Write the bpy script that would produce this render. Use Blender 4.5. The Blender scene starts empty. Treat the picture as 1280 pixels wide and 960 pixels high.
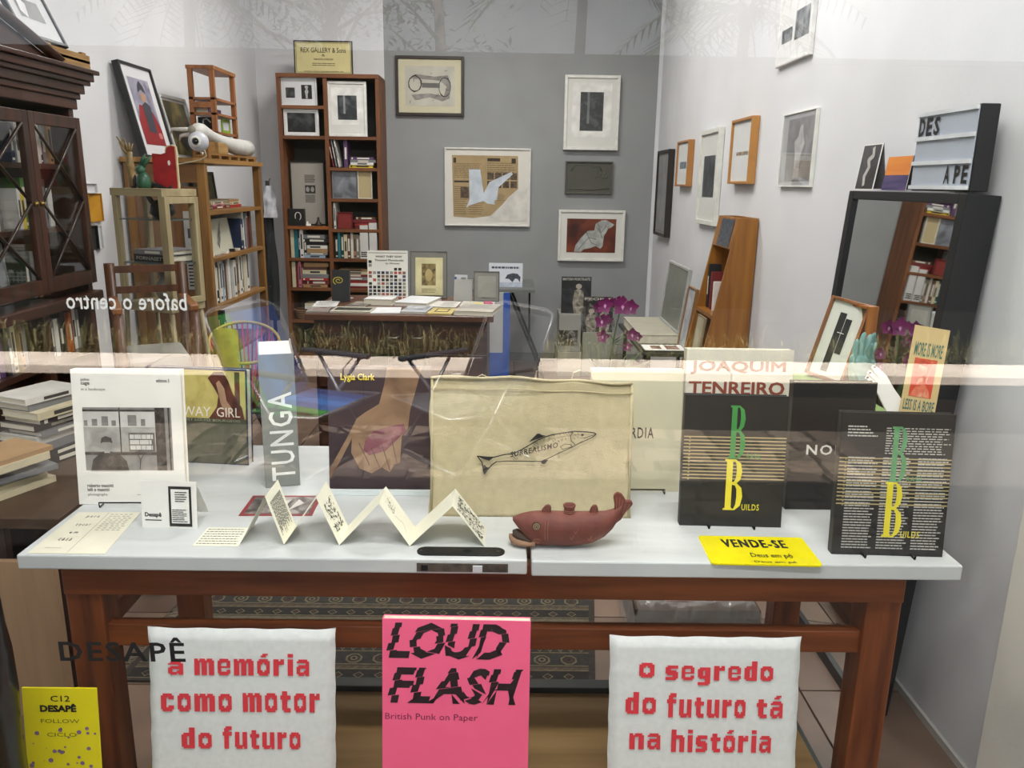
import bpy, bmesh, math, random
from mathutils import Vector as V, Matrix as MX
random.seed(7)
sc = bpy.context.scene
COL = sc.collection
# ------------------------------------------------------------------ camera
FPX, CAMH = 1000.0, 1.43
_p, _y, _r = math.radians(14.1), math.radians(0.6), math.radians(0.9)
CF = V((math.sin(_y)*math.cos(_p), math.cos(_y)*math.cos(_p), -math.sin(_p)))
_R = CF.cross(V((0, 0, 1))).normalized(); _U = _R.cross(CF)
CR = _R*math.cos(_r)+_U*math.sin(_r); CU = -_R*math.sin(_r)+_U*math.cos(_r)
CO = V((0, 0, CAMH))
cam = bpy.data.objects.new('camera', bpy.data.cameras.new('camera')); COL.objects.link(cam)
cam.matrix_world = MX(((CR.x, CU.x, -CF.x, CO.x), (CR.y, CU.y, -CF.y, CO.y), (CR.z, CU.z, -CF.z, CO.z), (0, 0, 0, 1)))
cam.data.sensor_width = 36; cam.data.lens = FPX/1280*36; cam.data.clip_start = .05
sc.camera = cam
# ------------------------------------------------------------------ world, sun, lamps, exposure
sc.view_settings.view_transform = 'Standard'; sc.view_settings.look = 'None'
sc.view_settings.gamma = 1; sc.view_settings.use_curve_mapping = False
sc.view_settings.exposure = 0.0
w = bpy.data.worlds.new('sky'); sc.world = w; w.use_nodes = True
bg = w.node_tree.nodes['Background']; bg.inputs[0].default_value = (.86, .93, 1, 1); bg.inputs[1].default_value = 1.25
def lamp(name, kind, loc, rot, power, color=(1, 1, 1), size=None, size_y=None, angle=None):
    d = bpy.data.lights.new(name, kind); d.energy = power; d.color = color
    if size: d.shape = 'RECTANGLE'; d.size = size; d.size_y = size_y
    if angle: d.angle = angle
    o = bpy.data.objects.new(name, d); COL.objects.link(o); o.location = loc; o.rotation_euler = rot
    return o
R = math.radians
SUN = lamp('sun', 'SUN', (0, 3, 8), (R(-26), 0, R(8)), 44, (1, .93, .84), angle=.01)   # high, from over the shop roof
lamp('shop_lamp_back', 'AREA', (-.3, 4.9, 3.12), (0, 0, 0), 46, (1, .97, .93), 1.2, .25)
lamp('shop_lamp_middle', 'AREA', (.2, 3.1, 3.12), (0, 0, 0), 38, (1, .97, .94), 1.2, .2)
lamp('shop_lamp_window', 'AREA', (.1, 1.0, 2.75), (R(10), 0, 0), 20, (1, .98, .95), 1.3, .1)
lamp('added_fill_lamp', 'AREA', (0, .20, 2.86), (R(30), 0, 0), 40, (1, .98, .95), 1.6, .12)  # added fill from outside, brightens the fronts of the display
# ------------------------------------------------------------------ pixel -> point on a plane of the place
def ray(x, y): return CF*FPX+CR*(x-640)-CU*(y-480)
def at(x, y, X=None, Y=None, Z=None):
    d = ray(x, y)
    t = (X/d.x) if X is not None else (Y/d.y) if Y is not None else ((Z-CAMH)/d.z)
    return CO+d*t
# ------------------------------------------------------------------ materials
def lin(h):
    h = h.lstrip('#'); c = [int(h[i:i+2], 16)/255 for i in (0, 2, 4)]
    return tuple((a/12.92 if a <= .04045 else ((a+.055)/1.055)**2.4) for a in c)+(1,)
_M = {}
def _new(key):
    m = bpy.data.materials.new(key); m.use_nodes = True; nt = m.node_tree
    return m, nt, nt.nodes['Principled BSDF'], nt.nodes, nt.links
def paint(hexc, rough=.6, var=.08, scale=14, metal=0, bump=.0, stretch=(1, 1, 1), hex2=None, detail=4, spec=.5, bscale=None, coat=0):
    key = 'p%s_%s_%s_%s_%s_%s_%s_%s_%s' % (hexc, rough, var, scale, metal, bump, stretch, hex2, coat)
    if key in _M: return _M[key]
    m, nt, b, N, L = _new(key); m.name = 'surface_'+hexc.strip('#')
    c = lin(hexc)
    tc = N.new('ShaderNodeTexCoord'); mp = N.new('ShaderNodeMapping'); mp.inputs['Scale'].default_value = stretch
    L.new(tc.outputs['Object'], mp.inputs[0])
    no = N.new('ShaderNodeTexNoise'); no.inputs['Scale'].default_value = scale; no.inputs['Detail'].default_value = detail
    L.new(mp.outputs[0], no.inputs['Vector'])
    cr = N.new('ShaderNodeValToRGB'); L.new(no.outputs[0], cr.inputs[0])
    if hex2: c1, c2 = c, lin(hex2)
    else:
        c1 = tuple(max(0, a*(1-var*2)) for a in c[:3])+(1,); c2 = tuple(min(1, a*(1+var*1.4)) for a in c[:3])+(1,)
    cr.color_ramp.elements[0].color = c1; cr.color_ramp.elements[1].color = c2
    cr.color_ramp.elements[0].position = .32; cr.color_ramp.elements[1].position = .68
    L.new(cr.outputs[0], b.inputs['Base Color'])
    b.inputs['Roughness'].default_value = rough; b.inputs['Metallic'].default_value = metal
    b.inputs['Specular IOR Level'].default_value = spec; b.inputs['Coat Weight'].default_value = coat
    if bump:
        bp = N.new('ShaderNodeBump'); bp.inputs['Strength'].default_value = bump; bp.inputs['Distance'].default_value = .004
        if bscale:
            n2 = N.new('ShaderNodeTexNoise'); n2.inputs['Scale'].default_value = bscale; n2.inputs['Detail'].default_value = 6
            L.new(mp.outputs[0], n2.inputs['Vector']); L.new(n2.outputs[0], bp.inputs['Height'])
        else: L.new(no.outputs[0], bp.inputs['Height'])
        L.new(bp.outputs[0], b.inputs['Normal'])
    _M[key] = m; return m
def wood(h1, h2, rough=.45, axis='x', scale=6, coat=.0):
    st = {'x': (.6, 7, 7), 'y': (7, .6, 7), 'z': (7, 7, .6)}[axis]
    return paint(h1, rough, 0, scale, 0, .25, st, h2, 8, coat=coat)
def thin_glass(key='pane', tint=(1, 1, 1, 1), ior=1.47, rough=0.0):
    if key in _M: return _M[key]
    m, nt, b, N, L = _new('glass_'+key); N.remove(b)
    out = N['Material Output']; tr = N.new('ShaderNodeBsdfTransparent'); tr.inputs[0].default_value = tint
    gl = N.new('ShaderNodeBsdfGlossy'); gl.inputs['Roughness'].default_value = rough; gl.inputs[0].default_value = (1, 1, 1, 1)
    fr = N.new('ShaderNodeFresnel'); fr.inputs[0].default_value = ior
    # the back side of each face is the same pane seen from the other side: same ratio of reflection
    ge = N.new('ShaderNodeNewGeometry'); mr = N.new('ShaderNodeMapRange')
    mr.inputs['To Min'].default_value = ior; mr.inputs['To Max'].default_value = 1/ior
    mx = N.new('ShaderNodeMixShader'); L.new(fr.outputs[0], mx.inputs[0]); L.new(tr.outputs[0], mx.inputs[1]); L.new(gl.outputs[0], mx.inputs[2])
    L.new(ge.outputs['Backfacing'], mr.inputs['Value']); L.new(mr.outputs[0], fr.inputs[0])
    # Fresnel node already inverts its IOR on back faces; feed the inverse so both sides read as air-to-glass
    L.new(mx.outputs[0], out.inputs[0]); _M[key] = m; return m
def photo(h1, h2, h3, scale=8, seed=0, rough=.35, pos=(.35, .5, .65), stretch=(1, 1, 1), dist=0.6):
    key = 'ph%s%s%s%s%s%s' % (h1, h2, h3, scale, seed, stretch)
    if key in _M: return _M[key]
    m, nt, b, N, L = _new('print_%d' % len(_M))
    tc = N.new('ShaderNodeTexCoord'); mp = N.new('ShaderNodeMapping'); mp.inputs['Location'].default_value = (seed, seed*.7, seed*1.3); mp.inputs['Scale'].default_value = stretch
    no = N.new('ShaderNodeTexNoise'); no.inputs['Scale'].default_value = scale; no.inputs['Detail'].default_value = 5; no.inputs['Distortion'].default_value = dist
    cr = N.new('ShaderNodeValToRGB'); e = cr.color_ramp.elements
    e[0].color = lin(h1); e[0].position = pos[0]; e[1].color = lin(h3); e[1].position = pos[2]; k = e.new(pos[1]); k.color = lin(h2)
    L.new(tc.outputs['Object'], mp.inputs[0]); L.new(mp.outputs[0], no.inputs['Vector']); L.new(no.outputs[0], cr.inputs[0]); L.new(cr.outputs[0], b.inputs['Base Color'])
    b.inputs['Roughness'].default_value = rough; _M[key] = m; return m
# ------------------------------------------------------------------ mesh builder
_TXT = {}
def glyphs(s, bold=0.0, shear=0.0, spacing=1.0, res=2):
    k = (s, bold, shear, spacing)
    if k in _TXT: return _TXT[k]
    cu = bpy.data.curves.new('txt', 'FONT'); cu.body = s; cu.offset = bold; cu.shear = shear; cu.space_character = spacing; cu.resolution_u = res
    cu.align_x = 'LEFT'; cu.size = 1
    ob = bpy.data.objects.new('txt', cu); COL.objects.link(ob)
    dg = bpy.context.evaluated_depsgraph_get(); dg.update()
    me = bpy.data.meshes.new_from_object(ob.evaluated_get(dg))
    vs = [(v.co.x, v.co.y) for v in me.vertices]; fs = [tuple(p.vertices) for p in me.polygons]
    bpy.data.objects.remove(ob); bpy.data.curves.remove(cu); bpy.data.meshes.remove(me)
    xs = [a for a, _ in vs] or [0]; ys = [b_ for _, b_ in vs] or [0]
    r = (vs, fs, min(xs), max(xs), min(ys), max(ys)); _TXT[k] = r; return r
def _rep(a, k): return [a]*k
_o = ['.#####.', '#######', '###.###']+_rep('##...##', 3)+['###.###', '#######', '.#####.']
BLK = {'o': (_o, 0), '\u00f3': (['...###.', '..###..', '.......']+_o, 0),
 'a': (['.#####.', '#######', '.....##', '.######', '#######', '##...##', '##..###', '#######', '.###.##'], 0),
 'e': (['.#####.', '#######', '##...##', '##...##', '#######', '##.....', '##...##', '#######', '.#####.'], 0),
 'm': (['##.###.###.', '###########', '###.###.###']+_rep('###.###.###', 6), 0),
 'n': (['##.####.', '########', '###..###']+_rep('###..###', 6), 0),
 'u': (_rep('###..###', 7)+['########', '.####.##'], 0),
 'r': (['###.##', '######', '######', '###...']+_rep('###...', 5), 0),
 'i': (['###', '###', '...']+_rep('###', 9), 0),
 'c': (['.#####.', '#######', '###.###', '###....', '###....', '###....', '###.###', '#######', '.#####.'], 0),
 't': (['.###..', '.###..', '######', '######', '.###..', '.###..', '.###..', '.###..', '.#####', '..####'], 0),
 's': (['.######', '#######', '###....', '######.', '#######', '.######', '....###', '#######', '######.'], 0),
 'f': (['..####', '.#####', '.###..', '######', '######']+_rep('.###..', 7), 0),
 'd': (_rep('....###', 3)+['.######', '#######']+_rep('###.###', 5)+['#######', '.######'], 0),
 'h': (_rep('###.....', 3)+['#######.', '########']+_rep('###..###', 7), 0),
 'g': (['.######', '#######', '###.###', '###.###', '###.###', '#######', '.######', '....###', '....###', '#######', '######.'], 3)}
BLK['\u00e1'] = (['...###.', '..###..', '.......']+BLK['a'][0], 0)
class MB:
    def __init__(s): s.v = []; s.f = []; s.m = []; s.sm = []
    def add(s, vs, fs, mi=0, M=None, smooth=False):
        n = len(s.v)
        for p in vs:
            p = V(p); s.v.append(M @ p if M else p)
        for f in fs: s.f.append(tuple(i+n for i in f)); s.m.append(mi); s.sm.append(smooth)
        return s
    def box(s, x0, x1, y0, y1, z0, z1, mi=0, M=None):
        return s.add([(x0, y0, z0), (x1, y0, z0), (x1, y1, z0), (x0, y1, z0), (x0, y0, z1), (x1, y0, z1), (x1, y1, z1), (x0, y1, z1)],
                     [(0, 3, 2, 1), (4, 5, 6, 7), (0, 1, 5, 4), (1, 2, 6, 5), (2, 3, 7, 6), (3, 0, 4, 7)], mi, M)
    def poly(s, pts, y, mi=0, t=0, M=None):          # outline in x,z facing -y; t>0 gives thickness backwards
        n = len(pts); area = sum(pts[i][0]*pts[(i+1) % n][1]-pts[(i+1) % n][0]*pts[i][1] for i in range(n))
        if area < 0: pts = pts[::-1]
        vs = [(a, y, b) for a, b in pts]; fs = [tuple(range(n))]
        if t:
            vs += [(a, y+t, b) for a, b in pts]; fs.append(tuple(range(2*n-1, n-1, -1)))
            fs += [(i, i+n, (i+1) % n+n, (i+1) % n) for i in range(n)]
        return s.add(vs, fs, mi, M)
    def rect(s, x0, x1, z0, z1, y, mi=0, M=None): return s.poly([(x0, z0), (x1, z0), (x1, z1), (x0, z1)], y, mi, 0, M)
    def disc(s, cx, cz, rx, rz, y, mi=0, n=20, t=0, M=None):
        return s.poly([(cx+rx*math.cos(2*math.pi*i/n), cz+rz*math.sin(2*math.pi*i/n)) for i in range(n)], y, mi, t, M)
    def line(s, pts, wd, y, mi=0, M=None):           # flat stroke
        for (a, b), (c, d) in zip(pts, pts[1:]):
            l = math.hypot(c-a, d-b) or 1; nx, nz = -(d-b)/l*wd/2, (c-a)/l*wd/2; ex, ez = (c-a)/l*wd*.3, (d-b)/l*wd*.3
            s.poly([(a-ex+nx, b-ez+nz), (a-ex-nx, b-ez-nz), (c+ex-nx, d+ez-nz), (c+ex+nx, d+ez+nz)], y, mi, 0, M)
        return s
    def text(s, t, x0, x1, z0, z1, y, mi=0, bold=0, shear=0, spacing=1, M=None, mirror=False, rot=0):
        vs, fs, a, b, c, d = glyphs(t, bold, shear, spacing)
        if b-a < 1e-6 or d-c < 1e-6: return s
        o = []
        for (u, v_) in vs:
            u = (u-a)/(b-a); v_ = (v_-c)/(d-c)
            if mirror: u = 1-u
            if rot == 90: u, v_ = 1-v_, u
            o.append((x0+u*(x1-x0), y, z0+v_*(z1-z0)))
        return s.add(o, fs, mi, M)
    def fat(s, t, x0, x1, z0, z1, y, mi=0, d=.001, dz=None, **k):   # heavy lettering: the word struck several times with a small shift
        dz = d if dz is None else dz
        for i, (a, b) in enumerate(((0, 0), (-d, 0), (d, 0), (0, dz), (0, -dz), (-d, dz), (d, -dz), (d, dz), (-d, -dz))): s.text(t, x0+a, x1+a, z0+b, z1+b, y-i*.00002, mi, **k)
        return s
    def block(s, t, x0, x1, z0, z1, y, mi=0):       # heavy square lower-case lettering built from cells
        g = [BLK[c] for c in t]; top = max(len(r) for r, d in g); up = max(len(r)-d for r, d in g); dn = max(d for r, d in g); wd = sum(len(r[0]) for r, d in g)+2*(len(g)-1)
        cx = (x1-x0)/wd; cz = (z1-z0)/(up+dn); x = x0; base = z0+dn*cz
        for r, d in g:
            n = len(r); j = 0
            while j < n:
                k = j
                while k+1 < n and r[k+1] == r[j]: k += 1
                zt, zb = base+(n-d-j)*cz, base+(n-d-k-1)*cz; i = 0
                while i < len(r[j]):
                    if r[j][i] == '#':
                        e = i
                        while e < len(r[j]) and r[j][e] == '#': e += 1
                        s.rect(x+i*cx, x+e*cx, zb, zt, y, mi); i = e
                    else: i += 1
                j = k+1
            x += (len(r[0])+2)*cx
        return s
    def greek(s, x0, x1, z0, z1, rows, y, mi=0, fill=.5, ragged=.25, seed=1, M=None, word=.12):   # lines too small to read
        rr = random.Random(seed); h = (z1-z0)/rows
        for i in range(rows):
            zc = z1-(i+.5)*h; x = x0; end = x1-(x1-x0)*ragged*rr.random()
            while x < end:
                wl = (x1-x0)*word*(.5+rr.random()); s.rect(x, min(x+wl, end), zc-h*fill/2, zc+h*fill/2, y, mi, M); x += wl+(x1-x0)*.02
        return s
    def tube(s, path, r, n=8, mi=0, M=None, cap=True):
        path = [V(p) for p in path]; vs = []; fs = []; rs = r if isinstance(r, (list, tuple)) else [r]*len(path); up = None
        for i, p in enumerate(path):
            d = (path[min(i+1, len(path)-1)]-path[max(i-1, 0)]).normalized()
            if up is None: up = V((0, 0, 1)) if abs(d.z) < .9 else V((1, 0, 0))
            a = d.cross(up).normalized(); up = a.cross(d).normalized()
            for k in range(n):
                t = 2*math.pi*k/n; vs.append(p+a*math.cos(t)*rs[i]+up*math.sin(t)*rs[i])
        for i in range(len(path)-1):
            for k in range(n): fs.append((i*n+k, i*n+(k+1) % n, (i+1)*n+(k+1) % n, (i+1)*n+k))
        if cap: fs.append(tuple(range(n))[::-1]); fs.append(tuple(range((len(path)-1)*n, len(path)*n)))
        return s.add(vs, fs, mi, M, True)
    def lathe(s, prof, n=20, mi=0, M=None):
        vs = [(r*math.cos(2*math.pi*k/n), r*math.sin(2*math.pi*k/n), z) for r, z in prof for k in range(n)]
        fs = [(i*n+k, i*n+(k+1) % n, (i+1)*n+(k+1) % n, (i+1)*n+k) for i in range(len(prof)-1) for k in range(n)]
        return s.add(vs, fs, mi, M, True)
    def build(s, name, mats, parent=None, bevel=0, loc=None):
        me = bpy.data.meshes.new(name); me.from_pydata([tuple(v) for v in s.v], [], s.f)
        if not isinstance(mats, (list, tuple)): mats = [mats]
        for m in mats: me.materials.append(m)
        me.polygons.foreach_set('material_index', s.m); me.polygons.foreach_set('use_smooth', s.sm); me.update()
        o = bpy.data.objects.new(name, me); COL.objects.link(o)
        if parent: o.parent = parent
        if loc: o.location = loc
        if bevel:
            b = o.modifiers.new('bevel', 'BEVEL'); b.width = bevel; b.segments = 2; b.limit_method = 'ANGLE'
        return o
def tag(o, label=None, cat=None, group=None, kind=None):
    if label:
        if len(label.replace('-', ' ').split()) > 16: label = label.replace(' the ', ' ')
        o['label'] = label
    if cat: o['category'] = cat
    if group: o['group'] = group
    if kind: o['kind'] = kind
    return o
def thing(name, label, cat, loc=(0, 0, 0), yaw=0, lean=0, group=None):
    o = bpy.data.objects.new(name, None); COL.objects.link(o); o.empty_display_size = .05
    o.location = loc; o.rotation_euler = (-lean, 0, yaw); return tag(o, label, cat, group)
def rot(a, axis='Z'): return MX.Rotation(a, 4, axis)
def tr(x, y, z): return MX.Translation((x, y, z))
# solvers: where a standing / lying / hanging rectangle is, from its corners and the surface that carries it
def stand(bl, br, top, Z, lean=0):
    a, b = at(*bl, Z=Z), at(*br, Z=Z); d = b-a; yaw = math.atan2(d.y, d.x); wd = d.length
    n = V((-math.sin(yaw), math.cos(yaw), 0)); up = n*math.sin(lean)+V((0, 0, math.cos(lean)))
    nn = d.cross(up); r = ray(*top); t = nn.dot(a-CO)/nn.dot(r); h = (CO+r*t-a).dot(up)
    return (a+b)/2, yaw, wd, h
def lay(bl, br, tl, Z):
    a, b, c = at(*bl, Z=Z), at(*br, Z=Z), at(*tl, Z=Z); d = b-a; yaw = math.atan2(d.y, d.x)
    n = V((-math.sin(yaw), math.cos(yaw), 0)); return (a+b)/2, yaw, d.length, abs((c-a).dot(n))
TZ = .781          # display table top
RW, LW, BW = 1.18, -1.92, 6.5
GY = .85           # shop window pane
INK = paint('#1a1919', .5, .05); WHITE = paint('#eceae4', .6, .02); PAPER = paint('#e9e6d8', .7, .03)
# ================================================================== the setting
wall_white = paint('#d9dadd', .85, .025, 3, bump=.15, bscale=60)
wall_grey = paint('#929495', .85, .03, 4, bump=.2, bscale=60)
def struct(name, mb, mat, parent=None, bevel=0):
    o = mb.build(name, mat, parent, bevel)
    if parent is None: o['kind'] = 'structure'
    return o
fl = struct('floor', MB().box(LW-.1, RW+.12, GY-.1, BW+.1, -.12, -.012), paint('#4a4038', .8))
tile_a = paint('#7a6455', .42, .10, 5, bump=.1, stretch=(1, 1, 1)); tile_b = paint('#8a7261', .42, .09, 6, bump=.1); tile_c = paint('#6d584b', .42, .10, 4, bump=.1)
ts = .40; x = LW; row = 0
while x < RW:
    y = GY
    while y < BW-.01:
        x1, y1 = min(x+ts, RW), min(y+ts, BW)
        h = random.uniform(-.0008, .0008)
        MB().box(x+.0025, x1-.0025, y+.0025, y1-.0025, -.0125, h).build('floor_tile', random.choice([tile_a, tile_a, tile_b, tile_c]), fl, .0015)
        y += ts
    x += ts
# side walls with the step of the pilaster beside the window
wr = MB().box(RW, RW+.15, GY-.05, BW+.15, -.12, 3.3); struct('wall_right', wr, wall_white)
struct('trim_1', MB().box(RW-.045, RW-.0005, GY+.012, 1.62, 0, 3.2), paint('#e4e0d6', .85, .04, 3, bump=.3, bscale=40), bevel=.004)
struct('wall_left', MB().box(LW-.15, LW, GY-.05, BW+.15, -.12, 3.3), wall_white)
gx = at(485, 300, Y=BW).x
struct('wall_back', MB().box(LW, gx, BW, BW+.15, -.12, 3.3).box(gx, RW, BW-.0, BW+.15, -.12, 3.3, 1).box(RW-.03, RW-.001, BW-.012, BW, 0, 3.2, 0), [wall_white, wall_grey])
struct('ceiling', MB().box(LW-.15, RW+.15, GY-.05, BW+.15, 3.2, 3.35), paint('#e4e3df', .9, .02))
struct('baseboard_back', MB().box(gx, RW-.001, BW-.012, BW-.001, 0, .07), paint('#6e6f70', .7, .03))
for nm, x0, x1 in (('baseboard_right', RW-.011, RW-.001), ('baseboard_left', LW+.001, LW+.011)):
    struct(nm, MB().box(x0, x1, 1.63, BW-.013, 0, .022), paint('#bdbab4', .7, .08, 9))
# shop window: one big pane in a slim dark frame
FR = paint('#2c2a29', .4, .05, metal=.5)
wf = struct('window_1', MB().box(LW-.1, RW+.12, GY-.03, GY+.03, .0, .10).box(LW-.1, RW+.12, GY-.03, GY+.03, 2.9, 3.2)
       .box(LW-.1, LW-.0, GY-.03, GY+.03, .1, 2.9).box(RW-.0, RW+.12, GY-.03, GY+.03, .1, 2.9), FR)
pane = MB().box(LW, RW, GY-.003, GY+.003, .1, 2.9).build('pane', thin_glass('window', tint=(.985, .99, .985, 1)), wf)
# vinyl lettering on the pane (parts of the window)
def on_glass(x, y, Y=GY-.0045): p = at(x, y, Y=Y); return p.x, p.z
a, b = on_glass(76, 829), on_glass(230, 803); a2 = on_glass(76, 805)
L_ = MB()
th = (at(228, 822, Y=GY).z-at(76, 829, Y=GY).z)
L_.text('DESAP\u00ca', a[0], b[0], on_glass(150, 827)[1], on_glass(220, 797)[1], GY-.0045, 0, bold=.018, spacing=1.12)
tag(L_.build('black_lettering', INK, wf), 'black shop name lettering low on the pane')
L_ = MB(); a, b = on_glass(78, 389), on_glass(228, 368)
L_.text('bafore o centro', a[0], b[0], on_glass(150, 389)[1], on_glass(150, 367)[1], GY+.0045, 0, bold=.012, mirror=True, spacing=1.05)
tag(L_.build('white_lettering', paint('#f2f2f0', .5, .01), wf), 'white lettering on the pane read from inside')
# ceiling lamp housings over the lamps
for i, (x, y, z, w_, d_, la) in enumerate([(-.3, 4.9, 3.2, 1.3, .3, 'white ceiling lamp housing over the back of the shop'), (.2, 3.1, 3.2, 1.3, .25, 'white ceiling lamp housing over the middle of the shop'), (.1, 1.0, 3.2, 1.4, .14, 'white track lamp housing just behind the shop window')]):
    zb = 3.13 if i < 2 else 2.78
    m_ = MB().box(x-w_/2, x+w_/2, y-d_/2, y+d_/2, zb, zb+.05)
    if i < 2: m_.box(x-w_/2+.02, x+w_/2-.02, y-d_/2+.02, y+d_/2-.02, zb+.05, 3.2)
    else:
        m_.tube([(x-.5, y, zb+.05), (x-.5, y, 3.2)], .008).tube([(x+.5, y, zb+.05), (x+.5, y, 3.2)], .008)
    tag(m_.build('ceiling_lamp', WHITE), la, 'lamp', 'ceiling lamp housings')
# ================================================================== the street, seen as a reflection in the pane
def refl(px, py, Z):                      # street point whose mirror image appears at this pixel
    p = at(px, py, Z=Z); return V((p.x, 2*GY-p.y, p.z))
PY = refl(640, 532, 0).y                  # foot of the planter wall
struct('pavement', MB().box(-9, 9, PY-.2, GY-.06, -.12, -.012), paint('#3b3632', .9, .2, 30))
rr = random.Random(3); st_m = [paint(h, .55, .15, 20) for h in ('#5d544c', '#4e4741', '#6b6158', '#544b45', '#75695e')]
pv = bpy.data.objects['pavement']; ny = 9
gyd = [PY+.05+i*.185 for i in range(ny)]
cnt = 0
for j in range(ny):
    x = -2.1+rr.random()*.1
    while x < 1.9 and cnt < 296:
        wd = rr.uniform(.12, .22); q = lambda: rr.uniform(-.018, .018); y0, y1 = gyd[j], gyd[j]+.17
        pts = [(x+q(), y0+q()), (x+wd*.5, y0-.01+q()), (x+wd+q(), y0+q()), (x+wd+q(), y1+q()), (x+wd*.4, y1+.012+q()), (x+q(), y1+q())]
        h = rr.uniform(0, .006)
        m_ = MB(); m_.add([(a_, b_, -.011) for a_, b_ in pts]+[(a_+(x+wd/2-a_)*.08, b_+((y0+y1)/2-b_)*.08, h) for a_, b_ in pts],
                          [tuple(range(6, 12))]+[(i, (i+1) % 6, (i+1) % 6+6, i+6) for i in range(6)])
        m_.build('paving_stone', rr.choice(st_m), pv); x += wd+.022; cnt += 1
pc = refl(640, 470, 0); zc = at(640, 472, Y=2*GY-PY).z     # underside of the capping
zt = zc+.055
yb = refl(640, 444, zt).y
plw = MB().box(-9, 9, PY-.12, PY, -.1, zc).box(-9, 9, yb+.02, yb+.14, -.1, zc)
plt = thing('planter', 'long low brown planter wall with pale stone capping across the pavement', 'planter')
plw.build('planter_wall', paint('#271d18', .9, .15, 8, bump=.3, spec=.2), plt)
capm = paint('#ebdfd3', .6, .10, 5, bump=.15)
x = -9
while x < 9:
    wd = 1.15; MB().box(x+.004, x+wd-.004, PY-.30, PY+.05, zc, zt+rr.uniform(-.002, .002)).build('capping_stone', capm, plt, .004); x += wd
MB().box(-9, 9, yb+.14, PY-.12, -.1, zc-.02).build('soil', paint('#3a2f26', .95, .2, 40), plt)
gr = MB()
for i in range(5200):
    x = rr.uniform(-4.5, 4.5); y = PY-.30-rr.random()*.55; h = rr.uniform(.06, .24); a_ = rr.random()*6.28; ln = rr.uniform(.03, .20)
    dx, dy = math.cos(a_), math.sin(a_); w_ = rr.uniform(.003, .006); z0 = zc-.02
    p = [V((x, y, z0)), V((x+dx*ln*.35, y+dy*ln*.35, z0+h*.75)), V((x+dx*ln, y+dy*ln, z0+h*(.95 if ln < .12 else .7)))]
    s_ = V((-dy, dx, 0))*w_
    gr.add([p[0]-s_, p[0]+s_, p[1]-s_*.8, p[1]+s_*.8, p[2]], [(0, 1, 3, 2), (2, 3, 4)], rr.choice((0, 0, 1, 2)))
tag(gr.build('ornamental_grass', [paint('#5a5936', .7, .15, 9), paint('#8c845c', .7, .1, 9), paint('#434b2b', .7, .1, 9)]), 'green and straw coloured grass filling the long street planter', 'grass', kind='stuff')
struct('road', MB().box(-30, 30, -14, PY-.2, -.13, -.02), paint('#161616', 1.0, .1, 30, spec=.1))
WYY = -8.0; wz = 1.43+(2*GY-WYY)*math.tan(R(8.0))
bf = tag(MB().box(-22, 22, WYY-.3, WYY, -.1, wz).box(-22, 22.1, WYY-.35, WYY+.05, wz, wz+.06).build('garden_wall', paint('#0e100c', 1.0, .3, 3, bump=.3, spec=.1)), 'long near-black mottled garden wall on the far side of the street', 'wall')  # near-black, so its image in the pane adds little haze
def palm(x, y, h, s, label):
    t = thing('palm_tree', label, 'tree', (x, y, -.1), group='palms across the street'); b = .0
    MB().tube([(0, 0, 0), (.05, 0, h*.4), (.12, .02, h*.75), (.15, 0, h)], [.11, .09, .075, .07], 8).build('trunk', paint('#4a4038', .9, .2, 20), t)
    for k in range(15):
        a_ = k/15*6.283+rr.random()*.3; el = rr.uniform(-.2, .9); m_ = MB(); L0 = s*rr.uniform(.8, 1.1); pts = []
        for i in range(9):
            u = i/8; pts.append(V((math.cos(a_)*L0*u, math.sin(a_)*L0*u, h+.0+L0*(el*u-.95*u*u*.8))) + V((.15, 0, 0)))
        m_.tube(pts, [.018*(1-.8*i/8) for i in range(9)], 4)
        for i in range(1, 9):
            for sd in (-1, 1):
                for q_ in (0, .5):
                    u = min(8, i+q_*.0); p = pts[i]+(pts[i-1]-pts[i])*q_; d = V((-math.sin(a_), math.cos(a_), 0))*sd; ll = s*.32*(1-abs(i/8-.45)*.8)
                    tp = p+d*ll+V((math.cos(a_), math.sin(a_), 0))*ll*.4+V((0, 0, -ll*.45)); q1 = V((math.cos(a_), math.sin(a_), 0))*.022
                    m_.add([p-q1, p+q1, tp], [(0, 1, 2)])
        m_.build('frond', paint('#39452b', .6, .15, 9), t)
palm(-4.3, -9.6, 3.9, 1.5, 'short palm left across the street above the garden wall')
palm(.9, -10.5, 4.6, 1.7, 'tall palm near the middle across the street')
palm(2.9, -9.4, 3.7, 1.6, 'low spreading palm across the street on the right')
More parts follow.
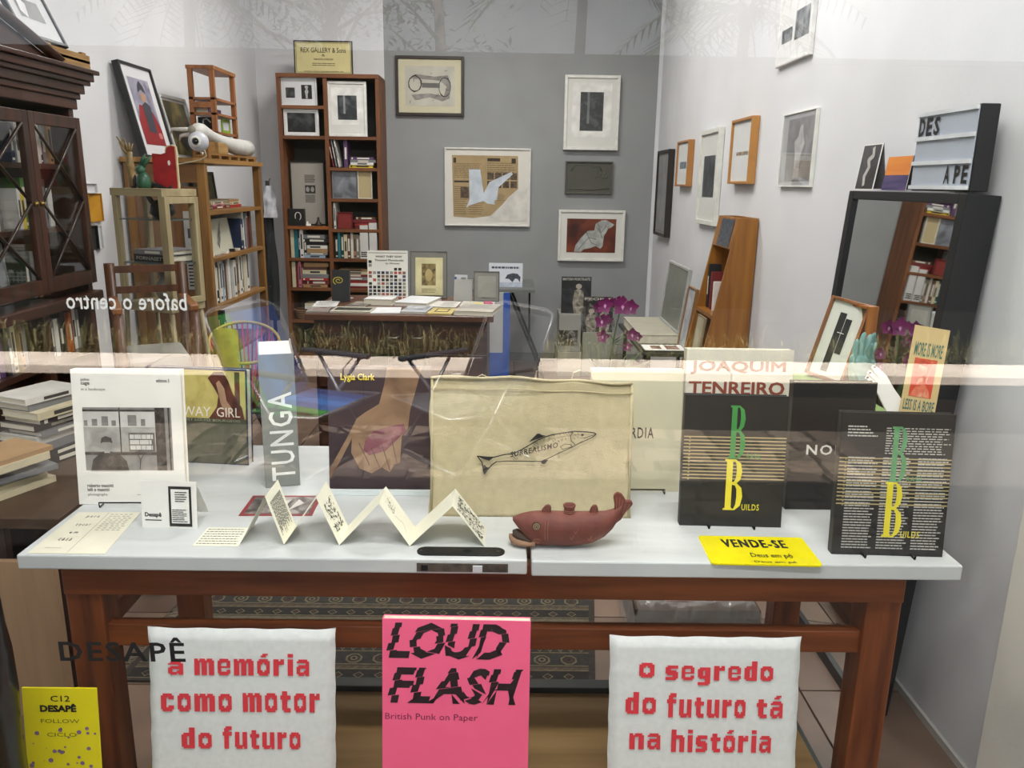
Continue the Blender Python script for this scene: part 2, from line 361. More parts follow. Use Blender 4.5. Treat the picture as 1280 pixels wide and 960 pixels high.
def tree(x, y, h, s, label, seed):
    t = thing('leafy_tree', label, 'tree', (x, y, -.1), group='leafy trees across the street'); r_ = random.Random(seed)
    m_ = MB(); m_.tube([(0, 0, 0), (.05, 0, h*.5), (-.05, 0, h)], [.13, .09, .06], 8); tips = []
    for k in range(16):
        a_ = r_.random()*6.28; e_ = r_.uniform(.1, 1.1); L0 = s*r_.uniform(.5, 1); b0 = V((0, 0, h*r_.uniform(.6, 1)))
        tp = b0+V((math.cos(a_)*math.cos(e_), math.sin(a_)*math.cos(e_), math.sin(e_)))*L0; md = (b0+tp)/2+V((r_.uniform(-.1, .1), 0, .08))
        m_.tube([b0, md, tp], [.03, .02, .008], 5); tips += [md, tp, (md+tp)/2]
    m_.build('trunk', paint('#43382f', .9, .2, 20), t); m_ = MB()
    for p in tips:
        for k in range(26):
            q_ = p+V((r_.gauss(0, .2), r_.gauss(0, .2), r_.gauss(0, .16))); a_ = V((r_.uniform(-1, 1), r_.uniform(-1, 1), r_.uniform(-.6, .6))).normalized()*.07; b_ = a_.cross(V((0, 0, 1))).normalized()*.025
            m_.add([q_-a_, q_-b_, q_+a_, q_+b_], [(0, 1, 2, 3)])
    tag(m_.build('foliage', paint('#36432a', .6, .2, 9), t), kind='stuff')
tree(-2.2, -9.2, 3.7, 1.5, 'leafy tree left of middle across the street', 4)
tree(-.9, -9.8, 4.2, 1.3, 'thin branched leafy tree near the middle across the street', 5)
# two folding beach chairs on the pavement (their mirror images show in the pane)
def folding_chair(loc, yaw, label, cols):
    t = thing('folding_chair', label, 'chair', loc, yaw, group='folding chairs on the pavement'); al = paint('#c9ccd0', .25, .03, metal=.9)
    w_ = .27
    bk = MB()
    for s in (-1, 1): pass
    pth = [(-w_, -.02, .28)]+[(-w_, -.02-.22*u, .28+.50*u) for u in (.3, .6, .9)]+[(-w_+.03, -.255, .765), (-w_+.09, -.265, .785), (w_-.09, -.265, .785), (w_-.03, -.255, .765)]+[(w_, -.02-.22*u, .28+.50*u) for u in (.9, .6, .3)]+[(w_, -.02, .28)]
    bk.tube(pth, .010, 8).build('back_frame', al, t)
    MB().tube([(-w_, -.02, .28), (-w_, .42, .32), (w_, .42, .32), (w_, -.02, .28)], .010, 8).build('seat_frame', al, t)
    for s in (-1, 1):
        MB().tube([(s*w_*1.05, -.12, .012), (s*w_*1.05, .16, .31), (s*w_*1.05, .30, .50)], .010, 8).build('leg', al, t)
        MB().tube([(s*w_*1.05, .36, .012), (s*w_*1.05, .18, .26), (s*w_*1.05, .03, .50)], .010, 8).build('leg', al, t)
        MB().box(s*w_*1.05-.022, s*w_*1.05+.022, -.08, .36, .50, .525).build('armrest', paint('#3c4046', .5, .05), t, .008)
    MB().tube([(-w_*1.05, -.12, .012), (w_*1.05, -.12, .012)], .010, 8).build('foot_bar', al, t)
    MB().tube([(-w_*1.05, .36, .012), (w_*1.05, .36, .012)], .010, 8).build('foot_bar', al, t)
    n = len(cols); b_ = MB(); s_ = MB()
    for k, c in enumerate(cols):
        x0, x1 = -w_+.015+(2*w_-.03)*k/n, -w_+.015+(2*w_-.03)*(k+1)/n
        b_.add([(x0, -.03, .30), (x1, -.03, .30), (x1, -.245, .755), (x0, -.245, .755), (x0, -.045, .295), (x1, -.045, .295), (x1, -.258, .75), (x0, -.258, .75)], [(0, 1, 2, 3), (5, 4, 7, 6), (3, 2, 6, 7)], k)
        s_.box(x0, x1, .0, .41, .30, .305, k)
    fm = [paint(c, .8, .08, 60, bump=.2) for c in cols]
    tag(b_.build('back_fabric', fm, t), 'striped blue and green back fabric'); tag(s_.build('seat_fabric', fm, t), 'striped blue and green seat fabric')
c1 = refl(352, 556, 0); c2 = refl(580, 556, 0)
folding_chair((c1.x+.06, c1.y+.14, 0), R(-66), 'folding chair with blue and green striped fabric, at the left on the pavement', ['#23622d', '#2f7d3a', '#24508f', '#3268ad', '#24508f', '#19346b'])
folding_chair((c2.x+.12, c2.y+.12, 0), R(52), 'folding chair with grey striped fabric, at the right on the pavement', ['#3a3d42', '#4a4d52', '#3a3d42', '#4a4d52'])
# unseen awning, added to keep the sun off pavement and shop front
aw = tag(MB().box(-9, 9, -.55, GY-.03, 2.95, 3.0).box(-9, 9, -.6, -.55, 2.8, 3.02).build('awning', paint('#6d6a66', .8, .05)), 'flat grey awning added over the shop front as a sun shade', 'awning')
tag(MB().box(-.85, .85, .13, .27, 2.90, 2.949).build('added_fill_lamp', WHITE), 'long white lamp housing under the awning, lighting the shop window', 'lamp')  # housing for the added fill, out of view
struct('wall_front', MB().box(-9, 9, GY-.06, GY+.1, 3.2, 4.6).box(-9, LW-.1, GY-.06, GY+.1, -.1, 3.2).box(RW+.12, 9, GY-.06, GY+.1, -.1, 3.2), paint('#bdb6ac', .85, .05))
# ================================================================== the display table
fl_, fr_ = at(20, 690, Z=TZ), at(1205, 710, Z=TZ); TY = 1.30; TYB = 1.92; TX0, TX1 = -.856, .822
gapL, gapR = at(659, 700, Y=TY).x, at(664.5, 700, Y=TY).x
tb = thing('display_table', 'white painted table of two plank slabs on a reddish brown wooden frame in the window', 'table', ((TX0+TX1)/2, (TY+TYB)/2, 0))
ox, oy = tb.location.x, tb.location.y
def tbx(mb, x0, x1, y0, y1, z0, z1, mi=0): return mb.box(x0-ox, x1-ox, y0-oy, y1-oy, z0, z1, mi)
whp = paint('#c6c9c9', .45, .035, 5, bump=.25, stretch=(1, 4, 1), bscale=18); mah = wood('#5a2a14', '#8f4d26', .4, 'x', 5, coat=.2); mahz = wood('#542813', '#874823', .4, 'z', 5, coat=.2)
sl = tbx(MB(), TX0, gapL, TY, TYB, TZ-.028, TZ).build('slab', whp, tb, .003)
tbx(MB(), gapR, TX1, TY-.004, TYB+.004, TZ-.029, TZ+.0005).build('slab', whp, tb, .003)
gun = paint('#23262b', .35, .2, 30, metal=.7)
a, b = at(521, 690, Z=TZ), at(631, 690, Z=TZ)
pl = MB(); cx, hw, cy, hh = (a.x+b.x)/2-ox, (b.x-a.x)/2, at(575, 690, Z=TZ).y-oy, .0165
n_ = 12; ring = [(cx-hw+hh+hh*math.cos(t), cy+hh*math.sin(t)) for t in [math.pi/2+math.pi*i/n_ for i in range(n_+1)]]+[(cx+hw-hh+hh*math.cos(t), cy+hh*math.sin(t)) for t in [-math.pi/2+math.pi*i/n_ for i in range(n_+1)]]
k = len(ring); pl.add([(x, y, TZ) for x, y in ring]+[(x, y, TZ+.0022) for x, y in ring], [tuple(range(k, 2*k))]+[(i, (i+1) % k, (i+1) % k+k, i+k) for i in range(k)])
ky = [(cx+.012+.008*math.cos(t), cy+.007*math.sin(t)) for t in [6.283*i/14 for i in range(14)]]
pl.add([(x, y, TZ+.0026) for x, y in ky], [tuple(range(14))], 1)
for sx in (-.9, .85): pl.add([(cx+hw*sx+.003*math.cos(t), cy+.003*math.sin(t), TZ+.0027) for t in [6.283*i/10 for i in range(10)]], [tuple(range(10))], 2)
tag(pl.build('lock_face_plate', [gun, paint('#0b0b0c', .8), paint('#5b5e62', .3, metal=.9)], tb), 'dark metal lock face plate let into the left slab')
fa, fb = at(521, 710, Y=TY), at(635, 710, Y=TY)
lk = tbx(MB(), fa.x, fb.x, TY-.0015, TY+.001, TZ-.023, TZ-.007); la = at(591, 710, Y=TY).x; tbx(lk, la, la+.017, TY-.006, TY, TZ-.021, TZ-.010, 1)
tbx(lk, fa.x+.008, fa.x+.02, TY-.003, TY, TZ-.020, TZ-.010, 2)
tag(lk.build('door_lock', [paint('#4f463d', .6, .3, 60), paint('#c9ccd0', .3, .03), gun], tb), 'worn door lock with bright latch in the front edge')
LX0, LX1, LYF, LYB = -.806, .750, 1.345, 1.86
tbx(MB(), LX0, LX1, LYF-.004, LYF+.022, TZ-.099, TZ-.029).build('apron', mah, tb, .002)
tbx(MB(), LX0, LX1, LYB-.022, LYB+.004, TZ-.099, TZ-.029).build('apron', mah, tb, .002)
for x in (LX0+.004, LX1-.026): tbx(MB(), x, x+.022, LYF+.02, LYB-.02, TZ-.099, TZ-.029).build('apron', wood('#542813', '#874823', .4, 'y', 5), tb)
for x in (LX0, LX1-.066):
    for y in (LYF, LYB-.06): tbx(MB(), x, x+.066, y+.0, y+.06, 0, TZ-.03).build('leg', mahz, tb, .003)
sz = at(640, 800, Y=LYF).z
tbx(MB(), LX0+.06, LX1-.06, LYF+.012, LYF+.038, sz-.028, sz+.018).build('stretcher', mah, tb, .002)
tbx(MB(), LX0+.06, LX1-.06, LYB-.045, LYB-.02, sz-.07, sz-.03).build('stretcher', mah, tb, .002)
for x in (LX0+.015, LX1-.045): tbx(MB(), x, x+.026, LYF+.05, LYB-.05, sz-.028, sz+.014).build('stretcher', wood('#542813', '#874823', .4, 'y', 5), tb)

# ------------------------------------------------------------------ book and card builders
def slab_book(label, bl, br, top, Z=TZ, lean=.12, t=.02, cover='#222222', pages='#e6e1d0', name='book', h=None, hard=True, group=None, cat='book', coat=.0, w=None, side='#'):
    """standing closed book, front cover towards -y; returns thing, w, h"""
    loc, yaw, wd, hh = stand(bl, br, top, Z, lean); hh = h or hh; wd = w or wd
    o = thing(name, label, cat, (loc.x, loc.y, Z+.0005+ .0), yaw, lean, group)
    cm = paint(cover, .5, .04, 8, coat=coat); c = .0022
    MB().box(-wd/2, wd/2, 0, c, 0, hh).box(-wd/2, wd/2, t-c, t, 0, hh).box(-wd/2, -wd/2+c, c, t-c, 0, hh).build('cover', cm, o, .0008)
    MB().box(-wd/2+c, wd/2-(.003 if hard else .0005), c, t-c, .002, hh-(.003 if hard else .0005)).build('page_block', paint(pages, .8, .03, 60, stretch=(1, 40, 1)), o)
    return o, wd, hh
def wire_stand(label, parent_loc, yaw, wd, Z=TZ, lean=.12, group='wire book stands'):
    t = thing('book_stand', label, 'book stand', (parent_loc.x, parent_loc.y, Z), yaw, 0, group); bm_ = paint('#17181a', .35, .05, metal=.8); m_ = MB(); r = .0016; hw = wd/2
    m_.tube([(-hw, .04, r), (-hw, -.016, r), (-hw, -.018, .012), (hw, -.018, .012), (hw, -.016, r), (hw, .04, r)], r, 6)
    m_.build('front_wire', bm_, t)
    MB().tube([(-hw, .04, r), (-hw*.8, .045+.03*math.tan(lean)*3, .09), (hw*.8, .045+.03*math.tan(lean)*3, .09), (hw, .04, r)], r, 6).build('back_wire', bm_, t)
    MB().tube([(0, .06, .09), (0, .10, r)], r, 6).build('prop_wire', bm_, t); return t
E_ = -.0006   # print sits this far in front of the cover
# 1 white book with photograph of a man
o, W, H = slab_book('white book with a grey photograph of a man at a window, left end of table', (99, 631), (233, 631), (104, 462), lean=.10, t=.022, cover='#efece5', pages='#e9e4d6')
m_ = MB(); X = lambda u: -W/2+u*W; Zf = lambda v: H-v*H
m_.rect(X(.09), X(.90), Zf(.74), Zf(.275), E_, 0)
m_.rect(X(.09), X(.75), Zf(.42), Zf(.29), E_*1.6, 2).rect(X(.09), X(.75), Zf(.60), Zf(.42), E_*1.4, 3)
for a_, b_, c_ in ((.10, .03, .37), (.17, .05, .36), (.26, .06, .34), (.35, .04, .37), (.5, .08, .33), (.62, .04, .36)): m_.rect(X(a_), X(a_+b_), Zf(.41), Zf(c_), E_*2, 4)
m_.rect(X(.75), X(.84), Zf(.74), Zf(.275), E_*2, 5).rect(X(.87), X(.885), Zf(.74), Zf(.275), E_*2, 5)
m_.rect(X(.42), X(.432), Zf(.62), Zf(.275), E_*2.2, 5).rect(X(.09), X(.75), Zf(.305), Zf(.29), E_*2.2, 5).rect(X(.09), X(.75), Zf(.625), Zf(.605), E_*2.2, 5)
m_.rect(X(.5), X(.74), Zf(.60), Zf(.46), E_*2.4, 6); m_.greek(X(.51), X(.73), Zf(.59), Zf(.47), 3, E_*2.6, 2, .8, .1, 4, word=.3)
m_.poly([(X(.14), Zf(.74)), (X(.16), Zf(.66)), (X(.22), Zf(.62)), (X(.26), Zf(.60)), (X(.34), Zf(.60)), (X(.42), Zf(.63)), (X(.47), Zf(.67)), (X(.49), Zf(.74))], E_*3, 5)
m_.disc(X(.295), Zf(.545), W*.043, H*.042, E_*3.2, 3).poly([(X(.24), Zf(.54)), (X(.25), Zf(.50)), (X(.29), Zf(.485)), (X(.34), Zf(.50)), (X(.35), Zf(.54)), (X(.33), Zf(.53)), (X(.26), Zf(.53))], E_*3.4, 5).rect(X(.27), X(.32), Zf(.61), Zf(.575), E_*3.1, 3)
m_.line([(X(.59), Zf(.73)), (X(.60), Zf(.66)), (X(.56), Zf(.60))], .0012, E_*3, 5).line([(X(.60), Zf(.66)), (X(.64), Zf(.61))], .001, E_*3, 5)
for ln, r_, v, c_, x0 in (('john', .08, .075, 7, .09), ('cage', .08, .105, 7, .09), ('in a landscape', .22, .145, 8, .09), ('roberto masotti', .24, .855, 7, .09), ('lelli e masotti', .20, .885, 7, .09), ('photographs', .18, .925, 8, .09), ('editions 5', .12, .078, 7, .78)):
    m_.text(ln, X(x0), X(x0+r_), Zf(v+.013), Zf(v-.013), E_, c_, bold=.01)
m_.line([(X(.55), Zf(.925)), (X(.72), Zf(.925))], .0008, E_, 8)
tag(m_.build('cover_print', [paint('#8a8884', .5, .1, 40), paint('#777777', .5), paint('#c9c7c3', .5, .06, 30), photo('#8c8a86', '#a5a39e', '#b9b7b2', 25, 2), paint('#7d7b78', .5, .1, 50), photo('#23201f', '#36322f', '#514c49', 60, 5), paint('#5e5a57', .5, .2, 80), INK, paint('#8f8d88', .5)], o), 'grey photograph and small type on the cover')
wire_stand('black wire book stand under the white paperback at the left', o.location, o.rotation_euler.z, W*.55)
# 2 open book cover with a brown haired woman
o, W, H = slab_book('yellow and green hardback showing a woman with long hair, left of the thick grey book', (186, 576), (311, 582), (190, 458), lean=.10, t=.028, cover='#20284a', pages='#ddd9cc')
m_ = MB(); m_.rect(X(.03), X(.985), Zf(.52), Zf(.02), E_, 0).rect(X(.03), X(.985), Zf(.99), Zf(.52), E_, 1)
m_.poly([(X(.62), Zf(.10)), (X(.68), Zf(.035)), (X(.77), Zf(.03)), (X(.82), Zf(.12)), (X(.86), Zf(.25)), (X(.95), Zf(.40)), (X(.97), Zf(.52)), (X(.62), Zf(.52)), (X(.70), Zf(.40)), (X(.72), Zf(.28)), (X(.68), Zf(.20))], E_*1.5, 2)
m_.poly([(X(.70), Zf(.15)), (X(.73), Zf(.12)), (X(.78), Zf(.20)), (X(.80), Zf(.33)), (X(.86), Zf(.42)), (X(.80), Zf(.48)), (X(.74), Zf(.36)), (X(.72), Zf(.24))], E_*2, 3)
m_.rect(X(.88), X(.93), Zf(.36), Zf(.03), E_*1.2, 2)
m_.text('RUNAWAY', X(.04), X(.64), Zf(.50), Zf(.40), E_*3, 4).text('GIRL', X(.70), X(.93), Zf(.50), Zf(.40), E_*3, 4).text('THE ARTIST LOUISE BOURGEOIS', X(.20), X(.93), Zf(.55), Zf(.525), E_*3, 5)
tag(m_.build('cover_print', [photo('#a99a52', '#c9bb70', '#b8a860', 14, 3), photo('#3b3f31', '#4a4f3c', '#39412f', 18, 4), photo('#3d1c16', '#5a2c20', '#6b3928', 20, 6), paint('#a88468', .5, .1, 30), paint('#efe9dc', .5), paint('#a9a992', .5)], o), 'yellow, brown and green printed cover')
# its back board, opened out behind it
p1 = at(330, 566, Z=TZ)
# 3 grey spine TUNGA : thick book standing spine out
loc, yaw, wd, hh = stand((331, 609), (377, 608), (322, 443), TZ, .0)
wd *= .93; yaw = R(17); o = thing('book', 'thick grey book with big white letters up its spine, standing beside the brown book', 'book', (loc.x, loc.y, TZ+.0005), yaw)
MB().box(-wd/2, wd/2, 0, .003, 0, hh).box(-wd/2, -wd/2+.003, .003, .17, 0, hh).box(wd/2-.003, wd/2, .003, .17, 0, hh).build('cover', paint('#868983', .45, .05, 9), o, .001)
MB().box(-wd/2+.003, wd/2-.003, .003, .166, .004, hh-.004).build('page_block', paint('#d9d6cc', .8, .03, 60, stretch=(40, 1, 1)), o)
m_ = MB(); m_.text('TUNGA', -wd*.30, wd*.38, hh*.05, hh*.72, E_, 0, bold=.012, rot=90, spacing=1.15)
m_.build('spine_lettering', paint('#efefea', .5), o)
# 4 brown book, forearm and fist, on a clear stand
zt_ = TZ+.010
o, W, H = slab_book('dark plum brown book showing a bare forearm with cupped hand, on a clear stand', (412, 611), (538, 612), (415, 458), Z=zt_, lean=.10, t=.024, cover='#3a2a2e')
m_ = MB(); m_.text('Lygia Clark', X(.13), X(.46), Zf(.125), Zf(.055), E_*3, 0, bold=.02)
m_.poly([(X(.58), Zf(0.005)), (X(.92), Zf(0.005)), (X(.86), Zf(.18)), (X(.80), Zf(.36)), (X(.78), Zf(.50)), (X(.72), Zf(.56)), (X(.70), Zf(.78)), (X(.64), Zf(.80)), (X(.60), Zf(.86)), (X(.52), Zf(.82)), (X(.42), Zf(.87)), (X(.30), Zf(.83)), (X(.22), Zf(.70)), (X(.23), Zf(.58)), (X(.13), Zf(.74)), (X(.0), Zf(.93)), (X(.0), Zf(.84)), (X(.18), Zf(.58)), (X(.28), Zf(.42)), (X(.36), Zf(.37)), (X(.50), Zf(.30)), (X(.55), Zf(.15))], E_, 1)
m_.poly([(X(.36), Zf(.60)), (X(.44), Zf(.52)), (X(.60), Zf(.48)), (X(.74), Zf(.46)), (X(.76), Zf(.52)), (X(.66), Zf(.60)), (X(.56), Zf(.68)), (X(.40), Zf(.72)), (X(.34), Zf(.68))], E_*2, 2)
for q_ in ((.30, .62, .40, .80), (.42, .66, .50, .82), (.52, .62, .60, .84), (.62, .58, .67, .78)): m_.line([(X(q_[0]), Zf(q_[1])), (X(q_[2]), Zf(q_[3]))], .0016, E_*2.5, 3)
m_.rect(X(.345), X(.352), Zf(.30), Zf(.005), E_*1.1, 4)
tag(m_.build('cover_print', [paint('#e6cf4a', .5), photo('#6b513f', '#866950', '#9a7d63', 10, 8), photo('#6b3540', '#84505a', '#5c2a35', 18, 3), paint('#5b4238', .6), paint('#2a1d22', .6)], o), 'forearm picture and yellow title')
t = thing('acrylic_stand', 'clear acrylic ledge stand under the plum brown book', 'book stand', (o.location.x, o.location.y, TZ), o.rotation_euler.z)
MB().box(-W*.52, W*.52, -.012, .03, 0, .008).box(-W*.52, W*.52, -.012, -.010, .008, .014).build('ledge', paint('#dfe6e6', .15, .02), t, .001)
MB().box(-W*.3, W*.3, .030, .032, 0, .12).build('upright', thin_glass('acrylic', ior=1.4), t)
# small block of paper behind it
loc, yaw, wd, dp = lay((405, 598), (416, 598), (410, 585), TZ)
# 5 cream tote bag with a printed fish
def cloth_panel(W, H, y, n=28, amp=.004, seed=1, top=None, curve=0.0):
    r_ = random.Random(seed); ph = [r_.random()*6 for _ in range(6)]; vs = []; fs = []
    for j in range(n+1):
        for i in range(n+1):
            u, v = i/n, j/n
            ex = -.004*math.sin(v*9+ph[0])*(1 if u < .5 else -1)*abs(2*u-1)**6
            top_ = (top(u) if top else 0)*max(0, v-.8)*5
            yy = y+amp*(math.sin(u*7+v*3+ph[1])+.6*math.sin(u*15-v*8+ph[2])+.5*math.sin(v*17+ph[3]+u*3))*(.3+v*.7)
            vs.append(((u-.5)*W+ex, yy, v*H+top_))
        # rows
    for j in range(n):
        for i in range(n): a_ = j*(n+1)+i; fs.append((a_, a_+1, a_+n+2, a_+n+1))
    return vs, fs
loc, yaw, W, H = stand((538, 645), (786, 648), (541, 472), TZ, .16)
o = thing('tote_bag', 'cream canvas tote bag printed with a black fish, standing folded in mid-table', 'bag', (loc.x, loc.y, TZ), yaw, .16)
def topf(u): return .003*math.sin(u*5)-.003*u+.002*math.sin(u*19)
vs, fs = cloth_panel(W, H, .0, 40, .0022, 3, topf); vb = [(x, y+.022, z) for x, y, z in vs]; n = 40; N1 = len(vs)
edge = [i for i in range(n+1)]+[(j+1)*(n+1)-1 for j in range(1, n+1)]+[n*(n+1)+i for i in range(n-1, -1, -1)]+[j*(n+1) for j in range(n-1, 0, -1)]
m_ = MB(); m_.add(vs+vb, fs+[tuple(k_+N1 for k_ in f[::-1]) for f in fs]+[(edge[i], edge[i-1], edge[i-1]+N1, edge[i]+N1) for i in range(len(edge))], 0, smooth=True)
canvas = paint('#bcb08d', .95, .035, 60, bump=.3, bscale=420)
m_.build('bag_body', canvas, o)
sm = MB(); sm.tube([((u/20-.5)*W, -.002, H+topf(u/20)*1.0) for u in range(21)], .0032, 6).tube([((u/20-.5)*W, -.003, H-.022+topf(u/20)*.6) for u in range(21)], .0012, 5).tube([(W/2-.001, 0, 0.004), (W/2-.001, 0, H-.01)], .003, 6).tube([(-W/2+.002, 0, 0.004), (-W/2+.002, 0, H-.0)], .003, 6)
sm.build('hem', canvas, o)
hd = MB(); hx = W*.20
for i in range(9): pass
pth = [(hx, .012, H-.004), (hx+.004, .012, H+.012), (hx+.018, .012, H+.018), (hx+.036, .012, H+.008), (hx+.05, .014, H-.012)]
for (x0, y0, z0), (x1, y1, z1) in zip(pth, pth[1:]): hd.add([(x0, y0, z0), (x0, y0+.022, z0), (x1, y1+.022, z1), (x1, y1, z1)], [(0, 1, 2, 3)])
hd.add([(-hx, .01, H-.002), (-hx-.02, .01, H+.006), (-hx-.04, .01, H-.004), (-hx, .03, H-.002), (-hx-.02, .03, H+.006), (-hx-.04, .03, H-.004)], [(0, 1, 4, 3), (1, 2, 5, 4)])
hd.build('handle', canvas, o)
F = MB(); fy = -.0075                                # fish drawing; u,v as fractions of the printed fish box
fx0, fx1, fz0, fz1 = (596-538)/248*W-W/2, (742-538)/248*W-W/2, H*(1-(590-472)/173), H*(1-(535-472)/173)
fp = lambda u, v: (fx0+u*(fx1-fx0), fz1-v*(fz1-fz0))
back = [(.30, .53), (.36, .46), (.44, .33), (.52, .20), (.62, .10), (.72, .05), (.82, .01), (.92, .02), (.985, .04), (1, .07)]
belly = [(1, .07), (.97, .14), (.93, .19), (.86, .28), (.76, .42), (.68, .52), (.60, .63), (.54, .70), (.45, .70), (.35, .70), (.25, .70), (.16, .72)]
tail = [(.16, .72), (.12, .80), (.06, 1.0), (.045, .82), (.04, .74), (0, .60), (.08, .62), (.14, .62), (.22, .56), (.30, .53)]
for s_, wd_ in ((back, .0022), (belly, .0017), (tail, .0022)): F.line([fp(*p) for p in s_], wd_, fy)
F.poly([fp(*p) for p in ((0, .60), (.08, .625), (.14, .62), (.10, .70), (.055, .67))], fy).poly([fp(*p) for p in ((.06, 1), (.045, .82), (.065, .80), (.085, .86), (.10, .84))], fy)
F.poly([fp(*p) for p in ((.43, .27), (.50, .08), (.52, .07), (.54, .10), (.58, .12), (.50, .20))], fy)
F.line([fp(.80, .03), fp(.785, .12), fp(.79, .22), fp(.83, .32)], .0013, fy).line([fp(.84, .30), fp(.88, .24), fp(.93, .20)], .001, fy).line([fp(.90, .16), fp(1, .07)], .0012, fy)
F.disc(*fp(.885, .09), .0028, .0022, fy).line([fp(.72, .42), fp(.70, .36), (fp(.74, .30)), fp(.79, .31), fp(.80, .36), fp(.72, .42)], .0012, fy)
F.poly([fp(*p) for p in ((.535, .70), (.56, .68), (.60, .66), (.575, .75), (.55, .76))], fy)
r_ = random.Random(5)
for i in range(60):
    u = r_.uniform(.30, .85); k_ = next((j for j in range(len(back)-1) if back[j+1][0] >= u), 3); a_, b_ = back[k_], back[k_+1]; v = a_[1]+(b_[1]-a_[1])*(u-a_[0])/(b_[0]-a_[0])+r_.random()**2*.16
    F.line([fp(u, v), fp(u+.012, v+.03)], .0007, fy)
vs0, fs0, a0, b0, c0, d0 = glyphs('SURREALISMO', .02, 0, 1.15); vv = []
for (x, z) in vs0:
    u = (x-a0)/(b0-a0); v = (z-c0)/(d0-c0); px, pz = fp(.28+.40*u, .62-.24*u-v*.125); vv.append((px, fy, pz))
F.add(vv, fs0); F.build('fish_print', INK, o)
# 6 cream book ...DIA
o, W, H = slab_book('cream book with dark capitals, half hidden behind the right side of the tote bag', (735, 614), (848, 615), (747, 461), lean=.10, t=.02, cover='#cfcaae')
MB().text('CONCORDIA', X(.03), X(.70), Zf(.56), Zf(.47), E_, 0, bold=.012, spacing=1.2).build('title', INK, o)
wire_stand('black wire book stand under the cream book beside the tote bag', o.location, o.rotation_euler.z, W*.66)
# 7 book with big brown capitals (behind)
Zb = TZ
o, W, H = slab_book('tall pale book with red-brown capitals, behind the left black book', (851, 603), (982, 605), (853, 436), Z=Zb, lean=.10, t=.03, cover='#d4cfc0')
m_ = MB(); m_.fat('JOAQUIM', X(.045), X(.925), Zf(.182), Zf(.088), E_, 0, .0011, .0007).fat('TENREIRO', X(.035), X(.925), Zf(.332), Zf(.238), E_, 0, .0011, .0007)
m_.build('title', paint('#8a4636', .5, .05), o)
# 9 wide black book NOI..
o, W, H = slab_book('wide black book with pale capitals, standing between the two black and yellow books', (981, 637), (1083, 638), (981, 477), lean=.08, t=.026, cover='#1d1b19', pages='#ded8b8')
m_ = MB(); m_.text('NOIR', X((1002-981)/102), X((1056-981)/102), Zf(.565), Zf(.485), E_, 0, bold=.02, spacing=1.2)
m_.build('title', [paint('#d9d7d0', .5), paint('#35322f', .4)], o)
# 8 + 10 black books with big green and yellow B
serB = [(0, 0), (.52, 0), (.86, .10), (1, .27), (.92, .44), (.62, .525), (.86, .61), (.93, .76), (.84, .92), (.52, 1), (0, 1), (0, .965), (.10, .95), (.10, .05), (0, .035)]
def bigB(mb, x0, x1, z0, z1, y, mi, hole):
    f = lambda p: (x0+p[0]*(x1-x0), z0+p[1]*(z1-z0)); P = lambda L: mb.poly([f(p) for p in L], y, mi)
    P([(0, 0), (.52, 0), (.46, .035), (.42, .06), (.42, .94), (.46, .965), (.52, 1), (0, 1), (0, .972), (.10, .955), (.10, .045), (0, .028)])       # fat stem with serifs
    P([(.42, 0), (.62, 0), (.90, .09), (1, .27), (.93, .44), (.66, .535), (.42, .53), (.42, .50), (.58, .49), (.67, .42), (.69, .27), (.66, .12), (.56, .03), (.42, .03)])
    P([(.42, .53), (.66, .53), (.86, .61), (.93, .76), (.84, .92), (.56, 1), (.42, 1), (.42, .97), (.54, .96), (.61, .90), (.64, .76), (.60, .62), (.52, .56), (.42, .555)])
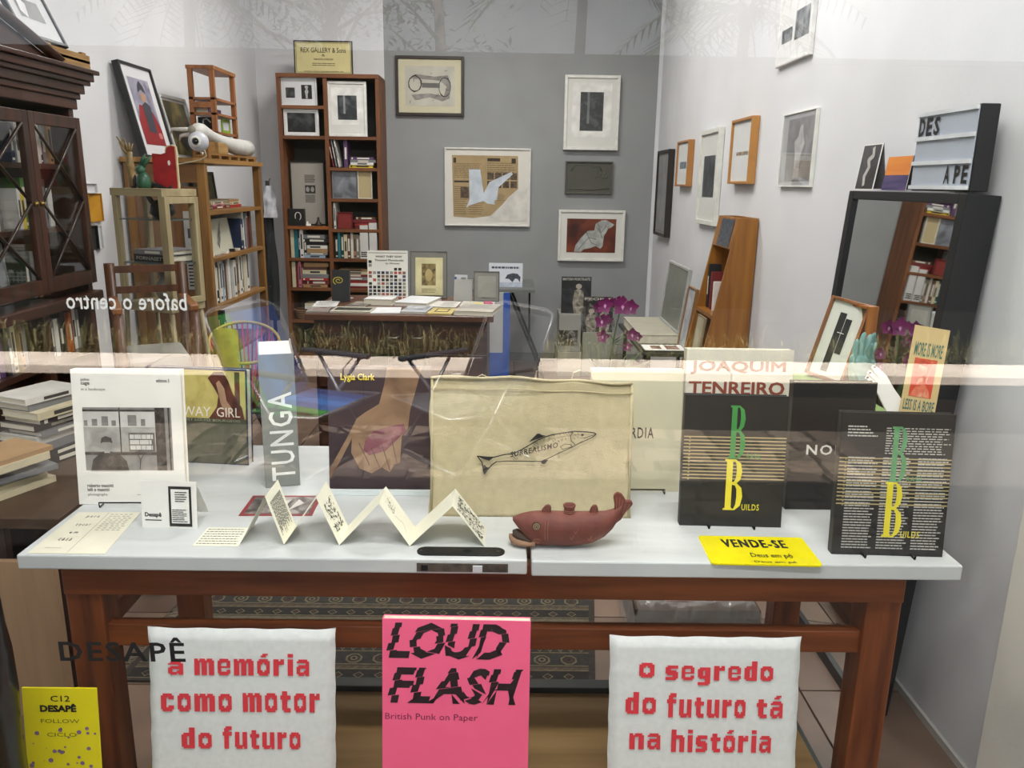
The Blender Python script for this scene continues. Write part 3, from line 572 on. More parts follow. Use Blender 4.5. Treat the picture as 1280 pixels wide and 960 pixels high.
def brasil(label, bl, br, top, back, lean=.10):
    o, W, H = slab_book(label, bl, br, top, lean=lean, t=.02, cover='#1f1e1b', pages='#ded9c4')
    X = lambda u: -W/2+u*W; Zf = lambda v: H-v*H; m_ = MB()
    z0, z1 = (.315, .63) if not back else (.315, .635)
    nl = 13
    for i in range(nl):
        v = z0+(z1-z0)*i/(nl-1); m_.rect(X(.0+.004), X(.997), Zf(v+.0042), Zf(v-.0042), E_*.6, 2)
        m_.rect(X(.055), X(.07), Zf(v+.012), Zf(v+.006), E_*.6, 2)
    if not back:
        bigB(m_, X(.44), X(.60), Zf(.475), Zf(.075), E_*2, 0, 4); bigB(m_, X(.415), X(.60), Zf(.87), Zf(.48), E_*2, 1, 4)
        m_.text('RASIL', X(.62), X(.76), Zf(.475), Zf(.435), E_*2, 0, spacing=1.1).text('UILDS', X(.60), X(.77), Zf(.87), Zf(.822), E_*2, 1, bold=.008, spacing=1.15)
    else:
        m_.greek(X(.06), X(.33), Zf(.17), Zf(.085), 4, E_, 3, .45, .4, 2); m_.greek(X(.40), X(.98), Zf(.285), Zf(.095), 11, E_, 3, .4, .15, 3, word=.07)
        for c_ in range(3): m_.greek(X(.08+.31*c_), X(.35+.31*c_), Zf(.955), Zf(.30), 33, E_, 3, .42, .2, 5+c_, word=.16)
        bigB(m_, X(.45), X(.60), Zf(.475), Zf(.09), E_*2, 4, 4); bigB(m_, X(.43), X(.60), Zf(.865), Zf(.475), E_*2, 1, 4)
        m_.text('RASIL', X(.61), X(.76), Zf(.47), Zf(.435), E_*2, 4, spacing=1.1).text('UILDS', X(.60), X(.77), Zf(.865), Zf(.82), E_*2, 1, bold=.008, spacing=1.15)
    tag(m_.build('cover_print', [paint('#3f8f46', .5, .05), paint('#e8d935', .5, .05), paint('#b5a473', .5, .05), paint('#b9b7b0', .5, .05), paint('#5d9a66', .5, .1, 60)], o), 'green and yellow letters over thin tan lines')
    ws = thing('book_stand', 'black wire book stand under the '+('right' if back else 'left')+' black and yellow book', 'book stand', (o.location.x, o.location.y, TZ), o.rotation_euler.z, group='wire book stands'); bm_ = paint('#17181a', .35, .05, metal=.8)
    for s in (-1, 1): MB().tube([(s*W*.22, .09, .0018), (s*W*.22, -.014, .0018), (s*W*.22, -.015, .008)], .0018, 6).build('foot', bm_, ws)
    MB().tube([(-W*.22, .088, .0018), (-W*.2, .05, .10), (W*.2, .05, .10), (W*.22, .088, .0018)], .0016, 6).build('back_wire', bm_, ws)
brasil('black book with big green and yellow letters over tan lines, left of the pair', (849, 657), (976, 660), (849, 493), False)
brasil('black book with dense white text behind big green and yellow letters, right end of table', (1039, 693), (1178, 697), (1041, 515), True)
# 11 yellow for-sale sign lying on the table
loc, yaw, wd, dp = lay((889, 706), (1029, 709), (872, 671), TZ)
o = thing('yellow_sign', 'glossy yellow plastic sign lying flat in front of the black books', 'sign', (loc.x, loc.y, TZ), yaw)
m_ = MB(); r_c = .008; pts = []
for cx_, cy_, a0 in ((wd/2-r_c, r_c, -90), (wd/2-r_c, dp-r_c, 0), (-wd/2+r_c, dp-r_c, 90), (-wd/2+r_c, r_c, 180)):
    pts += [(cx_+r_c*math.cos(R(a0+15*i)), cy_+r_c*math.sin(R(a0+15*i))) for i in range(7)]
sh = -.012/dp*0; k = len(pts)
m_.add([(x, y, .0) for x, y in pts]+[(x, y, .003) for x, y in pts], [tuple(range(k, 2*k)), tuple(range(k-1, -1, -1))]+[(i, (i+1) % k, (i+1) % k+k, i+k) for i in range(k)])
m_.build('plate', paint('#f2e40a', .25, .02, coat=.4), o)
FLAT = MX(((1, 0, 0, 0), (0, 0, 1, 0), (0, -1, 0, 0), (0, 0, 0, 1)))  # x,z drawing -> lying on the table facing up: (x,y,z)->(x,z,-y)
m_ = MB(); m_.fat('VENDE-SE', -wd*.30, wd*.29, dp*.58, dp*.86, -.0035, 0, .0011, .0008, M=FLAT, spacing=1.2).text('Deus em p\u00f4', -wd*.10, wd*.28, dp*.19, dp*.38, -.0035, 0, bold=.01, M=FLAT).text('Deus em p\u00f4', -wd*.10, wd*.28, dp*.03, dp*.12, -.0035, 0, bold=.005, M=FLAT)
m_.build('lettering', INK, o)
# 12 clay fish vessel
fo = at(716, 688, Z=TZ); o = thing('clay_fish', 'red-brown clay fish vessel with gaping mouth, straddling the gap between the slabs', 'figurine', (fo.x, fo.y+.02, TZ+.001), R(1))
k = (at(790, 660, Y=fo.y).x-at(637, 660, Y=fo.y).x)/153     # metres per pixel
clay = paint('#6e372b', .65, .12, 30, bump=.3, bscale=90); clay2 = paint('#a06a55', .8, .1, 60); clayd = paint('#3a2a1c', .8, .2, 30)
cxs = lambda px: (px-716)*k
prof = [(640, 649, 654, .12), (646, 646.5, 662, .38), (652, 644.5, 670, .55), (658, 643, 678, .68), (664, 641.8, 685, .78), (676, 641, 687, .9), (690, 641.5, 686.5, .97), (708, 642, 687.5, 1), (726, 642, 686, .96), (742, 641.5, 682.5, .85), (756, 641, 675, .68), (766, 638, 665, .48), (772, 634, 655, .34), (777, 629, 646, .25)]
m_ = MB(); vs = []; nseg = 20
for px, t_, b_, wf_ in prof:
    cz = (687.5-(t_+b_)/2)*k; rz = max((b_-t_)/2*k, .0008); ry = .026*wf_+.0008
    for i in range(nseg):
        a_ = 6.2832*i/nseg; vs.append((cxs(px), ry*math.cos(a_), cz+rz*math.sin(a_)))
fs = [(i*nseg+j, (i+1)*nseg+j, (i+1)*nseg+(j+1) % nseg, i*nseg+(j+1) % nseg) for i in range(len(prof)-1) for j in range(nseg)]
# upper jaw: reaches forward past the head; lower jaw: open bowl
m_.add(vs, fs, 0, smooth=True)
def loft(m_, rings, mi=0, cap=True):
    vs = []; n = 16
    for cx_, cz_, rx_, ry_, tilt in rings:
        for i in range(n):
            a_ = 6.2832*i/n; lx, ly = math.cos(a_)*rx_, math.sin(a_)*ry_
            vs.append((cx_+lx*math.sin(tilt), ly, cz_+lx*math.cos(tilt)))
    fs = [(i*n+j, (i+1)*n+j, (i+1)*n+(j+1) % n, i*n+(j+1) % n) for i in range(len(rings)-1) for j in range(n)]
    if cap: fs += [tuple(range(n)), tuple(range((len(rings)-1)*n, len(rings)*n))[::-1]]
    m_.add(vs, fs, mi, smooth=True)
zz = lambda py: (687.5-py)*k
m_.build('fish_body', clay, o)
j_ = MB(); loft(j_, [(cxs(635.5), zz(675), .004, .005, 0), (cxs(638), zz(678), .008, .011, 0), (cxs(645), zz(680.5), .0085, .017, 0), (cxs(656), zz(681.5), .0078, .021, 0), (cxs(668), zz(681), .0075, .022, 0)])
j_.build('lower_jaw', paint('#8d6a50', .7, .12, 30), o)
g_ = MB(); loft(g_, [(cxs(640), zz(671), .005, .008, 0), (cxs(646), zz(672), .009, .0135, 0), (cxs(656), zz(677), .008, .0155, 0), (cxs(664), zz(679), .007, .018, 0)]); tag(g_.build('mouth', clayd, o), 'dark solid filling the open mouth as its painted shade')  # dark solid stands in for the shade inside the mouth
def fin(pts, name='fin', th=.006, grooves=()):
    f_ = MB(); f_.poly([(cxs(a_), zz(b_)) for a_, b_ in pts], -th/2, 0, th)
    for (a_, b_), (c_, d_) in grooves: f_.line([(cxs(a_), zz(b_)), (cxs(c_), zz(d_))], .0008, -th/2-.0004, 1)
    f_.build(name, [clay, clay2], o, .0015)
fin([(675, 644), (677, 638), (681, 633), (685, 632), (688, 634), (688, 644)], grooves=[((681, 643), (683, 635)), ((684, 643), (685.5, 634)), ((678, 643), (680, 637))])
fin([(736, 643), (738, 636), (741, 632.5), (745, 632), (747, 636), (748, 643)], grooves=[((740, 642), (741.5, 635)), ((743, 642), (744, 634))])
fin([(768, 642), (768, 632), (766, 622), (767, 618), (771, 615), (776, 617), (780, 622), (781.5, 626), (786, 625.5), (790, 627), (790.5, 631), (786, 637), (781, 643), (777, 651), (771, 656)], 'tail', .009,
    [((770, 640), (769.5, 620)), ((773, 641), (774, 620)), ((775.5, 642), (777.5, 624)), ((778, 643), (782, 628)), ((780, 645), (787, 629))])
sp = MB(); sp.lathe([(.0095, -.004), (.0095, .007), (.0118, .0125), (.011, .0145), (.0082, .0135), (.0078, .002)], 18, 0, tr(cxs(711), 0, zz(642)))
for z_ in (.001, .004): sp.tube([(cxs(711)+.0099*math.cos(6.2832*i/16), .0099*math.sin(6.2832*i/16), zz(642)+z_) for i in range(17)], .0006, 5, 1)
sp.build('spout', [clay, clay2], o)
ey = MB(); ecx, ecz = cxs(669), zz(655)
for r_, y_, mi in ((.0078, -.0236, 2), (.0066, -.0242, 1), (.0046, -.0248, 2), (.0036, -.0254, 1), (.0015, -.0260, 2)): ey.disc(ecx, ecz, r_, r_, y_, mi, 18, .004)
ey.build('eye', [clay, paint('#9a8466', .7, .1, 50), clayd], o)
ln = MB()
for px in (680, 683.5): ln.line([(cxs(px), zz(646)), (cxs(px-.5), zz(658)), (cxs(px), zz(672))], .0009, -.0262)
for rr_ in (.0055, .0032): ln.line([(cxs(670)+rr_*1.3*math.cos(a_), zz(674)+rr_*.8*math.sin(a_)) for a_ in [i*.5 for i in range(12)]], .0008, -.0245)
for x_, z_ in ((706, 664), (711, 668), (716, 660), (733, 669), (738, 671), (743, 668), (748, 664)): ln.line([(cxs(x_), zz(z_)), (cxs(x_+2), zz(z_+4)), (cxs(x_+5), zz(z_-2))], .0008, -.0262)
ln.build('scratched_lines', clay2, o)
# 13 accordion zine
Yz = at(360, 681, Z=TZ).y; zpx = lambda px, py: (at(px, py, Y=Yz).x, max(0, at(px, py, Y=Yz).z-TZ))
base = at(240, 681, Z=TZ).x; z_ = thing('folded_zine', 'long white accordion-folded zine with black prints, zigzagging along the left slab', 'zine', (0, Yz, TZ))
pk = [(300, 683), (337, 613), (355, 682), (400, 615), (424, 682), (477, 622), (512, 682), (567, 625), (606, 682)]
P = []
for i, (px, py) in enumerate(pk):
    a_ = at(px, 682, Y=Yz); P.append((a_.x if i % 2 == 0 else at(px, py, Y=Yz+.03).x, 0 if i % 2 == 0 else at(px, py, Y=Yz+.03).z-TZ))
dz = .085                                            # width of the strip, front to back
black_p = photo('#17161a', '#3a3838', '#dedbd0', 150, 3, pos=(.44, .52, .56)); txtm = INK
for i in range(len(P)-1):
    (x0, z0), (x1, z1) = P[i], P[i+1]; ox_ = .0
    th = .0008; m_ = MB()
    sag = 0
    m_.add([(x0, 0, z0+.0006), (x1, 0, z1+.0006), (x1, dz, z1+.0006), (x0, dz, z0+.0006), (x0, 0, z0), (x1, 0, z1), (x1, dz, z1), (x0, dz, z0)], [(0, 1, 2, 3), (7, 6, 5, 4), (0, 4, 5, 1), (3, 2, 6, 7), (0, 3, 7, 4), (1, 5, 6, 2)])
    pg_ = m_.build('page', paint('#e6e4d2', .75, .02), z_)
    if i % 2 == 1:                                   # sheets facing left-up carry prints: lay drawing on the slope
        dx, dz_ = x1-x0, z1-z0; L_ = math.hypot(dx, dz_); ang = math.atan2(dz_, dx)
        Mp = tr(x0, 0, z0+.0012) @ rot(-ang, 'Y') @ FLAT
        q_ = MB()
        if i == 1: q_.greek(L_*.18, L_*.92, dz*.12, dz*.88, 16, 0, 0, .6, .25, 3, Mp, .10)
        else:
            a1, a2, b1, b2 = {3: (.22, .85, .2, .8), 5: (.12, .42, .35, .75), 7: (.12, .92, .12, .88)}[i]; r3 = random.Random(i)
            for _ in range({3: 130, 5: 40, 7: 260}[i]):
                u, v = r3.uniform(a1, a2), r3.uniform(b1, b2); s_ = r3.uniform(.01, .035)*(1.2 if i != 5 else .8)
                q_.poly([(L_*u+L_*s_*r3.uniform(-1, 1), dz*v+dz*s_*r3.uniform(.2, 1)) for _k in range(2)]+[(L_*(u+s_), dz*v), (L_*u, dz*(v-s_))], -.0001*r3.randint(1, 3), 0, 0, Mp)
            if i == 5: q_.line([(L_*.45, dz*.35), (L_*.7, dz*.5), (L_*.85, dz*.3)], .0007, 0, 0, Mp)
        q_.build('print', txtm, pg_)
# its first page lying flat
loc, yaw, wd, dp = lay((240, 683), (298, 683), (262, 660), TZ)
m_ = MB(); m_.box(x0 := loc.x-wd/2, loc.x+wd/2, loc.y-Yz, loc.y-Yz+dp, 0.0003, .0010); pg_ = m_.build('page', paint('#e6e4d2', .75, .02), z_)
q_ = MB(); q_.greek(loc.x-wd/2+.004, loc.x+wd/2-.004, loc.y-Yz+.004, loc.y-Yz+dp-.004, 7, -.0013, 0, .35, .1, 2, FLAT, .06); q_.build('print', paint('#77756c', .7), pg_)
# 14 red edged postcard lying behind the zine
loc, yaw, wd, dp = lay((298, 645), (390, 645), (318, 620), TZ)
o = thing('postcard', 'red-edged postcard with a grey photo lying behind the folded zine', 'postcard', (loc.x, loc.y, TZ), yaw)
MB().box(-wd/2, wd/2, 0, dp, 0, .001).build('card', paint('#8d3a3d', .5, .1), o)
m_ = MB(); m_.rect(-wd*.44, wd*.44, dp*.08, dp*.92, -.0013, 0, FLAT).poly([(-wd*.1, dp*.2), (wd*.05, dp*.35), (wd*.1, dp*.8), (-wd*.02, dp*.7)], -.0015, 1, 0, FLAT).poly([(wd*.12, dp*.2), (wd*.3, dp*.6), (wd*.2, dp*.8)], -.0015, 1, 0, FLAT)
m_.build('print', [photo('#3a3635', '#6b6562', '#a7a09b', 30, 4), paint('#c9c3bd', .5)], o)
# 15 tent card "Desape"
loc, yaw, wd, hh = stand((178, 659), (247, 661), (181, 601), TZ, .10)
o = thing('tent_card', 'small white folded card with a black framed text, left of the folded zine', 'card', (loc.x, loc.y, TZ), yaw)
M1 = rot(-.10, 'X'); MB().box(-wd/2, wd/2, 0, .001, 0, hh, 0, M1).build('front_leaf', WHITE, o)
MB().box(-wd/2, wd/2, -.001, 0, -hh, 0, 0, tr(0, .001, 0) @ M1 @ tr(0, 0, hh) @ rot(.62, 'X')).build('back_leaf', WHITE, o)
m_ = MB(); m_.text('Desap\u00ea', -wd*.44, -wd*.14, hh*.21, hh*.33, E_, 0, bold=.03, M=M1).rect(-wd*.44, -wd*.14, hh*.155, hh*.175, E_, 0, M1).rect(wd*.0, wd*.41, hh*.04, hh*.90, E_, 0, M1).rect(wd*.045, wd*.37, hh*.11, hh*.84, E_*2, 1, M1)
m_.greek(wd*.12, wd*.35, hh*.56, hh*.80, 5, E_*3, 0, .4, .3, 3, M1, .3).greek(wd*.06, wd*.34, hh*.13, hh*.42, 7, E_*3, 0, .4, .3, 4, M1, .3)
m_.build('print', [INK, WHITE], o)
# 16 poem sheet lying flat
loc, yaw, wd, dp = lay((22, 694), (131, 693), (96, 640), TZ); P1, P2, P3, P4 = at(34, 692, Z=TZ), at(131, 693, Z=TZ), at(176, 641, Z=TZ), at(98, 641, Z=TZ)
o = thing('printed_sheet', 'cream folded poem sheet lying flat at the left end of the table', 'paper', (P1.x, P1.y, TZ))
loc0 = V((P1.x, P1.y, TZ)); rel = [p-loc0 for p in (P1, P2, P3, P4)]
MB().add([(p.x, p.y, .0002) for p in rel]+[(p.x, p.y, .0012) for p in rel], [(4, 5, 6, 7), (3, 2, 1, 0), (0, 1, 5, 4), (1, 2, 6, 5), (2, 3, 7, 6), (3, 0, 4, 7)]).build('sheet', paint('#dedac6', .8, .03), o)
def quadmap(u, v): return rel[0]*(1-u)*(1-v)+rel[1]*u*(1-v)+rel[2]*u*v+rel[3]*(1-u)*v
m_ = MB()
def qtext(t, u0, u1, v0, v1, mi=0):
    vs, fs, a_, b_, c_, d_ = glyphs(t, .01, 0, 1.5); m_.add([tuple(quadmap(u0+(u1-u0)*(x-a_)/(b_-a_), v0+(v1-v0)*(y-c_)/(d_-c_)).xy)+(.0016,) for x, y in vs], fs, mi)
qtext('para', .22, .42, .84, .90); qtext('tocar', .20, .42, .64, .70); qtext('em', .24, .36, .45, .49); qtext('casa', .20, .38, .28, .34); qtext('poema breve', .16, .36, .10, .13)
a_, b_ = quadmap(.50, .02), quadmap(.50, .98); m_.add([(a_.x, a_.y, .0015), (a_.x+.001, a_.y, .0015), (b_.x+.001, b_.y, .0015), (b_.x, b_.y, .0015)], [(0, 1, 2, 3)], 1)
r3 = random.Random(3)
for i in range(9):
    v = .93-i*.05; u = .56
    while u < .90: a_ = quadmap(u, v); b_ = quadmap(u+.05, v+.015); m_.add([(a_.x, a_.y, .0016), (b_.x, a_.y, .0016), (b_.x, b_.y, .0016), (a_.x, b_.y, .0016)], [(0, 1, 2, 3)], 1); u += r3.uniform(.06, .09)
m_.build('print', [INK, paint('#9b988b', .7)], o)
# ================================================================== pictures on the walls
def frame_at(label, loc, yaw, W, H, d, fcol, fw, mcol, mw, art=None, lean=0, group=None, cat='picture', name='framed_picture', amats=None, glaze=False, fmat=None, base=False):
    """picture: loc = centre of the front (or bottom centre when base); art(mb,x0,x1,z0,z1,y) draws the print"""
    o = thing(name, label, cat, loc, yaw, lean, group); zo = H/2 if base else 0; fm = fmat or paint(fcol, .4, .06, 20)
    x0, x1, z0, z1 = -W/2, W/2, zo-H/2, zo+H/2
    MB().box(x0, x0+fw, 0, d, z0, z1).box(x1-fw, x1, 0, d, z0, z1).box(x0+fw, x1-fw, 0, d, z0, z0+fw).box(x0+fw, x1-fw, 0, d, z1-fw, z1).build('frame', fm, o, min(.002, fw*.2))
    ry = min(.012, d*.4)
    MB().box(x0+fw, x1-fw, ry, d-.002, z0+fw, z1-fw).build('mount', paint(mcol, .85, .015), o)
    if art:
        m_ = MB(); mws = mw if isinstance(mw, tuple) else (mw, mw, mw, mw)   # left right bottom top
        art(m_, x0+fw+mws[0], x1-fw-mws[1], z0+fw+mws[2], z1-fw-mws[3], ry-.0012); m_.build('print', amats, o)
    if glaze: MB().box(x0+fw, x1-fw, .002, .004, z0+fw, z1-fw).build('glazing', thin_glass('acrylic', ior=1.4), o)
    return o
def back_frame(label, xl, xr, yt, yb, d, *a, **k):
    p, q, r_ = at(xl, yb, Y=BW-d-.001), at(xr, yb, Y=BW-d-.001), at(xl, yt, Y=BW-d-.001)
    return frame_at(label, ((p.x+q.x)/2, BW-d-.001, (p.z+r_.z)/2), 0, q.x-p.x, r_.z-p.z, d, *a, **k)
def right_frame(label, xf, xe, xn, yt, yb, *a, **k):
    ym = (yt+yb)/2; Yn = at(xn, ym, X=RW-.001).y; Xf = at(xe, ym, Y=Yn).x; Yf = at(xf, ym, X=Xf).y; d = RW-.001-Xf
    z1, z0 = at(xe, yt, Y=Yn).z, at(xe, yb, Y=Yn).z
    return frame_at(label, (Xf, (Yn+Yf)/2, (z0+z1)/2), R(-90), Yf-Yn, z1-z0, d, *a, **k)
def solid(mi=0): return lambda m, x0, x1, z0, z1, y: m.rect(x0, x1, z0, z1, y, mi)
def art_scribble(m, x0, x1, z0, z1, y):
    m.rect(x0, x1, z0, z1, y, 0); w_, h_ = x1-x0, z1-z0; f = lambda u, v: (x0+u*w_, z0+v*h_); r_ = random.Random(2)
    for k in range(4): m.line([(x0+w_*(.20+.13*math.cos(t)+r_.gauss(0, .004)), z0+h_*(.56+.20*math.sin(t)+r_.gauss(0, .008))) for t in [i*.5 for i in range(14)]], .004, y-.0004, 1)
    for k in range(3): m.line([(x0+w_*(.80+.12*math.cos(t)), z0+h_*(.48+.24*math.sin(t)+r_.gauss(0, .01))) for t in [i*.5 for i in range(14)]], .004, y-.0004, 1)
    m.poly([f(.08, .68), f(.22, .80), (f(.6, .74)), f(.86, .78), f(.92, .6), f(.9, .2), f(.75, .12), f(.5, .22), f(.2, .14), f(.12, .28), f(.3, .30), f(.5, .32), f(.78, .26), f(.84, .5), f(.7, .64), f(.3, .68)], y-.0003, 2)
    m.rect(*[f(.34, 0)[0], f(.7, 0)[0]], f(0, .46)[1], f(0, .58)[1], y-.0005, 3)
    for k in range(14): u, v = r_.uniform(.1, .9), r_.uniform(.1, .9); m.line([f(u, v), f(u+r_.uniform(-.08, .08), v+r_.uniform(-.08, .08))], .003, y-.0006, 1)
back_frame('dark framed ink drawing of a rounded shape on cream paper, upper left of the grey wall', 495, 580, 69, 144, .03, '#2c211b', .022, '#c9c3a8', .05, art_scribble, amats=[paint('#bdbaae', .8, .06, 9), paint('#3b3733', .8), paint('#8d8a85', .8, .15, 20), paint('#6d6a67', .8)])
def art_news(m, x0, x1, z0, z1, y):
    w_, h_ = x1-x0, z1-z0; f = lambda u, v: (x0+u*w_, z0+(1-v)*h_)
    m.poly([f(0, 0), f(.93, 0), f(.94, .52), f(.80, .66), f(.70, .80), f(.55, .96), f(.30, 1.0), f(.02, .98)], y, 0)
    for (a, b, c, d, n, fl_) in ((.03, .46, .12, .36, 9, .4), (.50, .92, .10, .24, 4, .4), (.50, .92, .24, .38, 4, .5), (.03, .22, .48, .95, 14, .4), (.24, .46, .60, .95, 10, .4), (.50, .78, .60, .72, 5, .4)): m.greek(f(a, 0)[0], f(b, 0)[0], f(0, d)[1], f(0, c)[1], n, y-.0003, 1, fl_, .2, int(a*99)+n, word=.1)
    for (a, b, c, d) in ((.02, .06, .04, .12), (.50, .68, .04, .09), (.84, .90, .04, .12), (.03, .40, .40, .43)): m.rect(f(a, 0)[0], f(b, 0)[0], f(0, d)[1], f(0, c)[1], y-.0004, 2)
    for i in range(4):
        for j in range(2): m.rect(f(.50+.11*i, 0)[0], f(.59+.11*i, 0)[0], f(0, .38+.13*j)[1], f(0, .27+.13*j)[1], y-.0005, 3)
    m.rect(f(.12, 0)[0], f(.24, 0)[0], f(0, .68)[1], f(0, .50)[1], y-.0004, 3)
    m.poly([f(.24, .22), f(.40, .22), f(.45, .60), f(.53, .42), (f(.84, .25)), f(.86, .29), f(.66, .50), f(.64, .70), f(.60, .72), f(.61, .78), f(.50, .76), f(.45, .72), f(.24, .80), f(.20, .84), f(.25, .70)], y-.0008, 4)
    m.poly([f(1.07, .48), f(.94, .54), f(.80, .68), f(.66, .84), f(.50, 1.02), f(.48, 1.04), f(1.07, 1.04)], y-.0006, 5)
back_frame('white framed newspaper collage with a pale bird-like cut-out shape', 556, 662, 184, 282, .03, '#d8d7d2', .012, '#d8d5cd', (.045, .05, .05, .045), art_news, amats=[paint('#a8926c', .8, .06, 12), paint('#7d6a4d', .8), paint('#3d3429', .8), paint('#5b4d3f', .8, .3, 40), paint('#c3ccd6', .8), paint('#d3d0c9', .8)])
def art_inset(m, x0, x1, z0, z1, y): w_ = x1-x0; m.rect(x0-w_*.35, x1+w_*.35, z0-w_*.25, z1+w_*.38, y+.0005, 1); m.rect(x0, x1, z0, z1, y, 0); m.rect(x0+w_*.3, x0+w_*.4, z0+w_*.3, z1, y-.0003, 2)
back_frame('white framed tall dark print, upper right of the grey wall', 704, 772, 93, 187, .045, '#dddcd7', .022, '#d6d5d0', (.10, .10, .12, .10), art_inset, amats=[photo('#232525', '#2e3131', '#4b4f50', 22, 1), paint('#e2e1dd', .8), paint('#6a6e70', .6)])
def art_relief(m, x0, x1, z0, z1, y): pass
o = back_frame('unframed dark grey relief panel with raised lines, below the tall white frame', 706, 765, 201, 242, .03, '#55554d', .01, '#53534b', .01, None)
r_ = random.Random(4); m_ = MB()
for pts in ([(-.15, -.09), (-.08, -.085), (0, -.092), (.08, -.086), (.16, -.08)], [(-.14, .05), (-.11, .10), (-.05, .09), (-.01, .11), (.03, .08), (.08, .09), (.10, .05)], [(.05, .0), (.09, .03), (.12, -.01), (.15, .01)], [(.07, .06), (.06, .02), (.11, 0), (.13, .05)]): m_.tube([(a, .010, b) for a, b in pts], .004, 5)
m_.build('raised_line', paint('#5c5c53', .6, .1), o)
def art_cloth(m, x0, x1, z0, z1, y):
    w_, h_ = x1-x0, z1-z0; f = lambda u, v: (x0+u*w_, z0+v*h_); m.rect(x0, x1, z0, z1, y, 0)
    m.poly([f(.16, .02), f(.18, .2), f(.28, .42), f(.42, .64), (f(.56, .66)), f(.58, .85), f(.70, .96), f(.80, .97), f(.96, .84), f(.90, .75), f(.84, .72), f(.80, .60), (f(.76, .5)), f(.74, .2), f(.70, .12), f(.60, .20), f(.50, .14), f(.36, .10), f(.30, .02)], y-.0004, 1)
    for a in (((.25, .1), (.45, .45), (.6, .4)), ((.4, .6), (.5, .3), (.66, .2)), ((.6, .75), (.7, .6), (.8, .8)), ((.62, .9), (.66, .7), (.72, .45))): m.line([f(*p) for p in a], .006, y-.0007, 2)
back_frame('white framed picture of pale draped cloth on rust red, lower right of the grey wall', 697, 779, 262, 326, .04, '#dddcd6', .018, '#d9d8d2', .05, art_cloth, amats=[photo('#3a1710', '#5e2618', '#7a3a22', 5, 2), paint('#a7aaa6', .7, .15, 20), paint('#73776f', .7)])
# right wall
o = right_frame('black framed tall grey print, farthest along the right wall', 819, 833, 841, 186, 297, '#241b18', .02, '#8d8d8a', .02, solid(), amats=[photo('#7f8080', '#8c8d8c', '#9a9b99', 9, 3)])
sm_art = lambda m, x0, x1, z0, z1, y: m.rect(x0, x1, z0, z1, y, 0)
right_frame('smaller of the two honey wood frames on the right wall, with a tiny blue-grey print', 845, 859, 867, 174, 233, '#a8733a', .012, '#d3d5d4', (.07, .07, .10, .12), sm_art, amats=[photo('#4d5a66', '#6b7a86', '#8a98a2', 30, 4)])
right_frame('white deep-framed print with a dark upright bar, between two honey wood frames', 872, 895, 902, 158, 283, '#d9d9d2', .025, '#cfd0cb', (.07, .06, .13, .12), sm_art, amats=[photo('#2b2f33', '#3b4044', '#555b60', 12, 2)])
right_frame('larger of the two honey wood frames on the right wall, with a small sepia print', 912, 937, 947, 144, 230, '#b07c3e', .013, '#d0d2d1', (.08, .05, .14, .16), sm_art, amats=[photo('#6b5a4a', '#8b7b69', '#b8ad9e', 25, 6)])
o = right_frame('clear acrylic box frame holding a grey photograph of a standing figure, right wall', 976, 1016, 1021, 134, 234, '#e6e6df', .004, '#b9babd', (.06, .02, .02, .02), lambda m, x0, x1, z0, z1, y: (m.rect(x0, x1, z0, z1, y, 0), m.poly([(x0+(x1-x0)*u, z0+(z1-z0)*v) for u, v in ((.35, .02), (.38, .4), (.3, .62), (.45, .72), (.5, .85), (.58, .9), (.62, .8), (.66, .68), (.72, .6), (.6, .4), (.58, .02))], y-.0006, 1)), glaze=True, amats=[photo('#7a797c', '#8b8a8c', '#a09fa0', 14, 5), paint('#c3c2c2', .6, .1, 30)])
right_frame('white framed pair of grey photographs hanging highest on the right wall, cut by the photo edge', 975, 1016, 1022, -46, 68, '#dedddb', .012, '#d8d8d8', (.03, .03, .04, .04), lambda m, x0, x1, z0, z1, y: (m.rect(x0, x0+(x1-x0)*.4, z0+(z1-z0)*.18, z0+(z1-z0)*.42, y, 0), m.rect(x0+(x1-x0)*.5, x1, z0+(z1-z0)*.15, z0+(z1-z0)*.65, y, 0)), amats=[photo('#55585c', '#7a7d80', '#a0a2a4', 20, 7)])
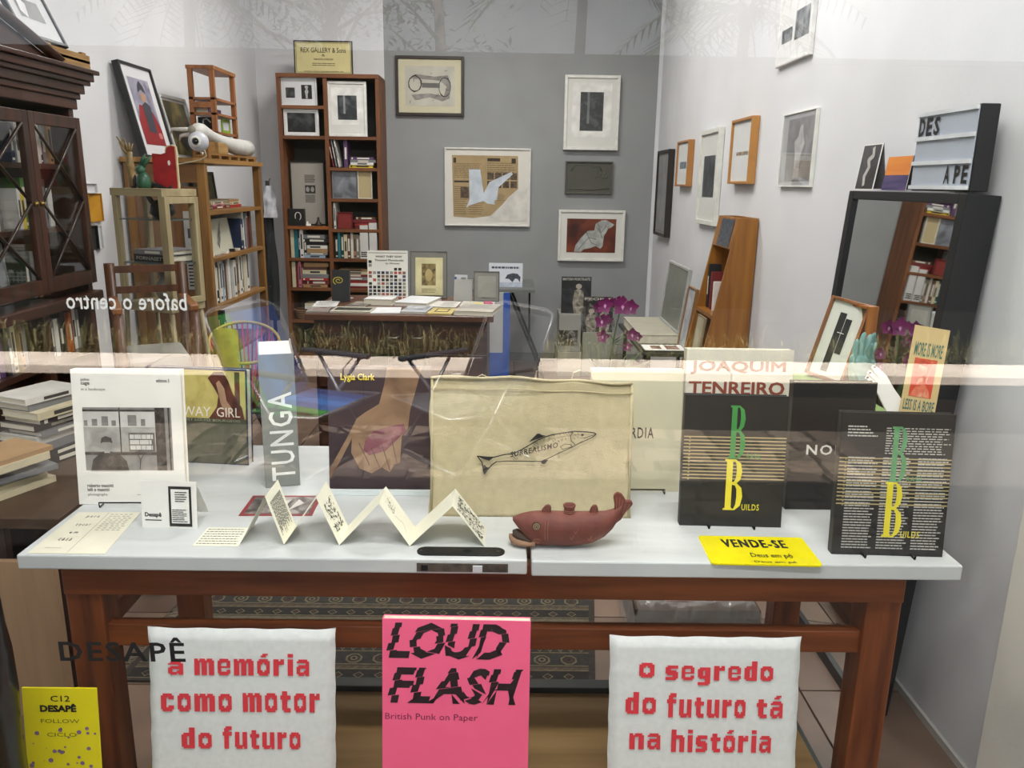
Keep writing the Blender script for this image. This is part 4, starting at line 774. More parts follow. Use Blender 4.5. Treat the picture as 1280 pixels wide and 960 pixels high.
# ================================================================== books by the row
PAL = [('black', '#1d1d1f'), ('white', '#d9d7d0'), ('cream', '#cdc3a4'), ('grey', '#77797b'), ('dark red', '#6e1f22'), ('red', '#a12a28'), ('navy', '#1f2c4d'), ('blue', '#2d5fa0'), ('teal', '#1f6f7c'),
       ('dark green', '#22402f'), ('green', '#4f7d3c'), ('yellow', '#d9bd2b'), ('orange', '#c4662a'), ('brown', '#5a3a28'), ('tan', '#a5835a'), ('purple', '#54365f'), ('pink', '#b9707f'), ('pale blue', '#93adc4')]
PD = dict(PAL)
ORD = 'first second third fourth fifth sixth seventh eighth ninth tenth eleventh twelfth thirteenth fourteenth fifteenth sixteenth seventeenth eighteenth nineteenth twentieth'.split()
PG = paint('#d8d2c0', .85, .05, 70, stretch=(1, 1, 20))
def small_book(label, loc, yaw, t, d, h, col, lean=0, flat=False, group=None, stripe=True, roll=0):
    c = min(.003, t*.18); m_ = MB()
    m_.box(0, c, 0, d, 0, h).box(t-c, t, 0, d, 0, h).box(c, t-c, 0, c, 0, h).box(c, t-c, c, d-.004, .003, h-.004, 1)
    if stripe:
        k = hash_(label) % 3
        if k: m_.box(t*.25, t*.75, -.0006, 0, h*.30, h*(.62+.1*k), 2)
        if k == 2: m_.box(t*.2, t*.8, -.0006, 0, h*.06, h*.12, 2)
    if flat: T_ = MX(((0, 0, 1, -h/2), (0, 1, 0, 0), (1, 0, 0, 0), (0, 0, 0, 1))); m_.v = [T_ @ V(v) for v in m_.v]; m_.f = [f[::-1] for f in m_.f]
    st = '#d8d4c6' if col in ('black', 'navy', 'dark red', 'red', 'dark green', 'brown', 'teal', 'purple', 'blue', 'orange', 'green', 'grey') else '#3a3836'
    o = m_.build('book', [paint(PD[col], .5, .05, 20), PG, paint(st, .6, .02)]); o.location = loc; o.rotation_euler = (0, roll, yaw)
    return tag(o, label, 'book', group)
def hash_(s): return sum(ord(c)*(i+3) for i, c in enumerate(s))
def row(where, P, yaw, L, h0, h1, d, cols, seed, group, t0=.012, t1=.032, leanlast=True):
    r_ = random.Random(seed); x = 0; i = 0; out = []; dx, dy = math.cos(yaw), math.sin(yaw)
    for i, c in enumerate(cols):
        t = r_.uniform(t0, t1)
        if x+t > L: break
        h = r_.uniform(h0, h1); off = r_.uniform(0, .02)
        small_book('%s upright book, %s from left %s' % (c, ORD[i], where), (P[0]+dx*x-dy*off, P[1]+dy*x+dx*off, P[2]), yaw, t, d, h, c, group=group); x += t+.001
    return x
def stack(where, P, yaw, cols, L0, L1, d, seed, group, t0=.012, t1=.03, jit=.04):
    r_ = random.Random(seed); z = P[2]; n = len(cols)
    for i, c in enumerate(cols):
        t = r_.uniform(t0, t1); pos = 'bottom' if i == 0 else 'top' if i == n-1 else ORD[i]+' from bottom'
        small_book('%s flat book, %s of the stack %s' % (c, pos, where), (P[0]+r_.uniform(-1, 1)*jit*.3, P[1]+r_.uniform(-1, 1)*jit*.2, z), yaw+r_.uniform(-1, 1)*jit, t, d*r_.uniform(.9, 1), r_.uniform(L0, L1), c, flat=True, group=group); z += t
    return z
# ================================================================== tall bookcase against the back wall
BF = 6.16; bx = lambda px, py=230: at(px, py, Y=BF).x; bz = lambda py, px=405: at(px, py, Y=BF).z
wdm = wood('#5b3419', '#83502c', .5, 'x', 4); wdz = wood('#5b3419', '#83502c', .5, 'z', 4)
xL, xR, xM = bx(351.5), bx(476.5), bx(410.5); zT = bz(92); bc = thing('tall_bookcase', 'tall brown open bookcase of two columns standing left of the grey wall', 'bookcase', (xL, BF, 0))
bw_, th = xR-xL, .028; mid = xM-xL; D_ = BW-BF-.015
for x in (0, bw_-th): MB().box(x, x+th, 0, D_, 0, zT-th).build('side_panel', wdz, bc, .002)
MB().box(mid-th/2, mid+th/2, .005, D_, .06, zT-th).build('divider', wdz, bc)
MB().box(0, bw_, -.005, D_, zT-th, zT).build('top_board', wdm, bc, .002)
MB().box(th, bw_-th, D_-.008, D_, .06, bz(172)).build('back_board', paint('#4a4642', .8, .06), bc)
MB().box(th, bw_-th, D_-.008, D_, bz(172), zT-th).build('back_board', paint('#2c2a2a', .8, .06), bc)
SL = [132, 170, 283, 323, 360, 400, 445]; SRr = [170, 209, 248, 286, 323, 361, 400, 445]
for i, s in enumerate(SL): MB().box(th, mid-th/2, .004 if i != 2 else -.004, D_-.01, bz(s)-.024, bz(s)).build('shelf', wdm if i != 2 else wood('#7d451d', '#a0602c', .4, 'x', 4), bc, .001)
for s in SRr: MB().box(mid+th/2, bw_-th, .004, D_-.01, bz(s)-.024, bz(s)).build('shelf', wdm, bc, .001)
def shelf_frame(label, xl, xr, yt, zb, dpt, *a, **k):   # picture standing on a shelf of the bookcase
    y_ = BF+dpt; p, q, r_ = at(xl, 200, Y=y_), at(xr, 200, Y=y_), at(xl, yt, Y=y_)
    return frame_at(label, ((p.x+q.x)/2, y_, zb+.001), 0, q.x-p.x, r_.z-zb-.001, .025, *a, base=True, **k)
def two_prints(m, x0, x1, z0, z1, y):
    w_, h_ = x1-x0, z1-z0; m.rect(x0+.12*w_, x0+.40*w_, z0+.22*h_, z0+.66*h_, y, 0).rect(x0+.60*w_, x0+.92*w_, z0+.18*h_, z0+.78*h_, y, 1)
    m.poly([(x0+w_*u, z0+h_*v) for u, v in ((.73, .2), (.72, .4), (.70, .5), (.74, .6), (.70, .7), (.76, .76), (.82, .7), (.79, .6), (.82, .5), (.79, .38), (.79, .2))], y-.0006, 2)
gm = photo('#2b2b2b', '#4b4c4c', '#7b7c7c', 18, 4)
shelf_frame('white framed pair of small photographs, top left of the tall bookcase', 353.5, 399, 96, bz(132), .02, '#dedfdf', .006, '#d6d7d9', .01, two_prints, amats=[gm, paint('#1e1e1e', .6), paint('#b5b5b2', .6)])
shelf_frame('white framed dark landscape photograph, second shelf of the tall bookcase', 357, 400, 136, bz(170), .03, '#dedfdf', .014, '#e0e0de', .012, sm_art, amats=[photo('#0f1010', '#1d1e1e', '#4a4c4d', 9, 2)])
shelf_frame('large white framed upright dark photograph, top right of the tall bookcase', 411, 460, 101, bz(170), .03, '#e2e2de', .018, '#d9d8d3', (.06, .055, .10, .08), art_inset, amats=[photo('#232628', '#34383a', '#565b5e', 14, 3), paint('#e6e5e1', .8), paint('#8d9294', .5)])
def poster_txt(m, x0, x1, z0, z1, y):
    w_, h_ = x1-x0, z1-z0; m.greek(x0+.4*w_, x0+.75*w_, z0+.68*h_, z0+.82*h_, 6, y, 0, .5, .1, 3).rect(x0+.4*w_, x0+.75*w_, z0+.50*h_, z0+.64*h_, y, 0).disc(x0+.49*w_, z0+.57*h_, w_*.06, h_*.045, y-.0006, 1).disc(x0+.65*w_, z0+.57*h_, w_*.06, h_*.045, y-.0006, 1).greek(x0+.4*w_, x0+.75*w_, z0+.34*h_, z0+.48*h_, 6, y, 0, .5, .1, 5)
shelf_frame('thin black framed pale poster with small text block, open bay of the tall bookcase', 361, 405, 201, bz(283), .12, '#1d1c1b', .010, '#a7a299', .01, poster_txt, amats=[paint('#35322e', .7), paint('#a09b92', .7)])
back_y = BF+.05
def on_shelf(px, s, dpt=.05): return V((at(px, 230, Y=BF+dpt).x, BF+dpt, bz(s)+.0005))
p = on_shelf(358, 283, .03); o = thing('black_box', 'small black box with a white curl drawn on it, beside the pale poster', 'box', p)
MB().box(0, .12, 0, .05, 0, .125).build('box_body', INK, o, .002); MB().tube([(.075+.022*math.cos(t), -.001, .07+.03*math.sin(t)) for t in [R(a) for a in range(-60, 220, 25)]], .003, 5).build('white_curl', WHITE, o)
p = on_shelf(382, 283, .04); o = thing('tiny_figure', 'tiny white figure on the open bay of the tall bookcase', 'figurine', p); MB().lathe([(.012, 0), (.013, .012), (.006, .022), (.008, .03), (.0, .036)], 10).build('figure_body', WHITE, o); MB().lathe([(.008, 0), (.008, .012), (0, .018)], 10, 0, tr(.018, 0, 0)).build('figure_side', WHITE, o)
p = on_shelf(396, 283, .04); o = thing('dark_figurine', 'small dark pear-shaped figurine right of the tiny white figure', 'figurine', p); MB().lathe([(.026, 0), (.030, .012), (.014, .03), (.008, .05), (.011, .06), (0, .068)], 14).build('figurine_body', paint('#2a1c19', .5), o)
w4 = 'on the tall bookcase, '
x0 = bx(358); row('in the left column, fourth bay, tall bookcase', (x0, BF+.02, bz(323)+.0005), 0, .13, .19, .22, .16, ['cream', 'teal', 'navy', 'white', 'black'], 5, 'books in the tall bookcase', .016, .03)
stack('in the left column, fourth bay, tall bookcase', (bx(388), BF+.03, bz(323)+.0005), 0, ['pale blue', 'grey', 'tan', 'white', 'black', 'black', 'grey'], .16, .21, .15, 3, 'books in the tall bookcase', .018, .032)
row('in the left column, fifth bay, tall bookcase', (x0, BF+.02, bz(360)+.0005), 0, .12, .17, .20, .16, ['cream', 'dark red', 'pink', 'dark red'], 6, 'books in the tall bookcase', .016, .03)
stack('in the left column, fifth bay, tall bookcase', (bx(389), BF+.03, bz(360)+.0005), 0, ['tan', 'dark red', 'red', 'grey', 'cream', 'brown', 'tan'], .17, .21, .15, 4, 'books in the tall bookcase', .018, .032)
stack('in the left column, lowest bay, tall bookcase', (bx(388), BF+.03, bz(400)+.0005), 0, ['black', 'grey', 'black', 'white', 'cream'], .17, .22, .15, 9, 'books in the tall bookcase', .018, .03)
# right column
zz2 = bz(209)+.0005
for i, (px, c, rl) in enumerate(((414.5, 'dark red', -.17), (418, 'grey', -.17), (421.5, 'white', -.17))):
    small_book('%s thin leaning book, %s from left beside the purple one, tall bookcase' % (c, ORD[i]), (bx(px)+.012, BF+.02, zz2+.0035), 0, .009, .15, .20, c, group='books in the tall bookcase', roll=rl)
small_book('purple upright book with green band beside the yellow stack', (bx(430), BF+.03, zz2), 0, .028, .15, .20, 'purple', group='books in the tall bookcase')
z = stack('right of the purple book, tall bookcase', (bx(452.5), BF+.03, zz2), 0, ['yellow', 'white', 'grey', 'purple'], .17, .19, .14, 7, 'books in the tall bookcase', .018, .022)
o = shelf_frame('pale grey folder with a dark city photograph, third bay right column of tall bookcase', 414, 445, 214, bz(248), .03, '#8b8d91', .003, '#84868c', .002, solid(), name='folder', cat='folder', amats=[photo('#54565c', '#7c7f86', '#8f929a', 8, 3)])
o = shelf_frame('tan folder with white border, right of the grey folder, tall bookcase', 446, 464, 211, bz(248), .025, '#d9d5c8', .006, '#b3a37c', .004, None, name='folder', cat='folder')
small_book('white upright book at the left, below the grey folder, tall bookcase', (bx(414.5), BF+.03, bz(286)+.0005), .0, .016, .15, .19, 'white', group='books in the tall bookcase')
o = shelf_frame('small dark red square book facing out, below the grey folder', 419, 438, 265, bz(286), .02, '#6e2122', .004, '#7e2a26', .002, None, name='book', cat='book')
stack('right of the small dark red square book', (bx(453), BF+.06, bz(286)+.0005), 0, ['dark red', 'red', 'dark red', 'brown'], .15, .19, .14, 12, 'books in the tall bookcase', .02, .03)
row('in the right column, fifth bay, tall bookcase', (bx(414.5), BF+.02, bz(323)+.0005), 0, .21, .17, .21, .16, ['black', 'teal', 'dark green', 'cream', 'brown', 'white', 'tan', 'grey', 'cream', 'black', 'tan', 'dark green', 'brown', 'orange'], 15, 'books in the tall bookcase', .015, .026)
stack('behind the black spiral book, tall bookcase', (bx(438), BF+.05, bz(361)+.0005), 0, ['dark red', 'white', 'red', 'grey', 'dark red', 'cream', 'tan'], .2, .26, .15, 18, 'books in the tall bookcase', .016, .028)
stack('in the right column, lowest bay, tall bookcase', (bx(438), BF+.05, bz(400)+.0005), 0, ['brown', 'black', 'grey', 'white'], .2, .26, .15, 19, 'books in the tall bookcase', .016, .028)
# basket at the left foot
p = on_shelf(362, 400, .02); 
o = thing('basket', 'flat brown woven basket in the left of the tall bookcase', 'basket', (bx(371), BF+.10, bz(400)+.001)); bsm = paint('#8a6a48', .9, .2, 90, bump=.5); 
for k in range(5): MB().tube([((.075+.003*k)*math.cos(t), (.07+.003*k)*math.sin(t), .008+.014*k) for t in [6.2832*i/20 for i in range(21)]], .0075, 6).build('woven_ring', bsm, o)
MB().lathe([(0.0, .001), (.07, .001), (.07, .006)], 20).build('basket_bottom', bsm, o)
# gallery sign on top
p0, p1, p2 = at(368, 89, Y=BF+.06), at(441, 89, Y=BF+.06), at(368, 50, Y=BF+.06)
def art_sign(m, x0, x1, z0, z1, y):
    w_, h_ = x1-x0, z1-z0; m.rect(x0, x1, z0, z1, y+.0004, 1).rect(x0+.006, x1-.006, z0+.006, z1-.006, y+.0002, 2).rect(x0+.009, x1-.009, z0+.009, z1-.009, y, 1)
    m.text('REX GALLERY & Sons', x0+.10*w_, x0+.90*w_, z0+.66*h_, z0+.82*h_, y-.0005, 0, .01).text('&', x0+.47*w_, x0+.53*w_, z0+.54*h_, z0+.62*h_, y-.0005, 0).text('FASHION LONDON', x0+.33*w_, x0+.67*w_, z0+.42*h_, z0+.48*h_, y-.0005, 0, .02)
    for a, b in ((.34, .30), (.28, .24), (.08, .05)): m.greek(x0+(.3 if a > .1 else .15)*w_, x0+(.7 if a > .1 else .85)*w_, z0+b*h_, z0+a*h_, 1, y-.0005, 0, .5, 0, 3, word=.2)
frame_at('cream gallery name board in a black frame, standing on top of the tall bookcase', ((p0.x+p1.x)/2, BF+.06, zT+.001), 0, p1.x-p0.x, p2.z-zT, .02, '#1e1d1b', .008, '#cfc48f', .0, art_sign, base=True, name='gallery_sign', cat='sign', amats=[paint('#3a3427', .7), paint('#cdc28d', .8, .03), paint('#3a3427', .7)], lean=.03)
# white empty frame and binders at the bookcase's right side
p, q = at(449, 262, Y=BF-.03), at(481, 200, Y=BF-.03)
# binders
for i, (xa, xb, yt, lb) in enumerate(((450, 460, 276, 'white binder with small black print on the bottom, left of the pair'), (461.5, 471, 273, 'white binder with small black print on the bottom, right of the pair'))):
    a_, b_ = at(xa, 300, Y=BF+.006), at(xb, 300, Y=BF+.006); z1 = at(xa, yt+6, Y=BF).z; o = thing('binder', lb, 'binder', (a_.x, BF+.006, bz(323)+.0005), group='white binders')
    h = z1-bz(323); ww = b_.x-a_.x
    MB().box(0, ww, 0, .26, 0, h).build('binder_cover', paint('#c9c8c4', .6, .03), o, .001)
    MB().greek(ww*.1, ww*.9, h*.05, h*.22, 3, -.0006, 0, .6, .2, 3, None, .3).build('print', INK, o)
# a ledge that carries the right binder
# ================================================================== things hanging between bookcase and pine shelves
cr2 = thing('coat_stand', 'thin dark coat stand left of the tall bookcase, carrying the coat and bags', 'coat stand', (at(338, 300, Y=6.04).x, 6.04, 0))
MB().lathe([(0, 0), (.07, 0), (.065, .02), (.02, .03), (0, .03)], 20).build('base', paint('#2a2420', .5), cr2); MB().tube([(0, 0, .03), (0, 0, at(336, 226, Y=6.04).z)], .014, 8).build('pole', paint('#2a2420', .5), cr2)
def hanging(label, name, cat, xl, xr, yt, yb, Y, col, seed, amp=.02):
    a_, b_ = at(xl, (yt+yb)/2, Y=Y), at(xr, (yt+yb)/2, Y=Y); z1, z0 = at(xl, yt, Y=Y).z, at(xl, yb, Y=Y).z; W_ = b_.x-a_.x; o = thing(name, label, cat, ((a_.x+b_.x)/2, Y, z0))
    vs, fs = cloth_panel(W_, z1-z0, 0, 14, amp, seed); vs2 = [(x*(1-.5*(z/(z1-z0))**4), y, z) for x, y, z in vs]; N1 = len(vs2); m_ = MB()
    m_.add(vs2+[(x, y+.03, z) for x, y, z in vs2], fs+[tuple(k_+N1 for k_ in f[::-1]) for f in fs], 0, smooth=True); m_.build('cloth', paint(col, .85, .12, 14), o)
    MB().tube([(0, .02, z1-z0-.01), (0, .02, z1-z0+.03), (0, .05, z1-z0+.05)], .004, 6).build('hook', paint('#55524e', .4, metal=.8), o)
hanging('white paper bag hanging left of the tall bookcase', 'hanging_bag', 'bag', 329, 344, 232, 272, 5.9, '#c5c6cc', 4, .008)
hanging('dark patterned coat hanging left of the tall bookcase, under the white bag', 'hanging_coat', 'coat', 327, 346, 262, 400, 5.975, '#24262a', 6)
hanging('cream cloth hanging low between the pine shelves and tall bookcase', 'hanging_cloth', 'cloth', 331, 343, 322, 358, 5.985, '#b8ab88', 8, .01)
# ================================================================== writing desk with the book display
dl, dr = at(380, 391, Y=3.75), at(617, 397, Y=3.75); DZ = (dl.z+dr.z)/2; DYF, DYB = 3.75, 4.42; dk = thing('writing_desk', 'dark brown wooden desk with drawers, covered with books, in the middle of the shop', 'desk', (dl.x, DYF, 0))
dw = dr.x-dl.x; dwm = wood('#2c160d', '#4d2a19', .4, 'x', 4, coat=.1); dwz = wood('#2a150c', '#47281a', .4, 'z', 4)
MB().box(0, dw, 0, DYB-DYF, DZ-.03, DZ).build('desk_top', wood('#3f2214', '#6a4028', .4, 'x', 4, coat=.2), dk, .004)
MB().box(.03, dw-.03, .06, DYB-DYF-.03, DZ-.20, DZ-.031).build('frieze', dwm, dk)
for x0_, x1_ in ((.03, .30), (dw-.33, dw-.03)):
    MB().box(x0_, x1_, .06, DYB-DYF-.03, 0, DZ-.20).build('pedestal', dwz, dk, .003)
    for k in range(3):
        zt2 = DZ-.21-.17*k; dr_ = MB().box(x0_+.02, x1_-.02, .045, .06, zt2-.155, zt2).build('drawer', dwm, dk, .003)
        MB().tube([((x0_+x1_)/2-.03, .045, zt2-.075), ((x0_+x1_)/2-.02, .03, zt2-.08), ((x0_+x1_)/2+.02, .03, zt2-.08), ((x0_+x1_)/2+.03, .045, zt2-.075)], .004, 6).build('handle', paint('#b8b5ac', .3, metal=.9), dr_)
MB().box(.03, dw-.03, DYB-DYF-.05, DYB-DYF-.03, .1, DZ-.2).build('modesty_panel', dwz, dk)
for k in range(2):
    x0_ = .33+k*(dw-.66)/2; dr_ = MB().box(x0_+.01, x0_+(dw-.66)/2-.01, .045, .06, DZ-.175, DZ-.045).build('drawer', dwm, dk, .003)
    MB().tube([(x0_+.05, .045, DZ-.11), (x0_+.06, .03, DZ-.115), (x0_+.10, .03, DZ-.115), (x0_+.11, .045, DZ-.11)], .004, 6).build('handle', paint('#b8b5ac', .3, metal=.9), dr_)
def flat_item(label, bl, br, tl, t, col, art=None, amats=None, name='book', cat='book', Z=None, pages=True, group='books lying on the desk'):
    Z = DZ if Z is None else Z; loc, yaw, wd, dp = lay(bl, br, tl, Z); dp = min(dp, .34)
    o = thing(name, label, cat, (loc.x, loc.y, Z+.0005), yaw, 0, group)
    if t > .006 and pages:
        c = .002; MB().box(-wd/2, wd/2, 0, dp, 0, c).box(-wd/2, wd/2, 0, dp, t-c, t).box(-wd/2, -wd/2+c, 0, dp, c, t-c).build('cover', paint(col, .5, .04), o); MB().box(-wd/2+c, wd/2-.003, .003, dp-.003, c, t-c).build('page_block', PG, o)
    else: MB().box(-wd/2, wd/2, 0, dp, 0, t).build('cover', paint(col, .5, .04), o)
    if art: m_ = MB(); art(m_, wd, dp, -t-.0006); m_.build('print', amats, o)
    return o
gk = lambda n, a=.1, b=.9, c=.15, d=.85, f=.4: (lambda m, wd, dp, y: m.greek(wd*(a-.5), wd*(b-.5), dp*c, dp*d, n, y, 0, f, .3, 4, FLAT, .1))
rc = lambda a=.1, b=.9, c=.1, d=.9: (lambda m, wd, dp, y: m.rect(wd*(a-.5), wd*(b-.5), dp*c, dp*d, y, 0, FLAT))
flat_item('grey magazine at the front left corner of the desk', (382, 391), (410, 391), (390, 385), .006, '#8d8680', rc(), [photo('#5b4a45', '#8b7b74', '#a59a93', 14, 3)])
flat_item('white text leaflet behind the grey magazine on the desk', (390, 384), (420, 384), (398, 377), .003, '#d3d2ce', gk(4), [paint('#8a8884', .7)])
flat_item('open dark green landscape book at the front left of the desk', (412, 391), (463, 392), (420, 385), .008, '#b9b3a2', rc(.06, .94, .25, .8), [paint('#22281c', .5, .2)])
flat_item('small black and white card beneath the black spiral book', (411, 376), (426, 377), (413, 371), .003, '#cfd0d2', rc(.1, .6, .2, .8), [INK])
flat_item('grey patterned magazine left of the thick white book', (430, 384), (455, 385), (438, 377), .005, '#6f675f', rc(), [photo('#3b3632', '#6f675f', '#a59c92', 12, 6)])
flat_item('thick white book lying at the middle of the desk', (455, 381), (490, 382), (460, 371), .030, '#d8d9d6')
flat_item('thin white booklet at the front middle of the desk', (463, 392), (500, 392), (469, 385), .004, '#dadbdd')
flat_item('thick white book right of the first thick white book', (493, 382), (533, 384), (500, 373), .018, '#d5d7da')
flat_item('stack-like fanned grey brochure at the front of the desk', (500, 392), (532, 393), (507, 384), .010, '#aeb1b6', rc(.05, .9, .3, .9), [photo('#3e4248', '#80858c', '#c2c6ca', 12, 6)])
flat_item('cream booklet with a square ornament at the front of the desk', (533, 393), (564, 394), (537, 386), .006, '#c2ae6c', lambda m, wd, dp, y: m.rect(-wd*.28, wd*.28, dp*.25, dp*.85, y, 0, FLAT).rect(-wd*.22, wd*.22, dp*.35, dp*.75, y-.0003, 1, FLAT), [paint('#4a3c1d', .7), paint('#c2ae6c', .7)])
flat_item('pale leaflet behind the cream booklet with ornament', (535, 384), (570, 385), (540, 377), .004, '#cfccc4', gk(3, .4, .9), [paint('#8a8884', .7)])
flat_item('thick pale boxed book at the front right of the desk', (567, 394), (615, 396), (570, 384), .022, '#b7b0a2', rc(.02, .98, .3, .9), [paint('#9d9a92', .6, .1)])
flat_item('pale wide sheet at the right rear of the desk', (574, 383), (616, 384), (578, 377), .003, '#bdb9b0')
flat_item('yellow flag-shaped paper on the desk right side', (592, 382), (604, 382), (590, 379), .002, '#d8c51e', name='paper', cat='paper', Z=DZ+.004)
o = flat_item('bright pink toy-like trinkets strip at right of the desk', (606, 382), (616, 382), (606, 379), .010, '#b04a6c', name='trinket', cat='trinket', pages=False, Z=DZ+.004)
def desk_stand(label, xl, xr, yt, yb, col, t, lean, art, amats, name='book', cat='book', fr=None):
    loc, yaw, wd, hh = stand((xl, yb), (xr, yb+.5), (xl, yt), DZ, lean); loc.y = min(loc.y, DYB-.07); o = thing(name, label, cat, (loc.x, loc.y, DZ+.0005), yaw, lean)
    if fr: MB().box(-wd/2, -wd/2+fr, 0, t, 0, hh).box(wd/2-fr, wd/2, 0, t, 0, hh).box(-wd/2+fr, wd/2-fr, 0, t, 0, fr).box(-wd/2+fr, wd/2-fr, 0, t, hh-fr, hh).build('frame', paint(fr and '#55534c', .4), o); MB().box(-wd/2+fr, wd/2-fr, t*.3, t, fr, hh-fr).build('mount', paint(col, .8, .02), o)
    elif t > .01: MB().box(-wd/2, wd/2, 0, .003, 0, hh).box(-wd/2, wd/2, t-.003, t, 0, hh).box(-wd/2, -wd/2+.003, .003, t-.003, 0, hh).build('cover', paint(col, .5, .03), o); MB().box(-wd/2+.003, wd/2-.003, .003, t-.003, .003, hh-.003).build('page_block', PG, o)
    else: MB().box(-wd/2, wd/2, 0, t, 0, hh).build('board', paint(col, .6, .02), o)
    if art: m_ = MB(); art(m_, wd, hh); m_.build('print', amats, o)
    return o
spiral = lambda m, W_, H_: m.line([(W_*(-.12+(.05+.012*i)*math.cos(i*.55)*1.2), H_*(.66+(.02+.006*i)*math.sin(i*.55))) for i in range(20)], .004, -.0008)
desk_stand('black book with a yellow spiral, standing at the left rear of the desk', 415, 437, 337, 377, '#222427', .02, .12, spiral, [paint('#c9b63a', .5)])
def grid(m, W_, H_):
    r_ = random.Random(9); 
    for j in range(11):
        for i in range(9):
            if j > 7 and not (j == 8 and i in (6, 7)): 
                if i != 0: continue
            if r_.random() < .06: continue
            x = W_*(-.47+i*.105); z = H_*(.03+j*.072); m.rect(x, x+W_*.078, z, z+H_*.055, -.0008, r_.choice((0, 0, 1, 2, 3, 4)))
    m.text('WHAT THEY SOW', -W_*.30, W_*.36, H_*.86, H_*.90, -.0008, 0, .03).text('Thousand Photobooks', -W_*.32, W_*.40, H_*.79, H_*.83, -.0008, 0, .02).text('by Women', -W_*.05, W_*.3, H_*.72, H_*.765, -.0008, 0, .02).rect(-W_*.47, W_*.47, H_*.945, H_*.96, -.0008, 3)
desk_stand('white poster board with a grid of tiny pictures, standing at the rear of the desk', 460, 510, 313, 376, '#dddbd2', .006, .08, grid, [INK, paint('#7b5b49', .7), paint('#4a4c66', .7), paint('#8f8c84', .7), paint('#a04a3a', .7)], 'poster_board', 'poster')
def portrait(m, W_, H_): m.rect(-W_*.36, W_*.38, H_*.07, H_*.87, -.0006, 0).rect(-W_*.19, W_*.19, H_*.28, H_*.74, -.001, 1).disc(0, H_*.50, W_*.10, H_*.13, -.0014, 2).greek(-W_*.2, W_*.2, H_*.12, H_*.22, 3, -.001, 1, .4, .1, 3, None, .2)
desk_stand('grey framed old print with a brown portrait on cream paper, at the rear of the desk', 513, 559, 314, 373, '#7c7b74', .012, .10, portrait, [paint('#cfc79c', .8), photo('#4d3f27', '#7a683f', '#9c8956', 30, 3), paint('#b3a06c', .7)], 'framed_picture', 'picture', fr=.004)
desk_stand('grey slanted card folder leaning at the right rear of the desk', 567, 590, 349, 376, '#9a9a95', .003, .35, None, None, 'card_folder', 'card')
desk_stand('framed smoky grey picture leaning at the right end of the desk', 592, 624, 339, 377, '#85857f', .012, .15, lambda m, W_, H_: m.rect(-W_*.34, W_*.36, H_*.14, H_*.84, -.0006, 0), [photo('#7b7a72', '#8f8e86', '#a3a29a', 6, 3)], 'framed_picture', 'picture', fr=.005)
desk_stand('white booklet with a blue edge standing behind the grey slanted card', 571, 586, 338, 366, '#d0d2d4', .004, .1, lambda m, W_, H_: m.rect(-W_*.5, -W_*.35, H_*.1, H_*.9, -.0008, 0).greek(0, W_*.4, H_*.75, H_*.9, 3, -.0008, 1, .5, .1, 3, None, .3), [paint('#2450a0', .5), INK])
# ------------------------------------------------------------------ trestle table by the grey wall
STY = 5.72; s0, s1 = at(575, 362, Y=STY), at(669, 362, Y=STY); SZ = s1.z; tt = thing('trestle_table', 'narrow grey table on thin black legs against the grey wall', 'table', (s0.x, STY, 0)); sw = s1.x-s0.x
MB().box(0, sw, 0, .6, SZ-.025, SZ).build('table_top', paint('#6f716f', .6, .05), tt, .002)
blk = paint('#191a1b', .4, .03, metal=.6)
f_ = at(683, 466, Z=0); lx = lambda px, py, Y: at(px, py, Y=Y).x-s0.x
MB().tube([(lx(636, 368, STY+.05), .05, SZ-.025), (f_.x-s0.x-.03, max(.01, f_.y-STY-.3), .008)], .011, 6).build('leg', blk, tt)
MB().tube([(lx(662, 368, STY+.05), .08, SZ-.025), (lx(662, 400, STY+.05), .08, .30)], .008, 6).build('brace', blk, tt)
MB().tube([(lx(636, 368, STY+.5), .5, SZ-.025), (f_.x-s0.x-.03, .55, .008)], .011, 6).build('leg', blk, tt)
MB().tube([(.12, .05, SZ-.025), (.02, .04, .008)], .011, 6).build('leg', blk, tt); MB().tube([(.12, .5, SZ-.025), (.02, .55, .008)], .011, 6).build('leg', blk, tt)
a_, b_ = at(611, 358, Y=STY+.12), at(653, 358, Y=STY+.12); z1 = at(611, 329, Y=STY+.12).z
o = thing('magazine', 'white magazine with a dark dog-like photo standing on the trestle table', 'magazine', ((a_.x+b_.x)/2, STY+.12, SZ+.0005), 0, .12); W_, H_ = b_.x-a_.x, (z1-SZ)*1.01
MB().box(-W_/2, W_/2, 0, .006, 0, H_).build('cover', paint('#ccd0d8', .5, .02), o)
MB().poly([(W_*u, H_*v) for u, v in ((-.02, .35), (.05, .52), (.2, .58), (.35, .56), (.44, .42), (.42, .2), (.36, .34), (.28, .36), (.2, .2), (.1, .34))], -.0008, 0).greek(-W_*.42, W_*.4, H_*.76, H_*.86, 1, -.0008, 0, .8, 0, 3, None, .1).rect(-W_*.5, W_*.5, .0, H_*.2, -.0006, 1).build('print', [paint('#3c4250', .6, .2, 60), paint('#aeb6c6', .6, .1, 30)], o)
